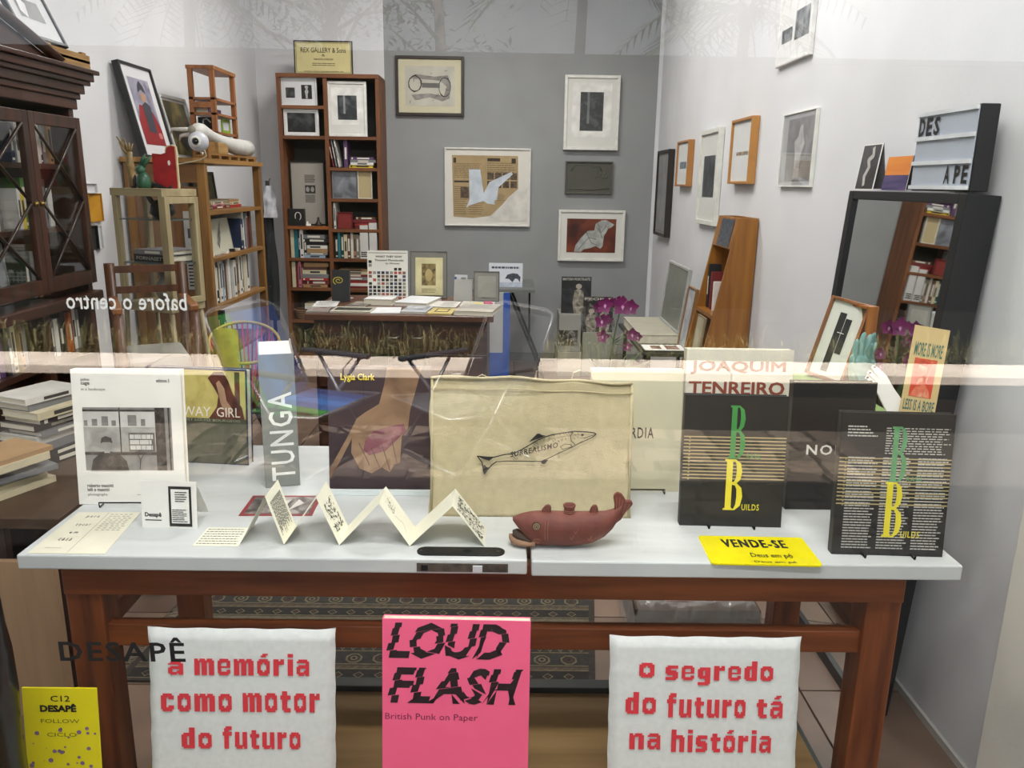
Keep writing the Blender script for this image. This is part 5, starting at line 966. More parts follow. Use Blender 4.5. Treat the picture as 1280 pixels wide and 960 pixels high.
# blue edged white panel standing behind the desk
a_, b_ = at(613, 452, Z=0), at(637, 452, Z=0); Yp = 5.3; a_, b_ = at(612, 420, Y=Yp), at(637, 420, Y=Yp); z1, z0 = at(612, 366, Y=Yp).z, .0005
o = thing('leaning_board', 'white panel with broad blue edges standing on the floor behind the desk', 'board', ((a_.x+b_.x)/2, Yp, z0), 0, .02); W_ = b_.x-a_.x
zb_ = at(612, 452, Y=Yp).z
MB().box(-W_/2, W_/2, .004, .02, 0, z1).build('board', paint('#aeb0b0', .7, .02), o); MB().box(W_/2-.045, W_/2, 0, .0045, 0, z1).box(-W_/2, W_/2-.045, 0, .0045, 0, max(.05, zb_+.06)).build('blue_edge', paint('#1f4ea8', .5, .05), o)
# ================================================================== low boxes and magazines in the back right corner
def boxat(label, name, cat, xl, xr, yt, yb, Y, dp, col, Zb=None, group=None, parts=None):
    a_, b_ = at(xl, yb, Y=Y), at(xr, yb, Y=Y); z1 = at((xl+xr)/2, yt, Y=Y).z; z0 = a_.z if Zb is None else Zb
    return tag(MB().box(0, b_.x-a_.x, 0, dp, 0, z1-z0).build(name, paint(col, .75, .04, 6), None, .003, (a_.x, Y, z0)), label, cat, group), b_.x-a_.x, z1-z0
CY = 5.95
o, W_, H_ = boxat('low cream storage box on the floor in the back right corner, left of two', 'storage_box', 'box', 697, 726, 440, 452, CY, .4, '#a9a796', 0)
o2, W2, H2 = boxat('long low greenish storage box on the floor, right of the cream box', 'storage_box', 'box', 727, 765, 416, 452, CY+.02, .4, '#93968a', 0)
o3, W3, H3 = boxat('grey display box standing on the low cream box, with a photo card on it', 'display_box', 'box', 698, 725, 393, 440, CY+.0, .3, '#9c9d96', H_+.0005)
a_ = at(698, 432, Y=CY-.02); z1 = at(698, 413, Y=CY-.02).z
o = tag(MB().box(0, at(722, 430, Y=CY-.02).x-a_.x, 0, .004, 0, z1-a_.z).build('photo_card', photo('#1e1d1c', '#4a4744', '#a8a49c', 22, 3), None, 0, (a_.x, CY-.0045, a_.z)), 'small black and white photo card fixed on the grey display box', 'photo')
def figure_mag(label, xl, xr, yt, yb, Y, bgc, title, Zb, hat):
    a_, b_ = at(xl, yb, Y=Y), at(xr, yb, Y=Y); z1 = at(xl, yt, Y=Y).z; W_, H_ = b_.x-a_.x, z1-Zb
    o = thing('magazine', label, 'magazine', ((a_.x+b_.x)/2, Y, Zb+.0005), 0, .06); MB().box(-W_/2, W_/2, 0, .008, 0, H_).build('cover', bgc, o); m_ = MB()
    m_.text(title, -W_*.46, W_*.46, H_*.90, H_*.97, -.0008, 0, .02)
    for cx_, s_ in ((W_*.08, 1),) if hat else ((-W_*.22, .8), (W_*.22, .9)):
        m_.disc(cx_, H_*.74*s_, W_*.10, H_*.07, -.0009, 1).poly([(cx_-W_*.14, 0), (cx_-W_*.20, H_*.3), (cx_-W_*.14, H_*.62*s_), (cx_, H_*.68*s_), (cx_+W_*.16, H_*.6*s_), (cx_+W_*.2, H_*.3), (cx_+W_*.14, 0)], -.0008, 2)
    m_.build('cover_print', [paint('#b8b6ad', .6), paint('#aaa294', .6), photo('#5b5850', '#8d887c', '#b5b0a2', 30, 5)], o)
figure_mag('dark magazine with a hatted figure, standing in the back right corner', 701, 738, 346, 394, CY+.05, photo('#15161a', '#1f2024', '#34363b', 8, 4), 'BRITISH PORTRAITS', H_+H3+.001, True)
figure_mag('magazine with two black and white figures, behind the orchid', 728, 765, 371, 418, CY+.04, photo('#1b1a1a', '#343230', '#6b6864', 20, 2), 'PEOPLE', H2, False)
# ------------------------------------------------------------------ orchid on a small stool
OY = 3.3; ob = at(760, 460, Y=OY); stool_h = .42
st = thing('stool', 'small wooden stool under the orchid, behind the cream book', 'stool', (ob.x, OY, 0)); swd = wood('#5a3a22', '#82583a', .5, 'z')
MB().lathe([(0, stool_h), (.14, stool_h), (.14, stool_h-.025), (0, stool_h-.025)], 24).build('seat', swd, st)
for k in range(3): a_ = k*2.094+.4; MB().tube([(.09*math.cos(a_), .09*math.sin(a_), stool_h-.025), (.13*math.cos(a_), .13*math.sin(a_), .014)], .013, 8).build('leg', swd, st)
orc = thing('potted_orchid', 'purple flowering orchid in a pot, rising behind the cream book', 'plant', (ob.x, OY, stool_h+.001)); MB().lathe([(0, .0), (.05, .0), (.062, .10), (.066, .105), (.058, .105), (.055, .09), (0, .09)], 24).build('pot', paint('#b8b2a8', .5), orc)
pz = lambda px, py, dy=0: V((at(px, py, Y=OY+dy).x-ob.x, dy, at(px, py, Y=OY+dy).z-stool_h-.001))
stm = paint('#4b5a34', .5, .1); MB().tube([(0, 0, .09), pz(762, 455), pz(766, 430), pz(771, 405), pz(776, 385), pz(779, 378)], [.004, .004, .0035, .003, .003, .002], 6).build('flower_stem', stm, orc)
pet = paint('#7a1a5e', .55, .18, 30); lip = paint('#c27bb0', .5, .1); flw = []
for px, py, s_, dy in ((778, 382, 1.45, -.01), (772, 377, .9, .02), (788, 384, 1.2, .01), (756, 381, 1.2, 0), (749, 384, .9, .02), (764, 379, .8, .01), (752, 401, 1.1, -.01), (760, 399, .8, .01), (753, 420, 1.0, 0), (790, 418, 1.0, 0), (784, 433, .8, .01), (797, 421, .7, .015)):
    c0 = pz(px, py, dy); f_ = MB(); r0 = .031*s_; r_ = random.Random(int(px*7+py))
    for k in range(5):
        a_ = k*1.2566+r_.random()*.4; tip = V((math.cos(a_), -.25, math.sin(a_)))*r0; sd = V((-math.sin(a_), 0, math.cos(a_)))*r0*.42; md = tip*.55
        f_.add([c0, c0+md+sd, c0+tip, c0+md-sd, c0+md+V((0, .004, 0))], [(0, 1, 4), (1, 2, 4), (2, 3, 4), (3, 0, 4)], 0, smooth=True)
    f_.add([c0+V((-.005*s_, -.008, -.002)), c0+V((.005*s_, -.008, -.002)), c0+V((0, -.014, -.012*s_)), c0+V((0, -.008, .006))], [(0, 1, 2), (0, 3, 1)], 1); f_.build('flower', [pet, lip], orc)
    MB().tube([c0, (c0+pz(773, max(py, 390)))/2+V((0, 0, .006)), pz(768 if py > 395 else 776, min(430, py+8))], .0016, 5).build('twig', stm, orc)
for k, (px, py) in enumerate(((735, 446), (748, 438), (786, 440), (798, 446), (806, 436), (815, 450), (742, 455))):
    t_ = pz(px, py, -.03+.01*k); b_ = V((0, 0, .095)); md = (t_+b_)/2+V((0, 0, .05)); sd = V((.0, .018, .006)); MB().add([b_-sd*.3, b_+sd*.3, md+sd, t_, md-sd, md-V((0, 0, .006))], [(0, 1, 2, 5), (0, 5, 4), (5, 2, 3), (5, 3, 4)], 0, smooth=True).build('leaf', paint('#4f6440', .45, .1), orc)
# ------------------------------------------------------------------ low side table with a leaning grey panel, small frame
LY = 4.36; la_, lb_ = at(797, 428, Y=LY), at(860, 432, Y=LY); LZ = at(830, 430, Y=LY).z
X1 = RW-.03; X0 = at(792, 426, Y=LY+.05).x; lt = thing('side_table', 'small black side table along the right wall, under the cream box book', 'table', (0, 0, 0)); lt.location = (X0, LY-.25, 0)
MB().box(0, X1-X0, 0, .92, LZ-.02, LZ-.001).build('table_top', paint('#1f1e1d', .4), lt, .002)
for x in (.03, X1-X0-.05):
    for y in (.03, .87): MB().box(x, x+.02, y, y+.02, 0, LZ-.02).build('leg', blk, lt)
bw0 = at(799, 424, Y=LY).x; bk_ = thing('book', 'thick cream box book on the black side table, carrying the grey leaning panel', 'book', (bw0, LY, LZ), 0); bwd = X1-.02-bw0
MB().box(0, bwd, 0, .62, 0, .004).box(0, bwd, 0, .62, .046, .05).box(bwd-.004, bwd, 0, .62, .004, .046).build('cover', paint('#a9a594', .7, .04), bk_); MB().box(.004, bwd-.004, .003, .616, .004, .046).build('page_block', PG, bk_)
c_ = thing('photo_tray', 'black edged white card with two small brown photos at the front of the side table', 'tray', (at(805, 436, Y=LY-.22).x, LY-.22, LZ))
cw = at(862, 436, Y=LY-.2).x-c_.location.x; MB().box(0, cw, 0, .16, 0, .006).build('tray_base', INK, c_); MB().box(.008, cw-.008, .008, .152, .006, .009).build('card', WHITE, c_)
MB().rect(cw*.2, cw*.42, .04, .12, -.0096, 0, FLAT).rect(cw*.52, cw*.8, .03, .13, -.0096, 0, FLAT).build('photo', photo('#3d1d17', '#6f4238', '#a88a7c', 25, 3), c_)
# leaning grey panel in white frame: on the book, against the right wall
pY0, pY1 = LY+.06, LY+.235
def lean_right(label, xf_b, xn_b, y_b, xn_t, y_t, Zb, Yn, Yf, Xb, d, *a, **k):
    """picture standing along the right wall, leaning on it; bottom edge from Yf (far) to Yn (near) at Xb"""
    zt_ = at(xn_t, y_t, Y=Yn).z; Xt = min(RW-d-.004, at(xn_t, y_t, Y=Yn).x); dz_ = zt_-Zb; ln_ = math.atan2(Xt-Xb, dz_)
    return frame_at(label, (Xb, (Yn+Yf)/2, Zb+.0005), R(-90), Yf-Yn, math.hypot(dz_, Xt-Xb), d, *a, lean=ln_, base=True, **k)
Yn_ = 4.60; Yf_ = 4.60+.22
lean_right('tall smoky grey panel in a pale frame, leaning on the right wall above the cream box book', 0, 0, 0, 862, 337, LZ+.0505, LY+.02, LY+.58, at(847, 414, Y=LY+.02).x, .02, '#a8aaa8', .014, '#7f827e', .0, lambda m, x0, x1, z0, z1, y: m.rect(x0, x1, z0, z1, y, 0), amats=[paint('#75786f', .35, .08, 9)])
lean_right('small wood framed pale drawing leaning between grey panel and orange shelf', 0, 0, 0, 870, 362, LZ-.0005, LY-.20, LY-.02, at(856, 420, Y=LY-.2).x, .02, '#8d6a44', .008, '#a9acb2', .006, lambda m, x0, x1, z0, z1, y: m.rect(x0, x1, z0, z1, y, 0), amats=[photo('#8e929a', '#a6aab0', '#bdbfc2', 14, 3)])
# ------------------------------------------------------------------ orange wedge-shaped shelf on the right wall
aY = at(942, 350, X=RW-.005).y; aT = at(943, 273, Y=aY).z; xt0 = at(924, 272, Y=aY).x; 
slope = (at(924, 272, Y=aY).x-at(881, 434, Y=aY).x)/(aT-at(881, 434, Y=aY).z); xb0 = xt0-slope*aT
aYf = at(899, 271, X=xt0).y; ORG = wood('#7a4712', '#a06a20', .4, 'z', 3, coat=.15)
ws_ = thing('wedge_shelf', 'tall orange-brown wedge-shaped wooden bookshelf leaning against the right wall', 'shelf', (RW-.005, aY, 0)); rx = lambda x: x-(RW-.005)
pn = .018
def wedge(y0, y1, mb): return mb.add([(rx(xb0), y0, 0), (0, y0, 0), (0, y0, aT), (rx(xt0), y0, aT), (rx(xb0), y1, 0), (0, y1, 0), (0, y1, aT), (rx(xt0), y1, aT)], [(0, 1, 2, 3), (7, 6, 5, 4), (0, 4, 5, 1), (3, 2, 6, 7), (0, 3, 7, 4), (1, 5, 6, 2)])
wedge(0, pn, MB()).build('side_panel', ORG, ws_, .002); wedge(aYf-aY-pn, aYf-aY, MB()).build('side_panel', ORG, ws_, .002)
xs_ = lambda z: rx(xb0)+slope*z
def facing(z0, z1, name, th_=.012, mat=None):
    return MB().add([(xs_(z0), pn, z0), (xs_(z0), aYf-aY-pn, z0), (xs_(z1), aYf-aY-pn, z1), (xs_(z1), pn, z1), (xs_(z0)+th_, pn, z0), (xs_(z0)+th_, aYf-aY-pn, z0), (xs_(z1)+th_, aYf-aY-pn, z1), (xs_(z1)+th_, pn, z1)], [(0, 3, 2, 1), (4, 5, 6, 7), (0, 1, 5, 4), (2, 3, 7, 6), (1, 2, 6, 5), (3, 0, 4, 7)]).build(name, mat or ORG, ws_)
zA = at(905, 310, Y=aY+.1).z
facing(zA, aT, 'front_board'); tl = aYf-aY-2*pn
MB().box(-.012, 0, pn, pn+tl, .05, aT).build('back_board', ORG, ws_)
for zz_ in (.08, at(890, 392, Y=aY+.1).z, at(880, 470, Y=aY+.1).z): MB().box(xs_(zz_), -.012, pn, pn+tl, zz_-.018, zz_).build('shelf', ORG, ws_)
lb0, lb1 = aT-.14, aT-.01; m_ = MB(); e_ = -.002
m_.add([(xs_(lb0)+e_, pn+tl*.10, lb0), (xs_(lb0)+e_, pn+tl*.78, lb0), (xs_(lb1)+e_, pn+tl*.78, lb1), (xs_(lb1)+e_, pn+tl*.10, lb1)], [(0, 3, 2, 1)]); tag(m_.build('label_patch', photo('#2b303a', '#3c424e', '#5a5f69', 60, 3), ws_), 'dark blue-grey printed patch')
zS = at(890, 392, Y=aY+.1).z
for i, (c_, h) in enumerate((('black', .26), ('dark red', .22), ('white', .17))): small_book('%s upright book, %s from left in the orange wedge shelf' % (c_, ORD[i]), (ws_.location.x+xs_(zS)+.045, aYf-pn-.006-.06*i, zS+.0005), R(-90), .03, .06, h*.85, c_, group='books in the orange shelf')
frame_at('small pale stone-coloured board leaning low on the orange wedge shelf', (ws_.location.x+xs_(.72)-.04, aY+.13, at(880, 470, Y=aY+.1).z+.0005), R(-90), .14, .30, .012, '#8f8265', .003, '#9c9274', .0, lambda m, x0, x1, z0, z1, y: m.rect(x0, x1, z0, z1, y, 0), amats=[photo('#8b8264', '#a39a7d', '#b8b097', 12, 5)], lean=.12, base=True, name='board', cat='board')
# ================================================================== big black framed mirror on the right wall
mYn = at(1237, 300, X=RW-.02).y; mX = at(1210, 240, Y=mYn).x; mYf = at(1062, 237, X=mX).y; mT = at(1210, 240, Y=mYn).z; md_ = RW-.006-mX
mr = thing('wall_mirror', 'tall mirror in a thick black frame standing against the right wall', 'mirror', (mX-mT*math.sin(R(3.6)), (mYn+mYf)/2, 0), R(-90), R(3.6)); mw_ = mYf-mYn; bk2 = paint('#16181b', .35, .06, 8); fwm = .034; z0m = .0
for x0_, x1_, z0_, z1_ in ((-mw_/2, -mw_/2+fwm, 0, mT), (mw_/2-fwm, mw_/2, 0, mT), (-mw_/2+fwm, mw_/2-fwm, 0, fwm), (-mw_/2+fwm, mw_/2-fwm, mT-fwm*.75, mT)): MB().box(x0_, x1_, 0, md_, z0_, z1_).build('frame_bar', bk2, mr, .002)
def mirror_mat():
    m, nt, b, N, L = _new('mirror_glass'); b.inputs['Base Color'].default_value = (.86, .88, .87, 1); b.inputs['Metallic'].default_value = 1; b.inputs['Roughness'].default_value = .02; return m
MB().box(-mw_/2+fwm, mw_/2-fwm, .010, .014, fwm, mT-fwm*.75).build('mirror_glass', mirror_mat(), mr)
# light box on the mirror
sY0 = mYn+.005; sX = at(1210, 180, Y=sY0).x; sX = mX+.001; sYf = at(1137, 233, X=sX).y; sT = at(1226, 129, Y=sY0).z; sw_ = sYf-sY0; sh = sT-mT
ln_ = 0; sb = thing('letter_board', 'pale letter board sign with a thick black case, standing on top of the mirror', 'sign', (sX, (sY0+sYf)/2, mT+.0008), R(-90))
MB().box(-sw_/2, sw_/2, .004, .05, 0, sh).build('case', bk2, sb, .003)
MB().box(-sw_/2+.004, sw_/2-.004, .001, .004, .004, sh-.004).build('panel', paint('#a9b1bd', .4, .02), sb)
for i in range(4): z_ = .004+(sh-.016)*i/3; MB().box(-sw_/2+.002, sw_/2-.002, -.005, .001, z_, z_+.010).build('rail', paint('#cfd3d8', .4), sb)
m_ = MB(); hh_ = (sh-.016)/3
for ch, u in (('D', .05), ('E', .18), ('S', .31)): m_.text(ch, -sw_/2+sw_*u, -sw_/2+sw_*(u+.10), hh_*2+.016, hh_*3, -.0012, 0, .03)
for ch, u in (('A', .60), ('P', .76), ('E', .88)): m_.text(ch, -sw_/2+sw_*u, -sw_/2+sw_*(u+.09), .018, hh_, -.0012, 0, .03)
tag(m_.build('lettering', INK, sb), 'black capital letters')
# cards on the mirror
def right_card(label, xf, xn, yt, art, am, back, w_deg=0):
    Yf2 = at(xf, 234, X=mX+.004).y; Yn2 = at(xn, 234, X=mX+.004).y; zt2 = at((xf+xn)/2, yt, X=mX+.01).z; W_, H_ = Yf2-Yn2, zt2-mT
    o = thing('postcard', label, 'postcard', (mX+.004, (Yf2+Yn2)/2, mT+.0008), R(-90), .12); M1 = None
    MB().box(-W_/2, W_/2, 0, .0012, 0, H_).build('front_leaf', WHITE, o); MB().box(-W_/2, W_/2, 0, .0012, -H_*.98, 0, 0, tr(0, .0012, H_) @ rot(.28, 'X')).build('back_leaf', paint(back, .6), o)
    m_ = MB(); art(m_, W_, H_); m_.build('print', am, o); return o
right_card('orange and violet sunset postcard standing on the mirror, left of the letter board', 1102, 1132, 196, lambda m, W_, H_: m.rect(-W_/2, W_/2, H_*.45, H_, -.0006, 0).rect(-W_/2, W_/2, 0, H_*.45, -.0006, 1), [photo('#c9702f', '#dd8a3c', '#e59a4a', 6, 2, stretch=(.2, 1, 3)), photo('#2d2b55', '#453c66', '#5c4a74', 20, 3, stretch=(.3, 1, 3))], '#7e7c80')
right_card('dark postcard with a pale twisted figure, farthest left on the mirror top', 1068, 1091, 181, lambda m, W_, H_: m.rect(-W_*.46, W_*.46, H_*.02, H_*.98, -.0006, 0).line([(W_*.1, H_*.9), (W_*.15, H_*.75), (-W_*.05, H_*.65), (W_*.05, H_*.5), (-W_*.1, H_*.3), (-W_*.05, H_*.12)], W_*.12, -.001, 1), [photo('#2f2e30', '#57565a', '#827f80', 6, 2), paint('#c3c0bc', .5)], '#77767a')
# ================================================================== objects on the green box behind the black books
GZ = .93; g0, g1 = at(985, 474, Z=GZ), at(1112, 482, Z=GZ)
gb = tag(MB().box(0, .335, 0, .50, 0, GZ-TZ-.001).build('green_box', paint('#7f9a5a', .7, .06, 8), None, .002, (.56, 1.60, TZ+.0005)), 'low green box on the back right of the table, behind the black books', 'box')
gb.location.y = 1.66
# framed black oblong in a deep wooden frame
loc, yaw, wd, hh = stand((1006, 470), (1050, 476), (1036, 374), GZ, .18)
Y_ = 1.90; a_, b_ = at(1004, 468, Z=GZ), at(1036, 476, Z=GZ)
yaw = R(-44); P0 = at(1004, 470, Z=GZ); wd = .105; zt3 = at(1040, 372, Y=P0.y+.02).z
o = frame_at('deep wood framed black notched bar on white, tilted beside the pale blue-green hand', (P0.x+math.cos(yaw)*wd/2, P0.y+math.sin(yaw)*wd/2, GZ+.001), yaw, wd, (zt3-GZ)*1.03, .07, '#8d5a32', .008, '#d9d8cf', .022,
             lambda m, x0, x1, z0, z1, y: (m.rect(x0+(x1-x0)*.1, x0+(x1-x0)*.5, z0-(z1-z0)*.06, z1-(z1-z0)*.04, y, 0), m.rect(x0+(x1-x0)*.53, x0+(x1-x0)*.9, z0+(z1-z0)*.28, z1-(z1-z0)*.12, y, 0), m.rect(x0+(x1-x0)*.3, x0+(x1-x0)*.7, z0+(z1-z0)*.62, z0+(z1-z0)*.632, y-.0004, 1)), amats=[INK, WHITE], base=True, fmat=wood('#6d4020', '#9a6236', .4, 'z', 5))
o.rotation_euler = (R(-10), R(10), yaw)
# second wooden frame behind it
P1_ = at(1064, 380, Y=2.02); o = frame_at('plain wood frame seen edge-on right behind the framed black bar', (P0.x+.105, 2.075, GZ+.001), R(-75), .09, .205, .03, '#8d5a32', .008, '#7a5a3a', .0, None, base=True, fmat=wood('#7d481c', '#a8682c', .4, 'z', 5), name='wooden_picture', cat='picture')
# pale blue-green glove-like hand sculpture
def hand(label, P, H_, yaw, col, name='hand_sculpture', lean=0):
    o = thing(name, label, 'sculpture', P, yaw, lean); m = paint(col, .55, .05, 20); k = H_/.19; m_ = MB()
    rings = [(0, 0, .028, .022), (.0, .03, .031, .020), (0, .06, .038, .018), (0, .09, .041, .016), (0, .105, .038, .014), (0, .112, .03, .010)]; n = 18; vs = []
    for cx_, z_, rx_, ry_ in rings:
        for i in range(n): a = 6.2832*i/n; vs.append(((cx_+rx_*math.cos(a))*k, ry_*math.sin(a)*k, z_*k))
    fs = [(i*n+j, i*n+(j+1) % n, (i+1)*n+(j+1) % n, (i+1)*n+j) for i in range(len(rings)-1) for j in range(n)]+[tuple(range(n))[::-1], tuple(range((len(rings)-1)*n, len(rings)*n))]
    m_.add(vs, fs, 0, smooth=True)
    for x, z0, L_, r_, a in ((-.030, .098, .060, .0085, .14), (-.010, .104, .075, .009, .03), (.011, .103, .072, .009, -.04), (.030, .096, .058, .008, -.14)):
        pts = [V((x, 0, z0-.012))]+[V((x-math.sin(a)*L_*u, -.006*u*u*2, z0+math.cos(a)*L_*u)) for u in (.0, .3, .5, .75, .93, 1)]
        m_.tube([p*k for p in pts], [r_*k*q for q in (1, 1, .95, 1, .9, .7, .25)], 10)
    pts = [V((-.022, -.002, .035)), V((-.042, -.008, .060)), V((-.054, -.014, .085)), V((-.058, -.017, .105)), V((-.059, -.018, .112))]; m_.tube([p*k for p in pts], [k*q for q in (.013, .012, .0095, .008, .003)], 10)
    m_.build('hand_body', m, o); return o
hp = at(1072, 476, Y=1.93); hh_ = at(1085, 414, Y=hp.y).z-GZ
hand('pale blue-green upright open hand sculpture beside the tilted wood frame', (hp.x+.005, hp.y+.0, GZ+.001), hh_*1.02, R(25), '#6f9a97').rotation_euler = (R(-8), R(8), R(25))
hand('second blue-green hand sculpture, palm against the first one', (hp.x+.05, hp.y+.045, GZ+.001), hh_*1.0, R(30), '#5b837f').rotation_euler = (R(-4), R(-6), R(60))
# white foot-shaped card with red toenails, grey card
o = thing('foot_sculpture', 'flat white foot cut-out with dark red toenails, beside the green hands', 'cut-out', (at(1125, 500, Y=1.68).x, 1.665, GZ+.001), 0, .18); fp_ = lambda px, py: (at(px, py, Y=1.68).x-o.location.x, at(px, py, Y=1.68).z-GZ)
foot = [(1118, 520), (1086, 474), (1084, 471), (1083, 468), (1086, 467), (1089, 469), (1091, 472), (1088, 467), (1090, 463), (1094, 464), (1103, 472), (1091, 462), (1088, 458), (1091, 456), (1095, 458), (1104, 466), (1096, 458), (1098, 455), (1102, 457), (1110, 468), (1116, 482), (1127, 496), (1134, 512), (1136, 520)]
MB().poly([fp_(1106, 514), fp_(1095, 488), fp_(1083, 473), fp_(1086, 469), fp_(1097, 479), fp_(1086, 467), fp_(1089, 463), fp_(1101, 474), fp_(1092, 460), fp_(1095, 457), fp_(1100, 460), fp_(1110, 470), fp_(1118, 486), fp_(1127, 500), fp_(1126, 514)], 0, 0, .006).build('foot_shape', WHITE, o, .0012)
for px, py in ((1084.5, 471), (1088, 465.5), (1094.5, 458.5)): MB().disc(*fp_(px+.8, py+.8), .0028, .0024, -.001, 0, 12, .001).build('toenail', paint('#5e1220', .3), o)
loc0 = at(1100, 515, Y=1.67)
o = thing('grey_card', 'pale grey card lying under the white foot cut-out', 'card', (at(1106, 512, Y=1.66).x, 1.672, GZ+.0005), R(-12)); MB().box(-.03, .028, 0, .05, 0, .0012).build('card', paint('#c2c2c2', .5), o); o.location.z = GZ+.0004; o.location.y=1.70
# tall poster card
PYY = 1.662; a_, b_ = at(1122, 512, Y=PYY), at(1166, 514, Y=PYY); z_b = GZ
zt4 = at(1134, 412, Y=PYY+.03).z; pw = .100; yawp = R(4); H_ = (zt4-GZ)*1.04
o = thing('poster_card', 'tan card with teal words and a red portrait print, leaning towards the mirror', 'card', (a_.x+.042, PYY, GZ+.001), yawp)
o.rotation_euler = (R(-10), R(9), yawp); W_ = .082
m_ = MB(); m_.box(-W_/2, W_/2, 0, .0015, 0, H_); m_.build('card', paint('#c9b27f', .7, .03), o)
m_ = MB(); m_.text('MORE IS MORE', -W_*.40, W_*.40, H_*.70, H_*.84, -.0006, 0, .015).text('LESS IS A BORE', -W_*.44, W_*.44, H_*.15, H_*.26, -.0006, 0, .015).rect(-W_*.34, W_*.30, H_*.29, H_*.68, -.0006, 1)
m_.disc(-W_*.08, H_*.57, W_*.13, H_*.065, -.001, 2).poly([(W_*u, H_*(v*.8+.14)) for u, v in ((-.33, .19), (-.2, .30), (-.14, .42), (-.02, .44), (.06, .36), (.2, .28), (.24, .19))], -.001, 2).poly([(W_*u, H_*(v*.8+.14)) for u, v in ((.05, .40), (.16, .55), (.20, .62), (.13, .50), (.10, .36))], -.0012, 2).disc(-W_*.08, H_*.635, W_*.14, H_*.028, -.0013, 3)
m_.build('print', [paint('#3b6a62', .6), paint('#c9452f', .6, .05), photo('#c9452f', '#d8785a', '#dba184', 40, 3), paint('#b73a28', .6)], o)
# ================================================================== pine shelves along the left wall
pine = wood('#6d4a20', '#94692f', .5, 'z', 4); piney = wood('#7a5526', '#a0763a', .5, 'y', 4); pinex = wood('#6d4a20', '#94692f', .5, 'x', 4)
PX = -1.50; pYn = at(262, 300, X=PX).y; pYf = at(331, 300, X=PX).y; pT = at(262, 198, X=PX).z; PW = pYf-pYn; PDp = PX-(LW+.014)
ps = thing('pine_shelves', 'yellowish pine shelf unit along the left wall, left of the tall bookcase', 'shelf', (PX, pYn, 0), R(90))   # local x -> +Y, local y -> -X
MB().box(-.02, PW+.02, -.01, PDp, pT-.025, pT).build('top_board', wood('#7a5526', '#a67c3f', .5, 'x', 4), ps, .002)
for x in (0, PW-.04):
    for y in (0, PDp-.045): MB().box(x, x+.04, y, y+.04, 0, pT-.025).build('post', pine, ps, .002)
MB().box(.01, .028, .04, PDp-.045, .06, pT-.14).build('side_panel', wood('#5c3a18', '#7d5426', .5, 'z', 3), ps)
MB().box(.0, .012, .04, PDp-.045, pT-.12, pT-.03).build('side_rail', wood('#5c3a18', '#7d5426', .5, 'y', 3), ps)
MB().box(.04, PW-.04, PDp-.02, PDp-.006, .06, pT-.03).build('back_board', paint('#3b2a17', .8, .1, 8), ps)
pz_ = lambda py, px=266: at(px, py, X=PX).z
PSH = [pz_(264), pz_(324), pz_(387), pz_(455)]
for s in PSH: MB().box(.012, PW-.012, .002, PDp-.02, s-.02, s).build('shelf', pinex, ps, .001)
# its books: front towards +X
def prow(where, s, x0, L, h0, h1, cols, seed, **k): return row(where, (PX-.03, pYn+x0, PSH[s]+.0005), R(90), L, h0, h1, .2, cols, seed, 'books on the pine shelves', **k)
prow('on the third pine shelf', 2, .05, PW-.12, .20, .27, ['red', 'white', 'grey', 'white', 'black', 'cream', 'white', 'pale blue', 'white', 'brown', 'white', 'grey', 'white', 'black', 'tan', 'white', 'white', 'grey', 'cream', 'white'], 3, t0=.02, t1=.045)
prow('at the right of the second pine shelf', 1, PW-.33, .28, .17, .24, ['navy', 'navy', 'white', 'grey', 'dark red', 'black', 'brown', 'dark red'], 4, t0=.02, t1=.035)
frame_at('white paper drawing with a dark brush stroke, leaning on the second pine shelf', (PX-.06, pYn+.33, PSH[1]+.001), R(90), .42, .19, .01, '#b5b4a2', .002, '#b5b4a2', 0, lambda m, x0, x1, z0, z1, y: m.poly([(x0+(x1-x0)*u, z0+(z1-z0)*v) for u, v in ((.45, .3), (.55, .65), (.72, .98), (.66, .7), (.6, .4), (.5, .15))], y, 0), amats=[photo('#3a3a34', '#6f6f66', '#9a9a8e', 18, 3)], lean=.15, base=True, name='drawing', cat='drawing')
stack('at the left of the top pine shelf', (PX-.10, pYn+.20, PSH[0]+.0005), R(90), ['white', 'red', 'pink'], .16, .22, .17, 3, 'books on the pine shelves', .010, .016)
stack('in the middle of the top pine shelf', (PX-.10, pYn+.45, PSH[0]+.0005), R(90), ['dark red', 'pink', 'cream'], .18, .24, .17, 5, 'books on the pine shelves', .010, .016)
stack('at the right of the top pine shelf', (PX-.10, pYn+.72, PSH[0]+.0005), R(90), ['red', 'cream', 'tan'], .16, .2, .17, 6, 'books on the pine shelves', .010, .018)
frame_at('dark framed green and yellow picture at the right of the top pine shelf', (PX-.24, pYn+.68, PSH[0]+.001), R(90), .36, .20, .015, '#26221b', .02, '#4d4a30', .0, solid(), amats=[photo('#2f3422', '#5d5c33', '#8b8452', 12, 3)], lean=.1, base=True)
frame_at('grey framed small picture at the left of the top pine shelf', (PX-.24, pYn+.33, PSH[0]+.001), R(90), .22, .16, .015, '#6f706a', .01, '#8a8b85', .01, None, lean=.1, base=True)
row('on the lowest pine shelf', (PX-.03, pYn+.08, PSH[3]+.0005), R(90), .5, .17, .24, .2, ['brown', 'dark red', 'tan', 'black', 'dark green', 'grey'], 8, 'books on the pine shelves', .02, .04)
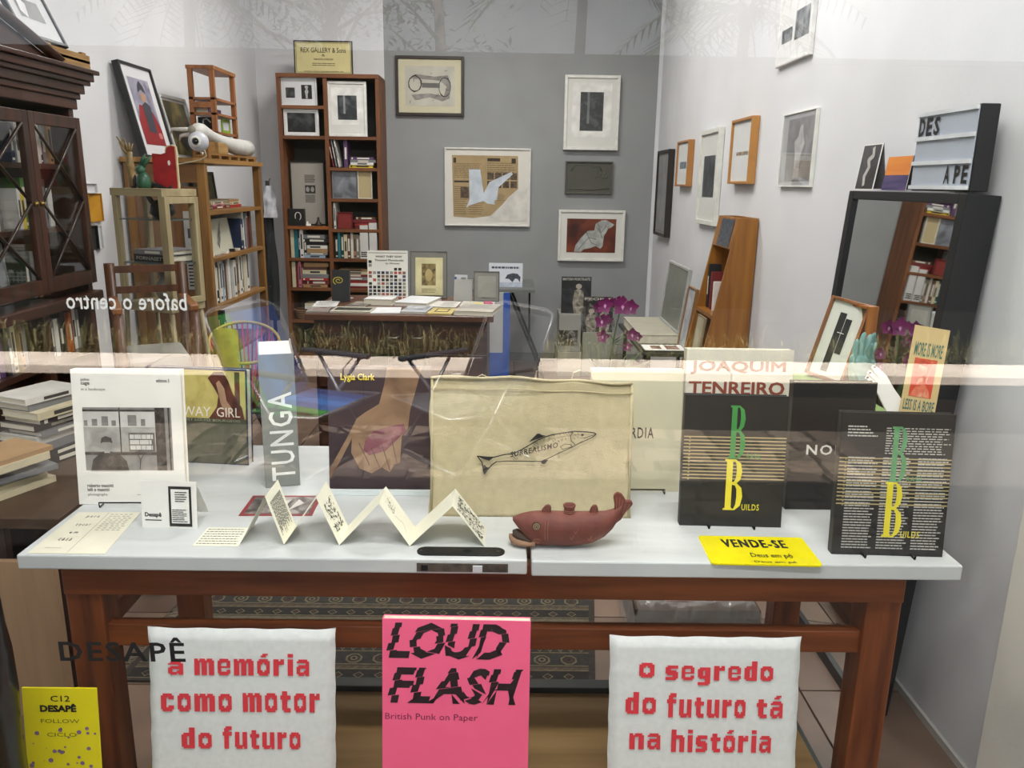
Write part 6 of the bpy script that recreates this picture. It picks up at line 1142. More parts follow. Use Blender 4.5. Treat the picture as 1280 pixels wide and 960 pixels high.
# two sheets pinned on the side panel (facing the window)
for i, (xl, xr, yt, yb, lb, am) in enumerate(((232, 246, 264, 312, 'white card with a dark blue print on the side of the pine shelves', '#2c3648'), (236, 254, 324, 362, 'white sheet with black text bars low on the side of the pine shelves', '#1f1f1f'))):
    a_, b_ = at(xl, yb, Y=pYn-.006), at(xr, yb, Y=pYn-.006); z1 = at(xl, yt, Y=pYn-.006).z; W_, H_ = b_.x-a_.x, z1-a_.z
    o = thing('pinned_sheet', lb, 'paper', (a_.x, pYn-.0035, a_.z)); MB().box(0, W_, 0, .003, 0, H_).build('sheet', paint('#a8a9a6', .7), o)
    (MB().rect(W_*.3, W_*.8, H_*.3, H_*.55, -.0008, 0) if i == 0 else MB().greek(W_*.1, W_*.9, H_*.08, H_*.85, 7, -.0008, 0, .5, .1, 3, None, .5)).build('print', paint(am, .6), o)
# ------------------------------------------------------------------ on top of the pine shelves
def lean_left(label, Yn, Yf, Xb, Xt, px_t, py_t, Zb, d, *a, **k):
    zt_ = at(px_t, py_t, Y=Yn).z; dz_ = zt_-Zb
    return frame_at(label, (Xb, (Yn+Yf)/2, Zb+.0006), R(90), Yf-Yn, math.hypot(dz_, Xt-Xb), d, *a, lean=math.atan2(Xb-Xt, dz_), base=True, **k)
def art_red(m, x0, x1, z0, z1, y):
    w_, h_ = x1-x0, z1-z0; f = lambda u, v: (x0+u*w_, z0+v*h_); m.rect(x0, x1, z0, z1, y, 0); m.poly([f(0, 0), f(1, 0), f(1, .25), f(.8, .5), f(.5, .58), f(.2, .6), f(0, .35)], y-.0006, 1)
    m.poly([f(.36, .2), f(.7, .18), f(.75, .6), f(.55, .66), f(.35, .6)], y-.001, 2).disc(*f(.5, .72), w_*.14, h_*.07, y-.0012, 3, 16).poly([f(.3, .78), f(.38, .9), f(.5, .97), f(.64, .9), f(.7, .78), f(.5, .84)], y-.0014, 2).disc(*f(.85, .15), w_*.1, h_*.05, y-.0012, 4)
lean_left('large black framed picture of a red robed figure, leaning on the left wall', pYn+.0, pYn+.37, -1.775, -1.875, 165, 74, pT, .035, '#17171a', .012, '#d5d5d8', .055, art_red, amats=[photo('#8d8ca0', '#a5a4b4', '#75748a', 6, 3), paint('#8e2229', .6, .1, 9), paint('#3f3f4a', .6, .1), paint('#b58d76', .6), paint('#c77b7d', .6)])
lean_left('white framed dark golden picture leaning on the left wall, beside the black framed one', pYn+.43, pYn+.80, -1.79, -1.87, 217, 116, pT, .03, '#c9cac8', .018, '#c9cac8', .012, solid(), amats=[photo('#23241f', '#58532f', '#9a8a4e', 7, 8)])
# small wooden cabinet with glazed faces
cw_ = thing('small_wood_cabinet', 'small open wooden display cabinet standing on the pine shelves', 'cabinet', (-1.738, pYn+.5, pT+.0008)); ch = at(292, 82, Y=pYn+.5).z-pT; cwx, cwy = .142, .36
tk = wood('#7a4a24', '#a4683a', .45, 'z', 4)
for x in (0, cwx-.025):
    for y in (0, cwy-.025): MB().box(x, x+.025, y, y+.025, 0, ch-.02).build('post', tk, cw_, .001)
MB().box(-.004, cwx+.004, -.004, cwy+.004, ch-.02, ch).build('top_board', tk, cw_, .001)
for v in (.02, .30, .50, .66): MB().box(.0, cwx, .0, cwy, ch*v-.008, ch*v+.004).build('shelf', tk, cw_)
MB().box(.025, cwx-.025, 0, .02, ch*.56, ch*.62).build('rail', tk, cw_); MB().box(.025, cwx-.025, 0, .02, ch*.24, ch*.33).build('rail', tk, cw_)
b0 = cw_.location
frame_at('black picture with a white arc inside the small wooden cabinet', (b0.x+cwx/2, b0.y+.03, pT+ch*.335), 0, cwx-.06, ch*.13, .008, '#121212', .002, '#121212', 0, lambda m, x0, x1, z0, z1, y: m.line([(x0+(x1-x0)*.3, z0+(z1-z0)*.3), (x0+(x1-x0)*.35, z0+(z1-z0)*.8), (x0+(x1-x0)*.6, z0+(z1-z0)*.9), (x0+(x1-x0)*.85, z0+(z1-z0)*.6)], .008, y, 0), amats=[paint('#8f918e', .6)], base=True)
frame_at('green framed pale card inside the small wooden cabinet', (b0.x+cwx-.03, b0.y+.25, pT+ch*.31), R(90), .14, ch*.17, .008, '#7f9a2c', .02, '#b7b9c4', 0, None, base=True, name='card', cat='card')
stack('in the small wooden cabinet', (b0.x+.09, b0.y+.2, pT+ch*.02+.0045), R(90), ['brown', 'white', 'dark red', 'pink'], .14, .2, .12, 6, 'books in the small cabinet', .012, .02)
small_book('purple flat book on the third level of the small wooden cabinet', (b0.x+.09, b0.y+.14, pT+ch*.5+.0045), R(90), .03, .1, .2, 'purple', flat=True, group='books in the small cabinet')
# slatted plank, wood blocks, white beaked sculpture, round eye camera
MB_ = MB(); pl_ = thing('slatted_tray', 'low slatted wooden tray at the front of the pine shelves top', 'tray', (PX-.008, pYn+.10, pT+.0006), R(90))
tl_ = PW-.14
MB().box(0, tl_, 0, .012, .018, .030).build('rail', pinex, pl_); MB().box(0, tl_, .07, .082, .018, .030).build('rail', pinex, pl_)
for i in range(6): MB().box(tl_*i/5*.94, tl_*i/5*.94+.035, 0, .082, 0, .0178).build('block', pinex, pl_)
zB = pT+.031
for i, (y, w_, lb) in enumerate(((.12, .10, 'dark wood block on the slatted tray, nearer the window'), (.27, .15, 'pale wood block on the slatted tray under the white beaked sculpture'))):
    tag(MB().box(0, w_, 0, .06, 0, .055).build('wood_block', wood('#6d4a20', '#94692f', .5, 'x') if i == 0 else wood('#8d6a3a', '#b08f58', .5, 'x'), None, .001, (PX-.015, pYn+y, zB)), lb, 'block')
    bpy.context.view_layer.objects
for o_ in [x for x in COL.objects if x.name.startswith('wood_block')]: o_.rotation_euler = (0, 0, R(90))
sk = thing('beaked_sculpture', 'white skull-like sculpture with a long tapering tube, lying on the pine shelves', 'sculpture', (PX-.045, pYn+.06, zB+.057)); m_ = MB(); wht = paint('#c9c7c2', .6, .05, 20)
rg = [(-.03, .035, .010), (-.010, .040, .028), (.02, .042, .040), (.06, .042, .040), (.12, .036, .034), (.20, .024, .030), (.35, .006, .034), (.52, -.008, .042), (.68, -.012, .047), (.78, -.012, .048)]
n = 18; vs = [(r*math.cos(6.2832*i/n), y, z+r*math.sin(6.2832*i/n)) for y, z, r in rg for i in range(n)]
m_.add(vs, [(i*n+j, (i+1)*n+j, (i+1)*n+(j+1) % n, i*n+(j+1) % n) for i in range(len(rg)-1) for j in range(n)]+[tuple(range(n)), tuple(range((len(rg)-1)*n, len(rg)*n))[::-1]], 0, smooth=True); m_.build('skull_body', wht, sk)
tag(MB().tube([(-.055*.0-.01, -.036, .045), (-.012, -.030, .046)], [.018, .020], 16).build('socket', paint('#8b867a', .8, .1, 40), sk), 'grey round socket')
for a_ in ((-.05, .01, .03, -.10, .05, .02), (-.05, .02, .05, -.13, .02, .05)): MB().tube([(a_[0]+.03, a_[1], a_[2]), (a_[3], a_[4], a_[5]), (a_[3]-.02, a_[4]+.03, a_[5]-.02)], [.012, .008, .003], 8).build('horn', wht, sk)
ec = at(248, 177, Y=pYn-.03); o = thing('eye_camera', 'round white camera with a black lens like an eye, in front of the white sculpture', 'camera', (ec.x, pYn-.03, ec.z)); 
MB().lathe([(0, -.045), (.035, -.032), (.047, -.008), (.047, .012), (.036, .028), (0, .028)], 24, 0, rot(R(100), 'X') @ rot(math.pi, 'X')).build('camera_body', paint('#c3c6cf', .35, .02), o)
MB().lathe([(0, 0), (.026, 0), (.028, .004), (0, .004)], 24, 0, tr(.0, -.036, .0) @ rot(R(95), 'X')).build('lens_ring', WHITE, o); MB().lathe([(0, 0), (.017, 0), (.012, .008), (0, .010)], 20, 0, tr(0, -.040, 0) @ rot(R(95), 'X')).build('lens', paint('#0d0d10', .15), o)
MB().tube([(0, 0, -.03), (.0, .035, -.06), (0, .045, pT+.0302-ec.z if False else -.05)], .006, 6).build('bracket', wht, o)
cpt = [(0, .0, -.035)]+[tuple(at(px, py, Y=pYn-.035)-o.location) for px, py in ((256, 188), (258, 195), (250, 200), (235, 203), (220, 206), (205, 203), (196, 198))]
MB().tube(cpt, .0028, 6).build('cable', paint('#bdb59b', .5), o)
# ================================================================== pale wood glazed show cabinet on legs
vy = R(-24); vw, vd = .265, .17; vc = at(207, 300, Y=3.12); vt = 1.425; vb = .86
vt = at(200, 236, Y=3.15).z; vx = vc.x-math.cos(vy)*vw; vyy = 3.12-math.sin(vy)*vw
vi = thing('show_cabinet', 'pale wood glazed show cabinet on slim legs, left of the pine shelves', 'cabinet', (vx, vyy, 0), vy); pw_ = wood('#8f8060', '#b0a27c', .5, 'z', 5); vb = at(215, 392, Y=3.12).z
for x in (0, vw-.022):
    for y in (0, vd-.022): MB().box(x, x+.022, y, y+.022, vb, vt-.028).build('post', pw_, vi, .001)
for nm, z0_, z1_ in (('top_board', vt-.028, vt), ('bottom_board', vb, vb+.03)): MB().box(-.003, vw+.003, -.003, vd+.003, z0_, z1_).build(nm, wood('#8f8060', '#b0a27c', .5, 'x', 5), vi, .001)
dr_ = MB().box(vw-.001, vw+.012, .0, .022, vb+.03, vt-.03).box(vw-.001, vw+.012, vd-.022, vd, vb+.03, vt-.03).box(vw-.001, vw+.012, .022, vd-.022, vb+.03, vb+.055).box(vw-.001, vw+.012, .022, vd-.022, vt-.055, vt-.03).build('door', pw_, vi, .001)
MB().box(vw+.003, vw+.006, .022, vd-.022, vb+.055, vt-.055).build('door_pane', thin_glass('acrylic', ior=1.4), dr_)
for a_ in ((.022, vw-.022, .006, .009), (.022, vw-.022, vd-.010, vd-.007)): MB().box(a_[0], a_[1], a_[2], a_[3], vb+.03, vt-.03).build('pane', thin_glass('acrylic', ior=1.4), vi)
MB().box(.006, .009, .022, vd-.022, vb+.03, vt-.03).build('pane', thin_glass('acrylic', ior=1.4), vi)
for z_ in (vb+.19, vb+.36): MB().box(.010, vw-.006, .010, vd-.012, z_-.005, z_).build('glass_shelf', paint('#56605c', .2, .02), vi)
for x, y, sx, sy in ((.01, .01, -.03, -.03), (vw-.01, .01, .05, -.04), (.01, vd-.01, -.03, .04), (vw-.01, vd-.01, .05, .05)): MB().tube([(x, y, vb), (x+sx, y+sy, .008)], .010, 6).build('leg', paint('#8f8060', .5), vi)
def in_v(x, y, z): p = rot(vy) @ V((x, y, 0)); return (vx+p.x, vyy+p.y, z)
o = small_book('black flat book with pale lettered spine on the lower glass shelf of show cabinet', in_v(vw/2, .05, vb+.1905), vy, .028, .16, .20, 'black', flat=True, group='books in the show cabinet', stripe=False); 
MB().text('FORNASETTI', -.085, .075, .006, .020, -.0008, 0, .01).build('spine_lettering', paint('#b3afa2', .6), o)
small_book('grey flat book under nothing, topmost on the lower glass shelf of show cabinet', in_v(vw/2, .05, vb+.1905+.0285), vy, .018, .16, .19, 'grey', flat=True, group='books in the show cabinet')
bpy.data.objects[[x.name for x in COL.objects if x.get('label', '').startswith('grey flat book under')][0]]['label'] = 'grey flat book on top of the black lettered book in the show cabinet'
o = thing('dark_bird_figure', 'dark curled bird-like figure on the upper shelf of the show cabinet', 'figurine', in_v(vw/2, .12, vb+.3605)); MB().lathe([(.03, 0), (.05, .02), (.045, .05), (.02, .07), (0, .075)], 14).build('figure_body', paint('#1b1f1d', .3), o)
MB().tube([(-.03, 0, .05), (-.06, 0, .10), (-.02, 0, .13), (.03, 0, .11), (.07, 0, .14)], [.012, .010, .010, .008, .004], 8).build('neck', paint('#1b1f1d', .3), o)
o = thing('small_vase', 'small pale vase on the bottom of the show cabinet', 'vase', in_v(vw*.4, .12, vb+.0305)); MB().lathe([(.02, 0), (.032, .03), (.028, .07), (.012, .09), (.016, .11), (.012, .11)], 16).build('vase_body', paint('#7d7a70', .5), o)
# on top of the show cabinet
o = thing('wooden_hand', 'slender carved wooden hand sculpture on top of the show cabinet', 'sculpture', in_v(.0, .12, vt+.0008)); k = (at(140, 166, Y=3.3).z-vt)/.24; m_ = MB()
m_.tube([V(p)*k for p in ((0, 0, 0), (-.008, 0, .05), (-.016, 0, .075), (-.014, 0, .085), (-.018, 0, .10), (-.014, 0, .12), (-.014, 0, .16))], [k*q for q in (.030, .022, .016, .020, .021, .014, .013)], 12)
for dx, L_, tw in ((-.030, .075, -.6), (-.012, .07, -.25), (.004, .05, .0), (.012, .045, .25)): m_.tube([V((-.014+dx*.35, 0, .15))*k, V((-.014+dx*.8, 0, .15+L_*.5))*k, V((-.014+dx+tw*.035, 0, .15+L_))*k], [k*.0075, k*.006, k*.003], 8)
m_.tube([V((-.020, -.004, .145))*k, V((-.036, -.01, .17))*k, V((-.050, -.012, .20))*k], [k*.007, k*.005, k*.002], 8); m_.build('hand_body', wood('#6b5732', '#93794a', .5, 'z', 6), o)
o = thing('red_board', 'red jigsaw-topped cut-out board with a pale edge on top of the show cabinet', 'board', in_v(.155, .13, vt+.0008), R(-10)); hb = at(182, 181, Y=3.2).z-vt
MB().poly([(-.05, 0), (.05, 0), (.05, hb*.98), (.035, hb), (.015, hb*.96), (.010, hb*.84), (-.01, hb*.80), (-.05, hb*.82)], 0, 0, .012).build('board_shape', paint('#a8242a', .5, .12, 20), o)
MB().poly([(.05, 0), (.055, 0), (.055, hb*.98), (.037, hb*1.03), (.012, hb*.99), (.006, hb*.87), (.010, hb*.84), (.015, hb*.96), (.035, hb), (.05, hb*.98)], .001, 0, .010).disc(.022, hb*.60, .006, .010, -.001, 1, 14).build('pale_edge', [paint('#c9b790', .6), WHITE], o)
o = thing('green_rabbit', 'small dark green rabbit-like figure in front of the red board', 'figurine', in_v(.12, .055, vt+.0008)); m_ = MB()
m_.lathe([(.0, 0), (.022, 0), (.028, .02), (.024, .045), (.012, .06), (0, .062)], 14).lathe([(0, .05), (.018, .058), (.020, .072), (.012, .085), (0, .088)], 12, 0, tr(-.008, 0, 0)); m_.tube([(.0, 0, .08), (.02, 0, .105), (.035, 0, .12)], [.008, .009, .003], 8).tube([(-.008, 0, .08), (.004, .0, .11), (.016, 0, .128)], [.007, .008, .003], 8); m_.build('figure_body', paint('#2c5a44', .4, .15, 30), o)
o = thing('black_cat_figure', 'tiny thin black figure left of the green rabbit-like figure', 'figurine', in_v(.075, .05, vt+.0008)); MB().tube([(-.012, 0, .003), (0, 0, .004), (.002, 0, .03), (.006, 0, .05)], [.006, .008, .008, .003], 8).build('figure_body', INK, o)
# ------------------------------------------------------------------ small things between the glazed bookcase and the show cabinet
def wall_left_item(label, name, cat, xl, xr, yt, yb, X, col, art=None, am=None):
    ym = (yt+yb)/2; Yn, Yf = at(xl, ym, X=X).y, at(xr, ym, X=X).y; z1, z0 = at(xl, yt, X=X).z, at(xl, yb, X=X).z
    return frame_at(label, (X, (Yn+Yf)/2, (z0+z1)/2), R(90), Yf-Yn, z1-z0, X-LW-.001, col, .004, col, 0.001, art, amats=am, name=name, cat=cat)
wall_left_item('ochre picture with dark marks low on the left wall beside the show cabinet', 'small_picture', 'picture', 112, 129, 242, 278, LW+.02, '#b8862c', solid(), [photo('#5a2a18', '#b5822a', '#c9922f', 7, 12, pos=(.3, .38, .5))])
wall_left_item('white switch box on the left wall above the ochre picture', 'switch_box', 'box', 104, 122, 229, 242, LW+.03, '#cdced0')
wall_left_item('black bag hanging on the left wall below the ochre picture', 'hanging_bag', 'bag', 110, 124, 283, 314, LW+.05, '#1a1f1c')
wall_left_item('thin white tool shape hanging on the left wall beside the black bag', 'wall_hanger', 'hanger', 123, 129, 282, 312, LW+.02, '#c9cacb')
# ================================================================== dark glazed antique bookcase
CX = -1.58; yR = at(104, 250, X=CX).y; yM = at(33, 200, X=CX).y; yL = yR-2*(yR-yM)-.05; CT = at(98, 138, X=CX).z
dk1 = wood('#2a1710', '#47281b', .35, 'z', 4, coat=.2); dk2 = wood('#2a1710', '#47281b', .35, 'x', 4, coat=.2); CW = yR-yL; CD = CX-LW-.014
ac = thing('glazed_bookcase', 'dark antique bookcase with crossed glazing bars and a stepped pediment, at left', 'bookcase', (CX, yL, 0), R(90))     # local x -> +Y (right side of its face), y -> into the wall
midx = yM-yL; zMid = at(104, 372, X=CX).z; zD0 = zMid+.05; zD1 = CT-.03; zLow = .30
MB().box(0, .03, 0, CD, .08, CT).build('side_panel', dk1, ac, .002); MB().box(CW-.03, CW, 0, CD, .08, CT).build('side_panel', dk1, ac, .002)
MB().box(.03, CW-.03, CD-.02, CD, .08, CT).build('back_board', paint('#1f1612', .8, .1), ac)
MB().box(-.02, CW+.02, -.02, CD, 0, .08).build('plinth', dk2, ac, .004)
MB().box(-.01, CW+.01, -.035, CD, zMid-.02, zMid+.02).build('waist_moulding', dk2, ac, .006)
for z_ in (zMid+.022+.24, zMid+.022+.46, zMid+.022+.66): 
    if z_ < zD1-.1: MB().box(.03, CW-.03, .04, CD-.02, z_-.018, z_).build('shelf', dk2, ac)
for z_ in (.40, ): MB().box(.03, CW-.03, .02, CD-.02, z_-.02, z_).build('shelf', dk2, ac)
MB().box(.03, CW-.03, .02, CD-.02, .085, .10).build('shelf', dk2, ac); MB().box(midx-.02, midx+.02, .0, CD-.02, .08, zMid-.02).build('divider', dk1, ac)
# doors with crossed bars
glz = thin_glass('acrylic', ior=1.4)
for dx0, dx1 in ((.004, midx-.002), (midx+.002, CW-.004)):
    sw2 = .032; d_ = MB().box(dx0, dx0+sw2, -.022, 0, zD0, zD1).box(dx1-sw2, dx1, -.022, 0, zD0, zD1).box(dx0+sw2, dx1-sw2, -.022, 0, zD0, zD0+.05).box(dx0+sw2, dx1-sw2, -.022, 0, zD1-.04, zD1).build('door', dk1, ac, .002)
    gx0, gx1, gz0, gz1 = dx0+sw2, dx1-sw2, zD0+.05, zD1-.04; zc_ = (gz0+gz1)/2
    MB().box(gx0, gx1, -.012, -.009, gz0, gz1).build('pane', glz, d_)
    hgt = (gz1-gz0)/2
    for j in range(2):
        za, zb2 = gz0+hgt*j, gz0+hgt*(j+1)
        for s in (0, 1):
            xa, xb2 = (gx0, gx1) if s else (gx1, gx0); MB().tube([(xa, -.018, za), (xb2, -.018, zb2)], .0055, 6).build('glazing_bar', paint('#2a1a12', .3), d_)
    MB().lathe([(.008, 0), (.010, .006), (0, .012)], 12, 0, tr((dx1-sw2/2) if dx0 < .01 else dx0+sw2/2, -.022, zD0+.3) @ rot(R(90), 'X')).build('knob', paint('#8a7440', .3, metal=.9), d_)
# cornice
cn = MB()
for i, (z0_, z1_, o_) in enumerate(((0, .035, .012), (.035, .055, .022), (.055, .085, .034), (.085, .10, .05), (.10, .125, .06), (.125, .140, .075))): cn.box(-o_, CW+o_, -o_, CD, CT+z0_, CT+z1_)
cn.build('cornice', dk2, ac, .003)
pd_z = CT+.14; q0, q1 = at(66, 90, X=CX+.05), at(0, 38, X=CX+.05); a0_ = (q0.y-yL, pd_z+.004); sl_ = (q1.z-q0.z)/(q0.y-q1.y); a1_ = (max(.05, a0_[0]-.36), 0); a1_ = (a1_[0], a0_[1]+sl_*(a0_[0]-a1_[0])); MB().poly([(-.06, pd_z), a0_, a1_, (a1_[0]-.06, a1_[1]), (-.06, pd_z+.02)], -.05, 0, .06).build('pediment', dk2, ac, .004)
for s_ in (1,): cn = MB().tube([(a0_[0]+.03, -.06, a0_[1]+.004), (a1_[0], -.06, a1_[1]+.014)], .022, 4).build('raking_moulding', dk2, ac)
# books in it
def crow(where, z_, x0, L, cols, seed, h0, h1, dy=.06, **k): row(where, (CX-dy, yL+x0, z_+.0006), R(90), L, h0, h1, .2, cols, seed, 'books in the glazed bookcase', **k)
zs_ = [zMid+.0225, zMid+.262, zMid+.482, zMid+.682]; xr0 = midx+.035
shv = [z for z in zs_ if z < zD1-.1]
crow('on the top shelf, right door of glazed bookcase', shv[-1], xr0, CW-xr0-.04, ['navy', 'white', 'blue', 'grey', 'tan', 'brown', 'grey', 'white', 'black', 'grey', 'tan'], 3, .10, .15, t0=.018, t1=.03)
crow('on the second shelf, right door of glazed bookcase', shv[-2], xr0, CW-xr0-.04, ['white', 'yellow', 'green', 'cream', 'black', 'dark green', 'grey', 'black', 'white'], 4, .13, .18, t0=.016, t1=.03)
crow('on the second shelf, left door of glazed bookcase', shv[-2], .05, midx-.08, ['cream', 'tan', 'cream', 'cream', 'tan', 'cream', 'grey', 'cream'], 5, .12, .16, t0=.03, t1=.05)
crow('on the top shelf, left door of glazed bookcase', shv[-1], .05, midx-.08, ['brown', 'dark red', 'dark red', 'brown', 'black', 'dark green'], 6, .10, .15, t0=.03, t1=.05)
crow('on the lower shelf, right door of glazed bookcase', shv[0], xr0, (CW-xr0)*.6, ['dark green', 'grey', 'tan', 'black', 'brown'], 7, .13, .19, t0=.02, t1=.035)
frame_at('white card with a dark blue flower, behind the left glass door', (CX-.08, yL+midx-.12, shv[0]+.001), R(90), .16, .20, .01, '#8d9294', .003, '#8d9294', 0, lambda m, x0, x1, z0, z1, y: m.rect(x0+.01, x0+(x1-x0)*.7, z0, z0+(z1-z0)*.55, y, 0).disc(x0+(x1-x0)*.3, z0+(z1-z0)*.65, .025, .022, y-.0005, 1, 10), amats=[paint('#1a232a', .6), paint('#1d2450', .6)], base=True, lean=.08, name='card', cat='card')
stack('on the middle shelf, right door of glazed bookcase', (CX-.10, yL+xr0+.10, shv[1]+.0005 if len(shv) > 3 else shv[-3]+.0005), R(90), ['black', 'grey', 'black', 'grey'], .14, .18, .16, 5, 'books in the glazed bookcase', .016, .024)
# open lower part: rows
zl = .40+.0005; zl2 = zl
zrow = at(60, 455, X=CX).z
MB().box(.03, CW-.03, .0, CD-.02, zrow-.02, zrow).build('shelf', dk2, ac)
crow('in the open lower bay, left half of glazed bookcase', zrow, .06, midx-.10, ['tan', 'orange', 'white', 'purple', 'black', 'grey', 'cream', 'teal', 'tan', 'grey'], 8, .12, .17, dy=.02, t0=.018, t1=.032)
crow('in the open lower bay, right half of glazed bookcase', zrow, xr0, CW-xr0-.04, ['black', 'grey', 'white', 'black', 'black', 'orange', 'dark red', 'white', 'grey', 'white'], 9, .13, .19, dy=.02, t0=.018, t1=.03)
crow('on the lowest shelf, left half of glazed bookcase', .40, .06, midx-.10, ['brown', 'black', 'tan', 'dark red', 'grey'], 10, .15, .2, dy=.04, t0=.02, t1=.04)
# on top: crate and a tilted picture
ctop = CT+.1405; cr_ = thing('wooden_crate', 'small rough wooden crate on top of the dark bookcase', 'crate', (CX+.06, yR-.22, ctop), R(90)); cw2 = wood('#7d5a30', '#a98450', .7, 'x', 6)
xa = .0; kx = .26; zc2 = at(97, 66, X=CX+.06).z-ctop
for z_ in (0, zc2-.028): 
    for y in (0, .14): MB().box(0, kx, y, y+.012, z_, z_+.028).build('slat', cw2, cr_)
MB().box(.012, kx-.012, .012, .14, zc2-.035, zc2-.028).build('lid_board', cw2, cr_)
for x in (0, kx-.03):
    for y in (.0121, .128): MB().box(x, x+.03, y, y+.0118, .0, zc2+.01).build('post', wood('#7d5a30', '#a98450', .7, 'z', 6), cr_)
MB().box(.012, kx-.02, .03, .038, .02, zc2-.04).build('panel', paint('#6d4c22', .7, .1), cr_)
fr0 = frame_at('black framed picture with wide white mount, tilted back on top of the dark bookcase', (CX+.05, yR-.21, ctop+zc2+.011), R(90), .27, .215, .018, '#151517', .012, '#cfd0d3', .062, lambda m, x0, x1, z0, z1, y: (m.rect(x0-.01, x1+.01, z0, z1, y, 1), m.poly([(x0, z0+.02), (x0+.03, z0), (x0+.05, z0+.05), (x0+.01, z0+.08)], y-.0004, 0)), amats=[paint('#d9d9dc', .6), photo('#2b2b2c', '#454546', '#8a8a8b', 9, 3)], base=True, lean=.42)
# ------------------------------------------------------------------ low bench with paper stacks in front of it
bz_ = .56; bn = thing('low_bench', 'low dark bench in front of the glazed bookcase, carrying stacks of paper', 'bench', (-1.52, 1.95, 0)); 
MB().box(0, .36, 0, .68, bz_-.03, bz_).build('bench_top', paint('#4a3626', .5, .1), bn, .002)
for x in (.01, .31):
    for y in (.02, .62): MB().box(x, x+.04, y, y+.04, 0, bz_-.03).build('leg', dk1, bn)
stack('on the low bench, nearer the window', (-1.37, 2.11, bz_+.0006), R(60), ['cream', 'cream', 'white', 'grey', 'white', 'cream', 'tan'], .18, .21, .16, 5, 'papers on the low bench', .012, .022, .12)
stack('on the low bench, farther from the window', (-1.385, 2.42, bz_+.0006), R(70), ['black', 'black', 'grey', 'white', 'grey', 'black', 'black', 'cream', 'grey', 'white'], .18, .21, .16, 6, 'papers on the low bench', .016, .026, .06)
tag(MB().box(0, .34, 0, .016, 0, .46).build('plywood_sheet', wood('#94775a', '#a98a6a', .6, 'z', 3), None, .001, (-1.50, 1.905, .0)), 'plain plywood sheet standing against the low bench', 'board')
# ------------------------------------------------------------------ wooden armchair and cord chair
ar = thing('wooden_armchair', 'dark wooden armchair with pale seat between show cabinet and table', 'chair', (at(192, 400, Y=2.85).x, 2.85, 0), R(28)); aw_ = wood('#6b3c18', '#8f5a28', .4, 'y', 5); az = wood('#3d2112', '#5c3419', .4, 'z', 5)
za = at(205, 392, Y=2.62).z
for s in (-1, 1):
    MB().box(s*.12-.016, s*.12+.016, -.17, .16, za-.012, za+.012).build('armrest', aw_, ar, .006)
    MB().tube([(s*.12, -.15, za-.012), (s*.12, -.15, .016)], .018, 8).build('leg', az, ar); MB().tube([(s*.12, .15, za+.13), (s*.12, .16, .016)], .018, 8).build('leg', az, ar)
MB().box(-.12, .12, -.15, .14, za-.26, za-.23).build('seat_frame', az, ar); MB().box(-.10, .10, -.14, .13, za-.23, za-.17).build('seat_cushion', paint('#8f8d88', .8, .05), ar, .015)
for z_ in (za+.02, za+.095): MB().box(-.11, .11, .14, .155, z_, z_+.025).build('back_rail', az, ar)
cc = thing('cord_chair', 'rounded chair strung with red and pink cords, behind the grey book spine', 'chair', (at(305, 420, Y=3.75).x, 3.75, 0), R(20)); zc3 = at(300, 412, Y=3.75).z; cm = [paint('#b5202e', .5), paint('#c43a5e', .5), paint('#7a1a3c', .5)]
ring = [(.16*math.cos(t), .16*math.sin(t), zc3-.06+.07*math.sin(t)) for t in [6.2832*i/40 for i in range(41)]]
MB().tube(ring, .008, 8).build('rim', paint('#a8923a', .4), cc); r_ = random.Random(1)
for k in range(40):
    t = 6.2832*k/40; MB().tube([ring[k], (ring[k][0]*.55, ring[k][1]*.55, (ring[k][2]+.34)/2-.06), (ring[k][0]*.12, ring[k][1]*.12, .34)], .0035, 5).build('cord', cm[k % 3], cc)
for k in range(3):
    for z in (.2,): pass
MB().tube([(.05*math.cos(t), .05*math.sin(t), .338) for t in [6.2832*i/20 for i in range(21)]], .006, 6).build('hub', paint('#333333', .4), cc)
for k in range(4): a_ = k*1.5708+.7; MB().tube([(.05*math.cos(a_), .05*math.sin(a_), .335), (.26*math.cos(a_), .26*math.sin(a_), .010)], .009, 6).build('leg', blk, cc)
o = thing('yellow_cushion', 'mustard yellow cushion standing left of the red cord chair', 'cushion', (at(281, 430, Y=3.45).x, 3.40, .0), R(10), .12); zc4 = at(278, 414, Y=3.4).z
n = 12; vs = []; fs = []
for sd in (1, -1):
    for j in range(n+1):
        for i in range(n+1): u, v = i/n*2-1, j/n*2-1; p_ = (1-u**4)*(1-v**4); vs.append((u*.055, sd*-.04*p_+.04, zc4/2+v*zc4/2*(1-.03*u*u)))
    b0_ = (0 if sd == 1 else (n+1)**2)
    fs += [((b0_+j*(n+1)+i, b0_+j*(n+1)+i+1, b0_+(j+1)*(n+1)+i+1, b0_+(j+1)*(n+1)+i) if sd == 1 else (b0_+(j+1)*(n+1)+i, b0_+(j+1)*(n+1)+i+1, b0_+j*(n+1)+i+1, b0_+j*(n+1)+i)) for j in range(n) for i in range(n)]
MB().add(vs, fs, 0, smooth=True).build('cushion_body', paint('#a8942f', .85, .12, 20), o)
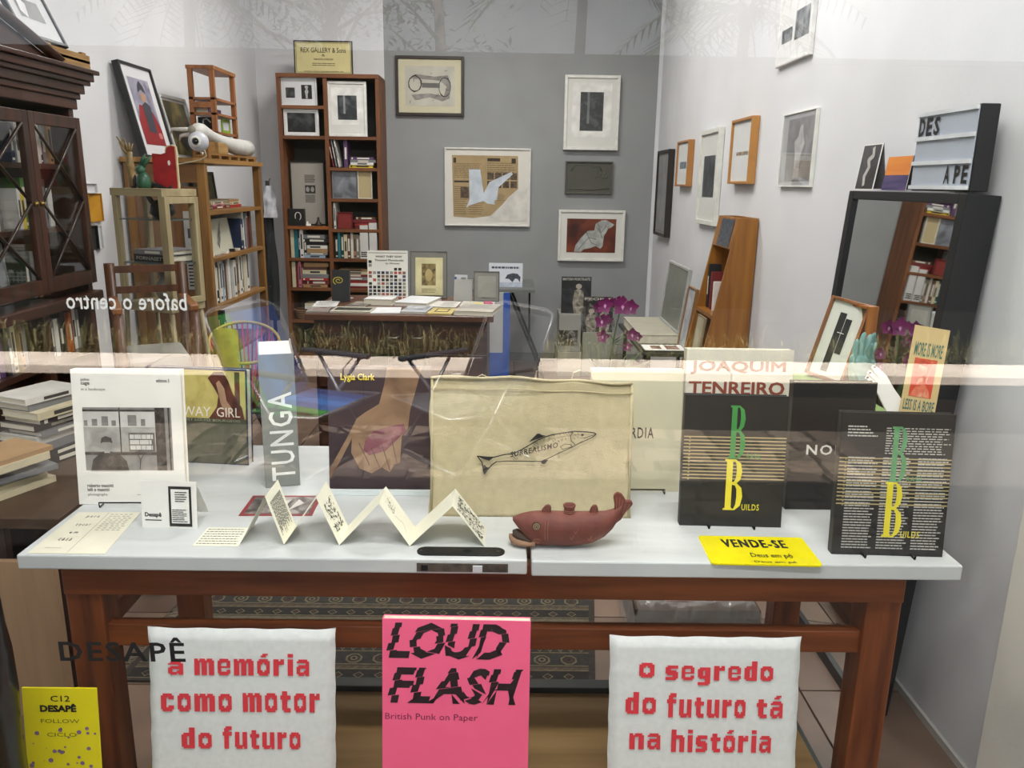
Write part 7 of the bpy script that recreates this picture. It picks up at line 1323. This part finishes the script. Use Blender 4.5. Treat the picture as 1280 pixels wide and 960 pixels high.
# ================================================================== kilim rug, wrapped parcel, platform and what stands on it
rg = thing('kilim_rug', 'dark patterned kilim rug with fringe on the floor behind the table', 'rug', (0, 0, 0)); RX0, RX1, RY0, RY1 = -1.12, .28, 2.06, 3.3
cols = [paint(h, .95, .12, 60, bump=.3) for h in ('#3a322c', '#272421', '#54473a', '#70664f', '#4a3027', '#35332f', '#655c4c')]
sk_ = lambda x, y: (x+(y-RY0)*.10, y)
def rq(m, x0, x1, y0, y1, z, mi): p = [sk_(x0, y0), sk_(x1, y0), sk_(x1, y1), sk_(x0, y1)]; m.add([(a, b, z) for a, b in p], [(0, 1, 2, 3)], mi)
m_ = MB(); b_ = [sk_(RX0, RY0), sk_(RX1, RY0), sk_(RX1, RY1), sk_(RX0, RY1)]; m_.add([(a, b, .001) for a, b in b_]+[(a, b, .007) for a, b in b_], [(4, 5, 6, 7), (3, 2, 1, 0), (0, 1, 5, 4), (1, 2, 6, 5), (2, 3, 7, 6), (3, 0, 4, 7)], 0); m_.build('rug_field', cols, rg)
m_ = MB(); r_ = random.Random(11); y = RY0+.01; bi = 0
while y < RY1-.05:
    hgt = (.05, .02, .066, .026)[bi % 4]; rq(m_, RX0+.02, RX1-.02, y, y+hgt, .0074, (1, 2, 5, 0, 4, 1, 0, 6)[bi % 8]); rq(m_, RX0+.02, RX1-.02, y, y+.005, .0078, 3)
    st_ = hgt*1.25; x = RX0+.04
    while x < RX1-.06:
        cx_, cy_ = sk_(x+st_/2, y+hgt/2); s_ = hgt*.34; k_ = bi % 4
        if k_ == 0:
            for q_, mi in ((1, 3), (.72, 1), (.4, 4)): m_.add([(cx_-s_*q_, cy_, .0079+.0003*(1-q_)*3), (cx_, cy_-s_*q_, .0079+.0003*(1-q_)*3), (cx_+s_*q_, cy_, .0079+.0003*(1-q_)*3), (cx_, cy_+s_*q_, .0079+.0003*(1-q_)*3)], [(0, 1, 2, 3)], mi)
        elif k_ == 1: m_.add([(cx_-s_*1.4, cy_-s_, .0079), (cx_-s_*.9, cy_-s_, .0079), (cx_+s_*1.4, cy_+s_, .0079), (cx_+s_*.9, cy_+s_, .0079)], [(0, 1, 2, 3)], 3)
        elif k_ == 2:
            for q_, mi in ((1.1, 3), (.85, 0), (.5, 4 if int(x*9) % 2 else 3), (.25, 1)):
                pts = [(cx_+s_*q_*a, cy_+s_*q_*b, .0079+.0003*(1.1-q_)*2) for a, b in ((-1, -.4), (-.4, -1), (.4, -1), (1, -.4), (1, .4), (.4, 1), (-.4, 1), (-1, .4))]; m_.add(pts, [tuple(range(8))], mi)
        else: m_.add([(cx_-s_, cy_+s_, .0079), (cx_, cy_-s_, .0079), (cx_+s_, cy_+s_, .0079), (cx_+s_*.5, cy_+s_, .0079), (cx_, cy_-s_*.2, .0079), (cx_-s_*.5, cy_+s_, .0079)], [(0, 1, 4, 5), (1, 2, 3, 4)], 3)
        x += st_
    y += hgt+.004; bi += 1
tag(m_.build('woven_pattern', cols, rg), 'bands of small pale diamonds and hooks')
m_ = MB()
for i in range(150):
    y = RY0+(RY1-RY0)*i/150; a, b = sk_(RX0, y); m_.tube([(a, b, .004), (a-.02, b+r_.uniform(-.006, .006), .003), (a-.045, b+r_.uniform(-.012, .012), .002)], .0016, 4)
tag(m_.build('fringe', paint('#8d8470', .95), rg), kind='stuff')
# wrapped parcel on the floor at right
pa, pb = at(800, 812, Z=0), at(985, 812, Z=0); o = thing('wrapped_parcel', 'cardboard parcel wrapped in crinkled clear plastic on the floor behind the table', 'parcel', (at(870, 780, Y=2.3).x, 2.28, 0.001)); pw2 = .40; phh = max(.08, at(870, 752, Y=2.3).z)
MB().box(-pw2/2, pw2/2, 0, .32, 0, phh*.86).build('carton', paint('#4a3322', .8, .1), o, .004); MB().box(-.10, .0, .05, .25, phh*.86, phh*.89).build('red_label', paint('#8a2630', .5), o)
vs = []; fs = []; r_ = random.Random(8); n = 26
for j in range(n+1):
    for i in range(n+1):
        u, v = i/n*2-1, j/n*2-1; zz_ = phh*.93 if max(abs(u), abs(v)) < .88 else phh*.93*(1-(max(abs(u), abs(v))-.88)/.12*.9); vs.append((u*(pw2/2+.02), .16+v*.185, zz_+r_.uniform(-.012, .012)*(1 if zz_ > phh*.5 else .4)+.006))
fs = [(j*(n+1)+i, j*(n+1)+i+1, (j+1)*(n+1)+i+1, (j+1)*(n+1)+i) for j in range(n) for i in range(n)]
m, nt, b, N, L = _new('plastic_film'); b.inputs['Base Color'].default_value = (.75, .74, .72, 1); b.inputs['Roughness'].default_value = .12; b.inputs['Alpha'].default_value = .32
MB().add(vs, fs).build('plastic_wrap', m, o)
# platform (low plywood box) between the table legs
PZ = .285; pl0, pl1 = at(180, 900, Z=PZ), at(1040, 950, Z=PZ); pf = thing('low_platform', 'low plywood platform under the table front with a dark green edge behind', 'platform', (0, 0, 0)); px0, px1, py0, py1 = -.70, .65, .92, at(640, 866, Z=PZ).y
MB().box(px0, px1, py0, py1, PZ-.018, PZ).build('plywood_top', wood('#86683a', '#a58352', .75, 'x', 2.5), pf, .001)
MB().box(px0+.01, px1+.02, py1, py1+.035, PZ-.06, PZ+.014).build('back_rail', paint('#18221d', .5, .1), pf, .002)
MB().box(px1-.12, px1+.02, py0+.06, py1-.001, PZ-.075, PZ-.019).build('side_rail', paint('#18221d', .5, .1), pf); MB().box(px0, px0+.05, py0+.06, py1-.001, PZ-.075, PZ-.019).build('side_rail', wood('#5f4522', '#7d5f33', .5, 'y', 3), pf)
for x in (px0+.02, px1-.07):
    for y in (py0+.06, py1-.06): MB().box(x, x+.05, y, y+.05, 0, PZ-.075).build('foot', paint('#18221d', .5), pf)
# canvas panels with red sentences
def pillow(label, xl_t, xr_t, yt, yL_, lines, seed):
    Yb, ln_ = 1.235, .16; zt5 = at((xl_t+xr_t)/2, yt, Y=Yb+.055).z; a_, b_ = at(xl_t, yt, Y=Yb+.055), at(xr_t, yt, Y=Yb+.055); W_, H_ = b_.x-a_.x, (zt5-PZ)/math.cos(ln_)
    o = thing('canvas_cushion', label, 'cushion', ((a_.x+b_.x)/2, Yb, PZ+.001), 0, ln_); r_ = random.Random(seed); n = 36; vs = []; fs = []; t = .022
    for sd in (0, 1):
        for j in range(n+1):
            for i in range(n+1):
                u, v = i/n*2-1, j/n*2-1; e = max(abs(u), abs(v)); bul = (1-min(1, max(0, (e-.96)/.04))**2)**.5 if e > .96 else 1; pinch = 1+.010*abs(u)**14*abs(v)**14
                wr = .0006*math.sin(u*23+v*9+seed)*abs(v)**4+.001*math.sin(v*31+seed*2)*abs(u)**6
                vs.append((u*W_/2*pinch+.0006*math.sin(v*17+seed)*(abs(u) > .97), (t/2-(t/2)*bul+wr) if sd == 0 else (t/2+(t/2)*bul), H_/2+v*H_/2*pinch+.0008*math.sin(u*13+seed)*(abs(v) > .97)))
        b0_ = sd*(n+1)**2
        fs += [((b0_+j*(n+1)+i, b0_+j*(n+1)+i+1, b0_+(j+1)*(n+1)+i+1, b0_+(j+1)*(n+1)+i) if sd == 0 else (b0_+(j+1)*(n+1)+i, b0_+(j+1)*(n+1)+i+1, b0_+j*(n+1)+i+1, b0_+j*(n+1)+i)) for j in range(n) for i in range(n)]
    MB().add(vs, fs, 0, smooth=True).build('cushion_body', paint('#dcdfdd', .9, .03, 90, bump=.2, bscale=600), o)
    m_ = MB()
    for tx, x0, x1, y0, y1 in lines:            # pixel boxes on the photograph -> on the cushion front
        f = lambda px, py: ((px-(xl_t+xr_t)/2)/(xr_t-xl_t)*W_, H_*(1-(py-yt)/(yL_-yt)))
        (xa, za_), (xb, zb_) = f(x0, y1), f(x1, y0); m_.block(tx, xa, xb, za_, zb_, -.0022)
    tag(m_.build('lettering', paint('#d8343f', .8, .03), o), 'bold red sentence'); return o, W_, H_
yLb = at(0, 0, Y=1).x and 0
def proj(P): v = V(P)-CO; return 640+FPX*v.dot(CR)/v.dot(CF), 480-FPX*v.dot(CU)/v.dot(CF)
yb_l = proj((-.45, 1.235, PZ))[1]; yb_r = proj((.33, 1.235, PZ))[1]
pillow('white canvas cushion with the red sentence "a memória como motor do futuro"', 182, 417, 790, yb_l, [('a', 209, 228, 828, 844), ('mem\u00f3ria', 242, 386, 817, 844), ('como', 199, 288, 867, 889), ('motor', 302, 399, 863, 889), ('do', 224, 262, 909, 935), ('futuro', 276, 374, 907, 935)], 1)
pillow('white canvas cushion with the red sentence "o segredo do futuro tá na história"', 764, 1004, 800, yb_r, [('o', 800, 819, 829, 847), ('segredo', 833, 968, 826, 856), ('do', 784, 822, 865, 892), ('futuro', 836, 935, 866, 896), ('t\u00e1', 949, 982, 868, 896), ('na', 790, 829, 916, 936), ('hist\u00f3ria', 843, 969, 911, 939)], 2)
# pink book
a_, b_ = at(472, 781, Y=1.19), at(660, 781, Y=1.19); W_ = b_.x-a_.x; H_ = (a_.z-PZ)/math.cos(.14); o = thing('book', 'bright pink book with jagged black capitals, leaning under the table between the cushions', 'book', ((a_.x+b_.x)/2+.004, 1.145, PZ+.001), R(-1), .14)
MB().box(-W_/2, W_/2, 0, .002, 0, H_).box(-W_/2, W_/2, .016, .018, 0, H_).box(-W_/2, -W_/2+.002, .002, .016, 0, H_).build('cover', paint('#ff6690', .45, .02), o); MB().box(-W_/2+.002, W_/2-.001, .002, .016, .001, H_-.001).build('page_block', PG, o)
def jag(m_, txt, x0, x1, z0, z1, y):
    vs, fs, a, b, c, d = glyphs(txt, .03, .25, 1.02, ); n = 5
    # cut the word into horizontal bands and shift each band sideways: clip faces band by band
    bmj = bmesh.new(); bv = [bmj.verts.new(((u-a)/(b-a), 0, (w-c)/(d-c))) for u, w in vs]
    for f in fs:
        try: bmj.faces.new([bv[i] for i in f])
        except ValueError: pass
    for k in range(1, n):
        bmesh.ops.bisect_plane(bmj, geom=bmj.verts[:]+bmj.edges[:]+bmj.faces[:], plane_co=(0, 0, k/n), plane_no=(-.55, 0, 1))
    for f in list(bmj.faces):
        ce = f.calc_center_median(); k = math.floor((ce.z-.55*ce.x)*n); sh = (-1 if k % 2 else 1)*.011
        m_.add([(x0+(v.co.x+sh+(.02*(v.co.z-.5) if k % 2 else -.01*(v.co.z-.5)))*(x1-x0), y, z0+v.co.z*(z1-z0)) for v in f.verts], [tuple(range(len(f.verts)))])
    bmj.free()
m_ = MB(); k_ = W_/190; jag(m_, 'LOUD', -W_/2+.03*W_, -W_/2+.85*W_, H_-47*k_*1.12, H_-4*k_, -.0006); jag(m_, 'FLASH', -W_/2+.04*W_, -W_/2+.95*W_, H_-101*k_*1.12, H_-58*k_*1.1, -.0006); tag(m_.build('title', paint('#241016', .5), o), 'jagged black capitals')
MB().text('British Punk on Paper', -W_/2+.02*W_, -W_/2+.65*W_, H_-123*k_*1.12, H_-113*k_*1.12, -.0006, 0, -.004).build('subtitle', paint('#7a2440', .5), o)
# yellow booklet at the lower left
a_, b_ = at(25, 861, Y=1.20), at(118, 859, Y=1.20); W_ = b_.x-a_.x; H_ = .24; o = thing('yellow_booklet', 'yellow booklet with purple dots leaning on the left table leg', 'booklet', ((a_.x+b_.x)/2, 1.18, a_.z-H_+.0), 0, .10)
bzz = a_.z-H_
MB().box(-W_/2, W_/2, 0, .004, 0, H_).build('cover', paint('#f0e010', .5, .02), o); m_ = MB(); r_ = random.Random(21)
for i in range(70): v = r_.random()**1.5*.68; rr_ = r_.uniform(.0008, .0045); m_.disc(r_.uniform(-.46, .46)*W_, v*H_+.004, rr_, rr_*.95, -.0006, 1, 12)
m_.text('C12', -W_*.12, W_*.14, H_*.90, H_*.945, -.0007, 0, .01).text('DESAP\u00ca', -W_*.27, W_*.22, H_*.82, H_*.885, -.0007, 0, .05).text('FOLLOW', -W_*.27, W_*.25, H_*.735, H_*.765, -.0007, 2).text('CICLO', -W_*.2, W_*.2, H_*.63, H_*.66, -.0007, 2)
m_.build('cover_print', [INK, paint('#8a6b8e', .5), paint('#6e6a1c', .6)], o)
tag(MB().box(-.20, .06, 0, .16, 0, bzz-.001).build('plinth_block', paint('#2a201a', .7, .1), None, .002, ((a_.x+b_.x)/2, 1.13, 0)), 'dark block on the floor carrying the yellow booklet', 'block')
# black plastic sack at the far left, hard against the pane
o = thing('black_sack', 'shiny black plastic sack standing at the lower left edge of the window', 'sack', (at(-20, 900, Y=1.12).x, 1.10, 0)); zk = at(4, 725, Y=1.12).z; xk = lambda px, py: at(px, py, Y=1.12).x-o.location.x
prof = [(0, xk(46, 1010)), (.12, xk(40, 1000)), (at(36, 930, Y=1.12).z, xk(33, 940)), (at(20, 860, Y=1.12).z, xk(23, 860)), (at(20, 810, Y=1.12).z, xk(15, 810)), (at(10, 780, Y=1.12).z, xk(9, 780)), (zk-.03, xk(4, 745)), (zk, xk(-6, 725)), (zk+.02, .01)]
prof.sort(key=lambda q_: q_[0]); n = 28; vs = []; r_ = random.Random(5)
for z_, r0 in prof:
    for i in range(n): t = 6.2832*i/n; rr_ = max(.004, r0)*(1+.05*math.sin(t*5+z_*9)+.03*math.sin(t*9-z_*22)); vs.append((rr_*math.cos(t), .9*rr_*math.sin(t), z_))
MB().add(vs, [(i*n+j, i*n+(j+1) % n, (i+1)*n+(j+1) % n, (i+1)*n+j) for i in range(len(prof)-1) for j in range(n)]+[tuple(range(n))[::-1], tuple(range((len(prof)-1)*n, len(prof)*n))], 0, smooth=True).build('sack_body', paint('#0c0e0d', .25, .1, 12, bump=.5), o)
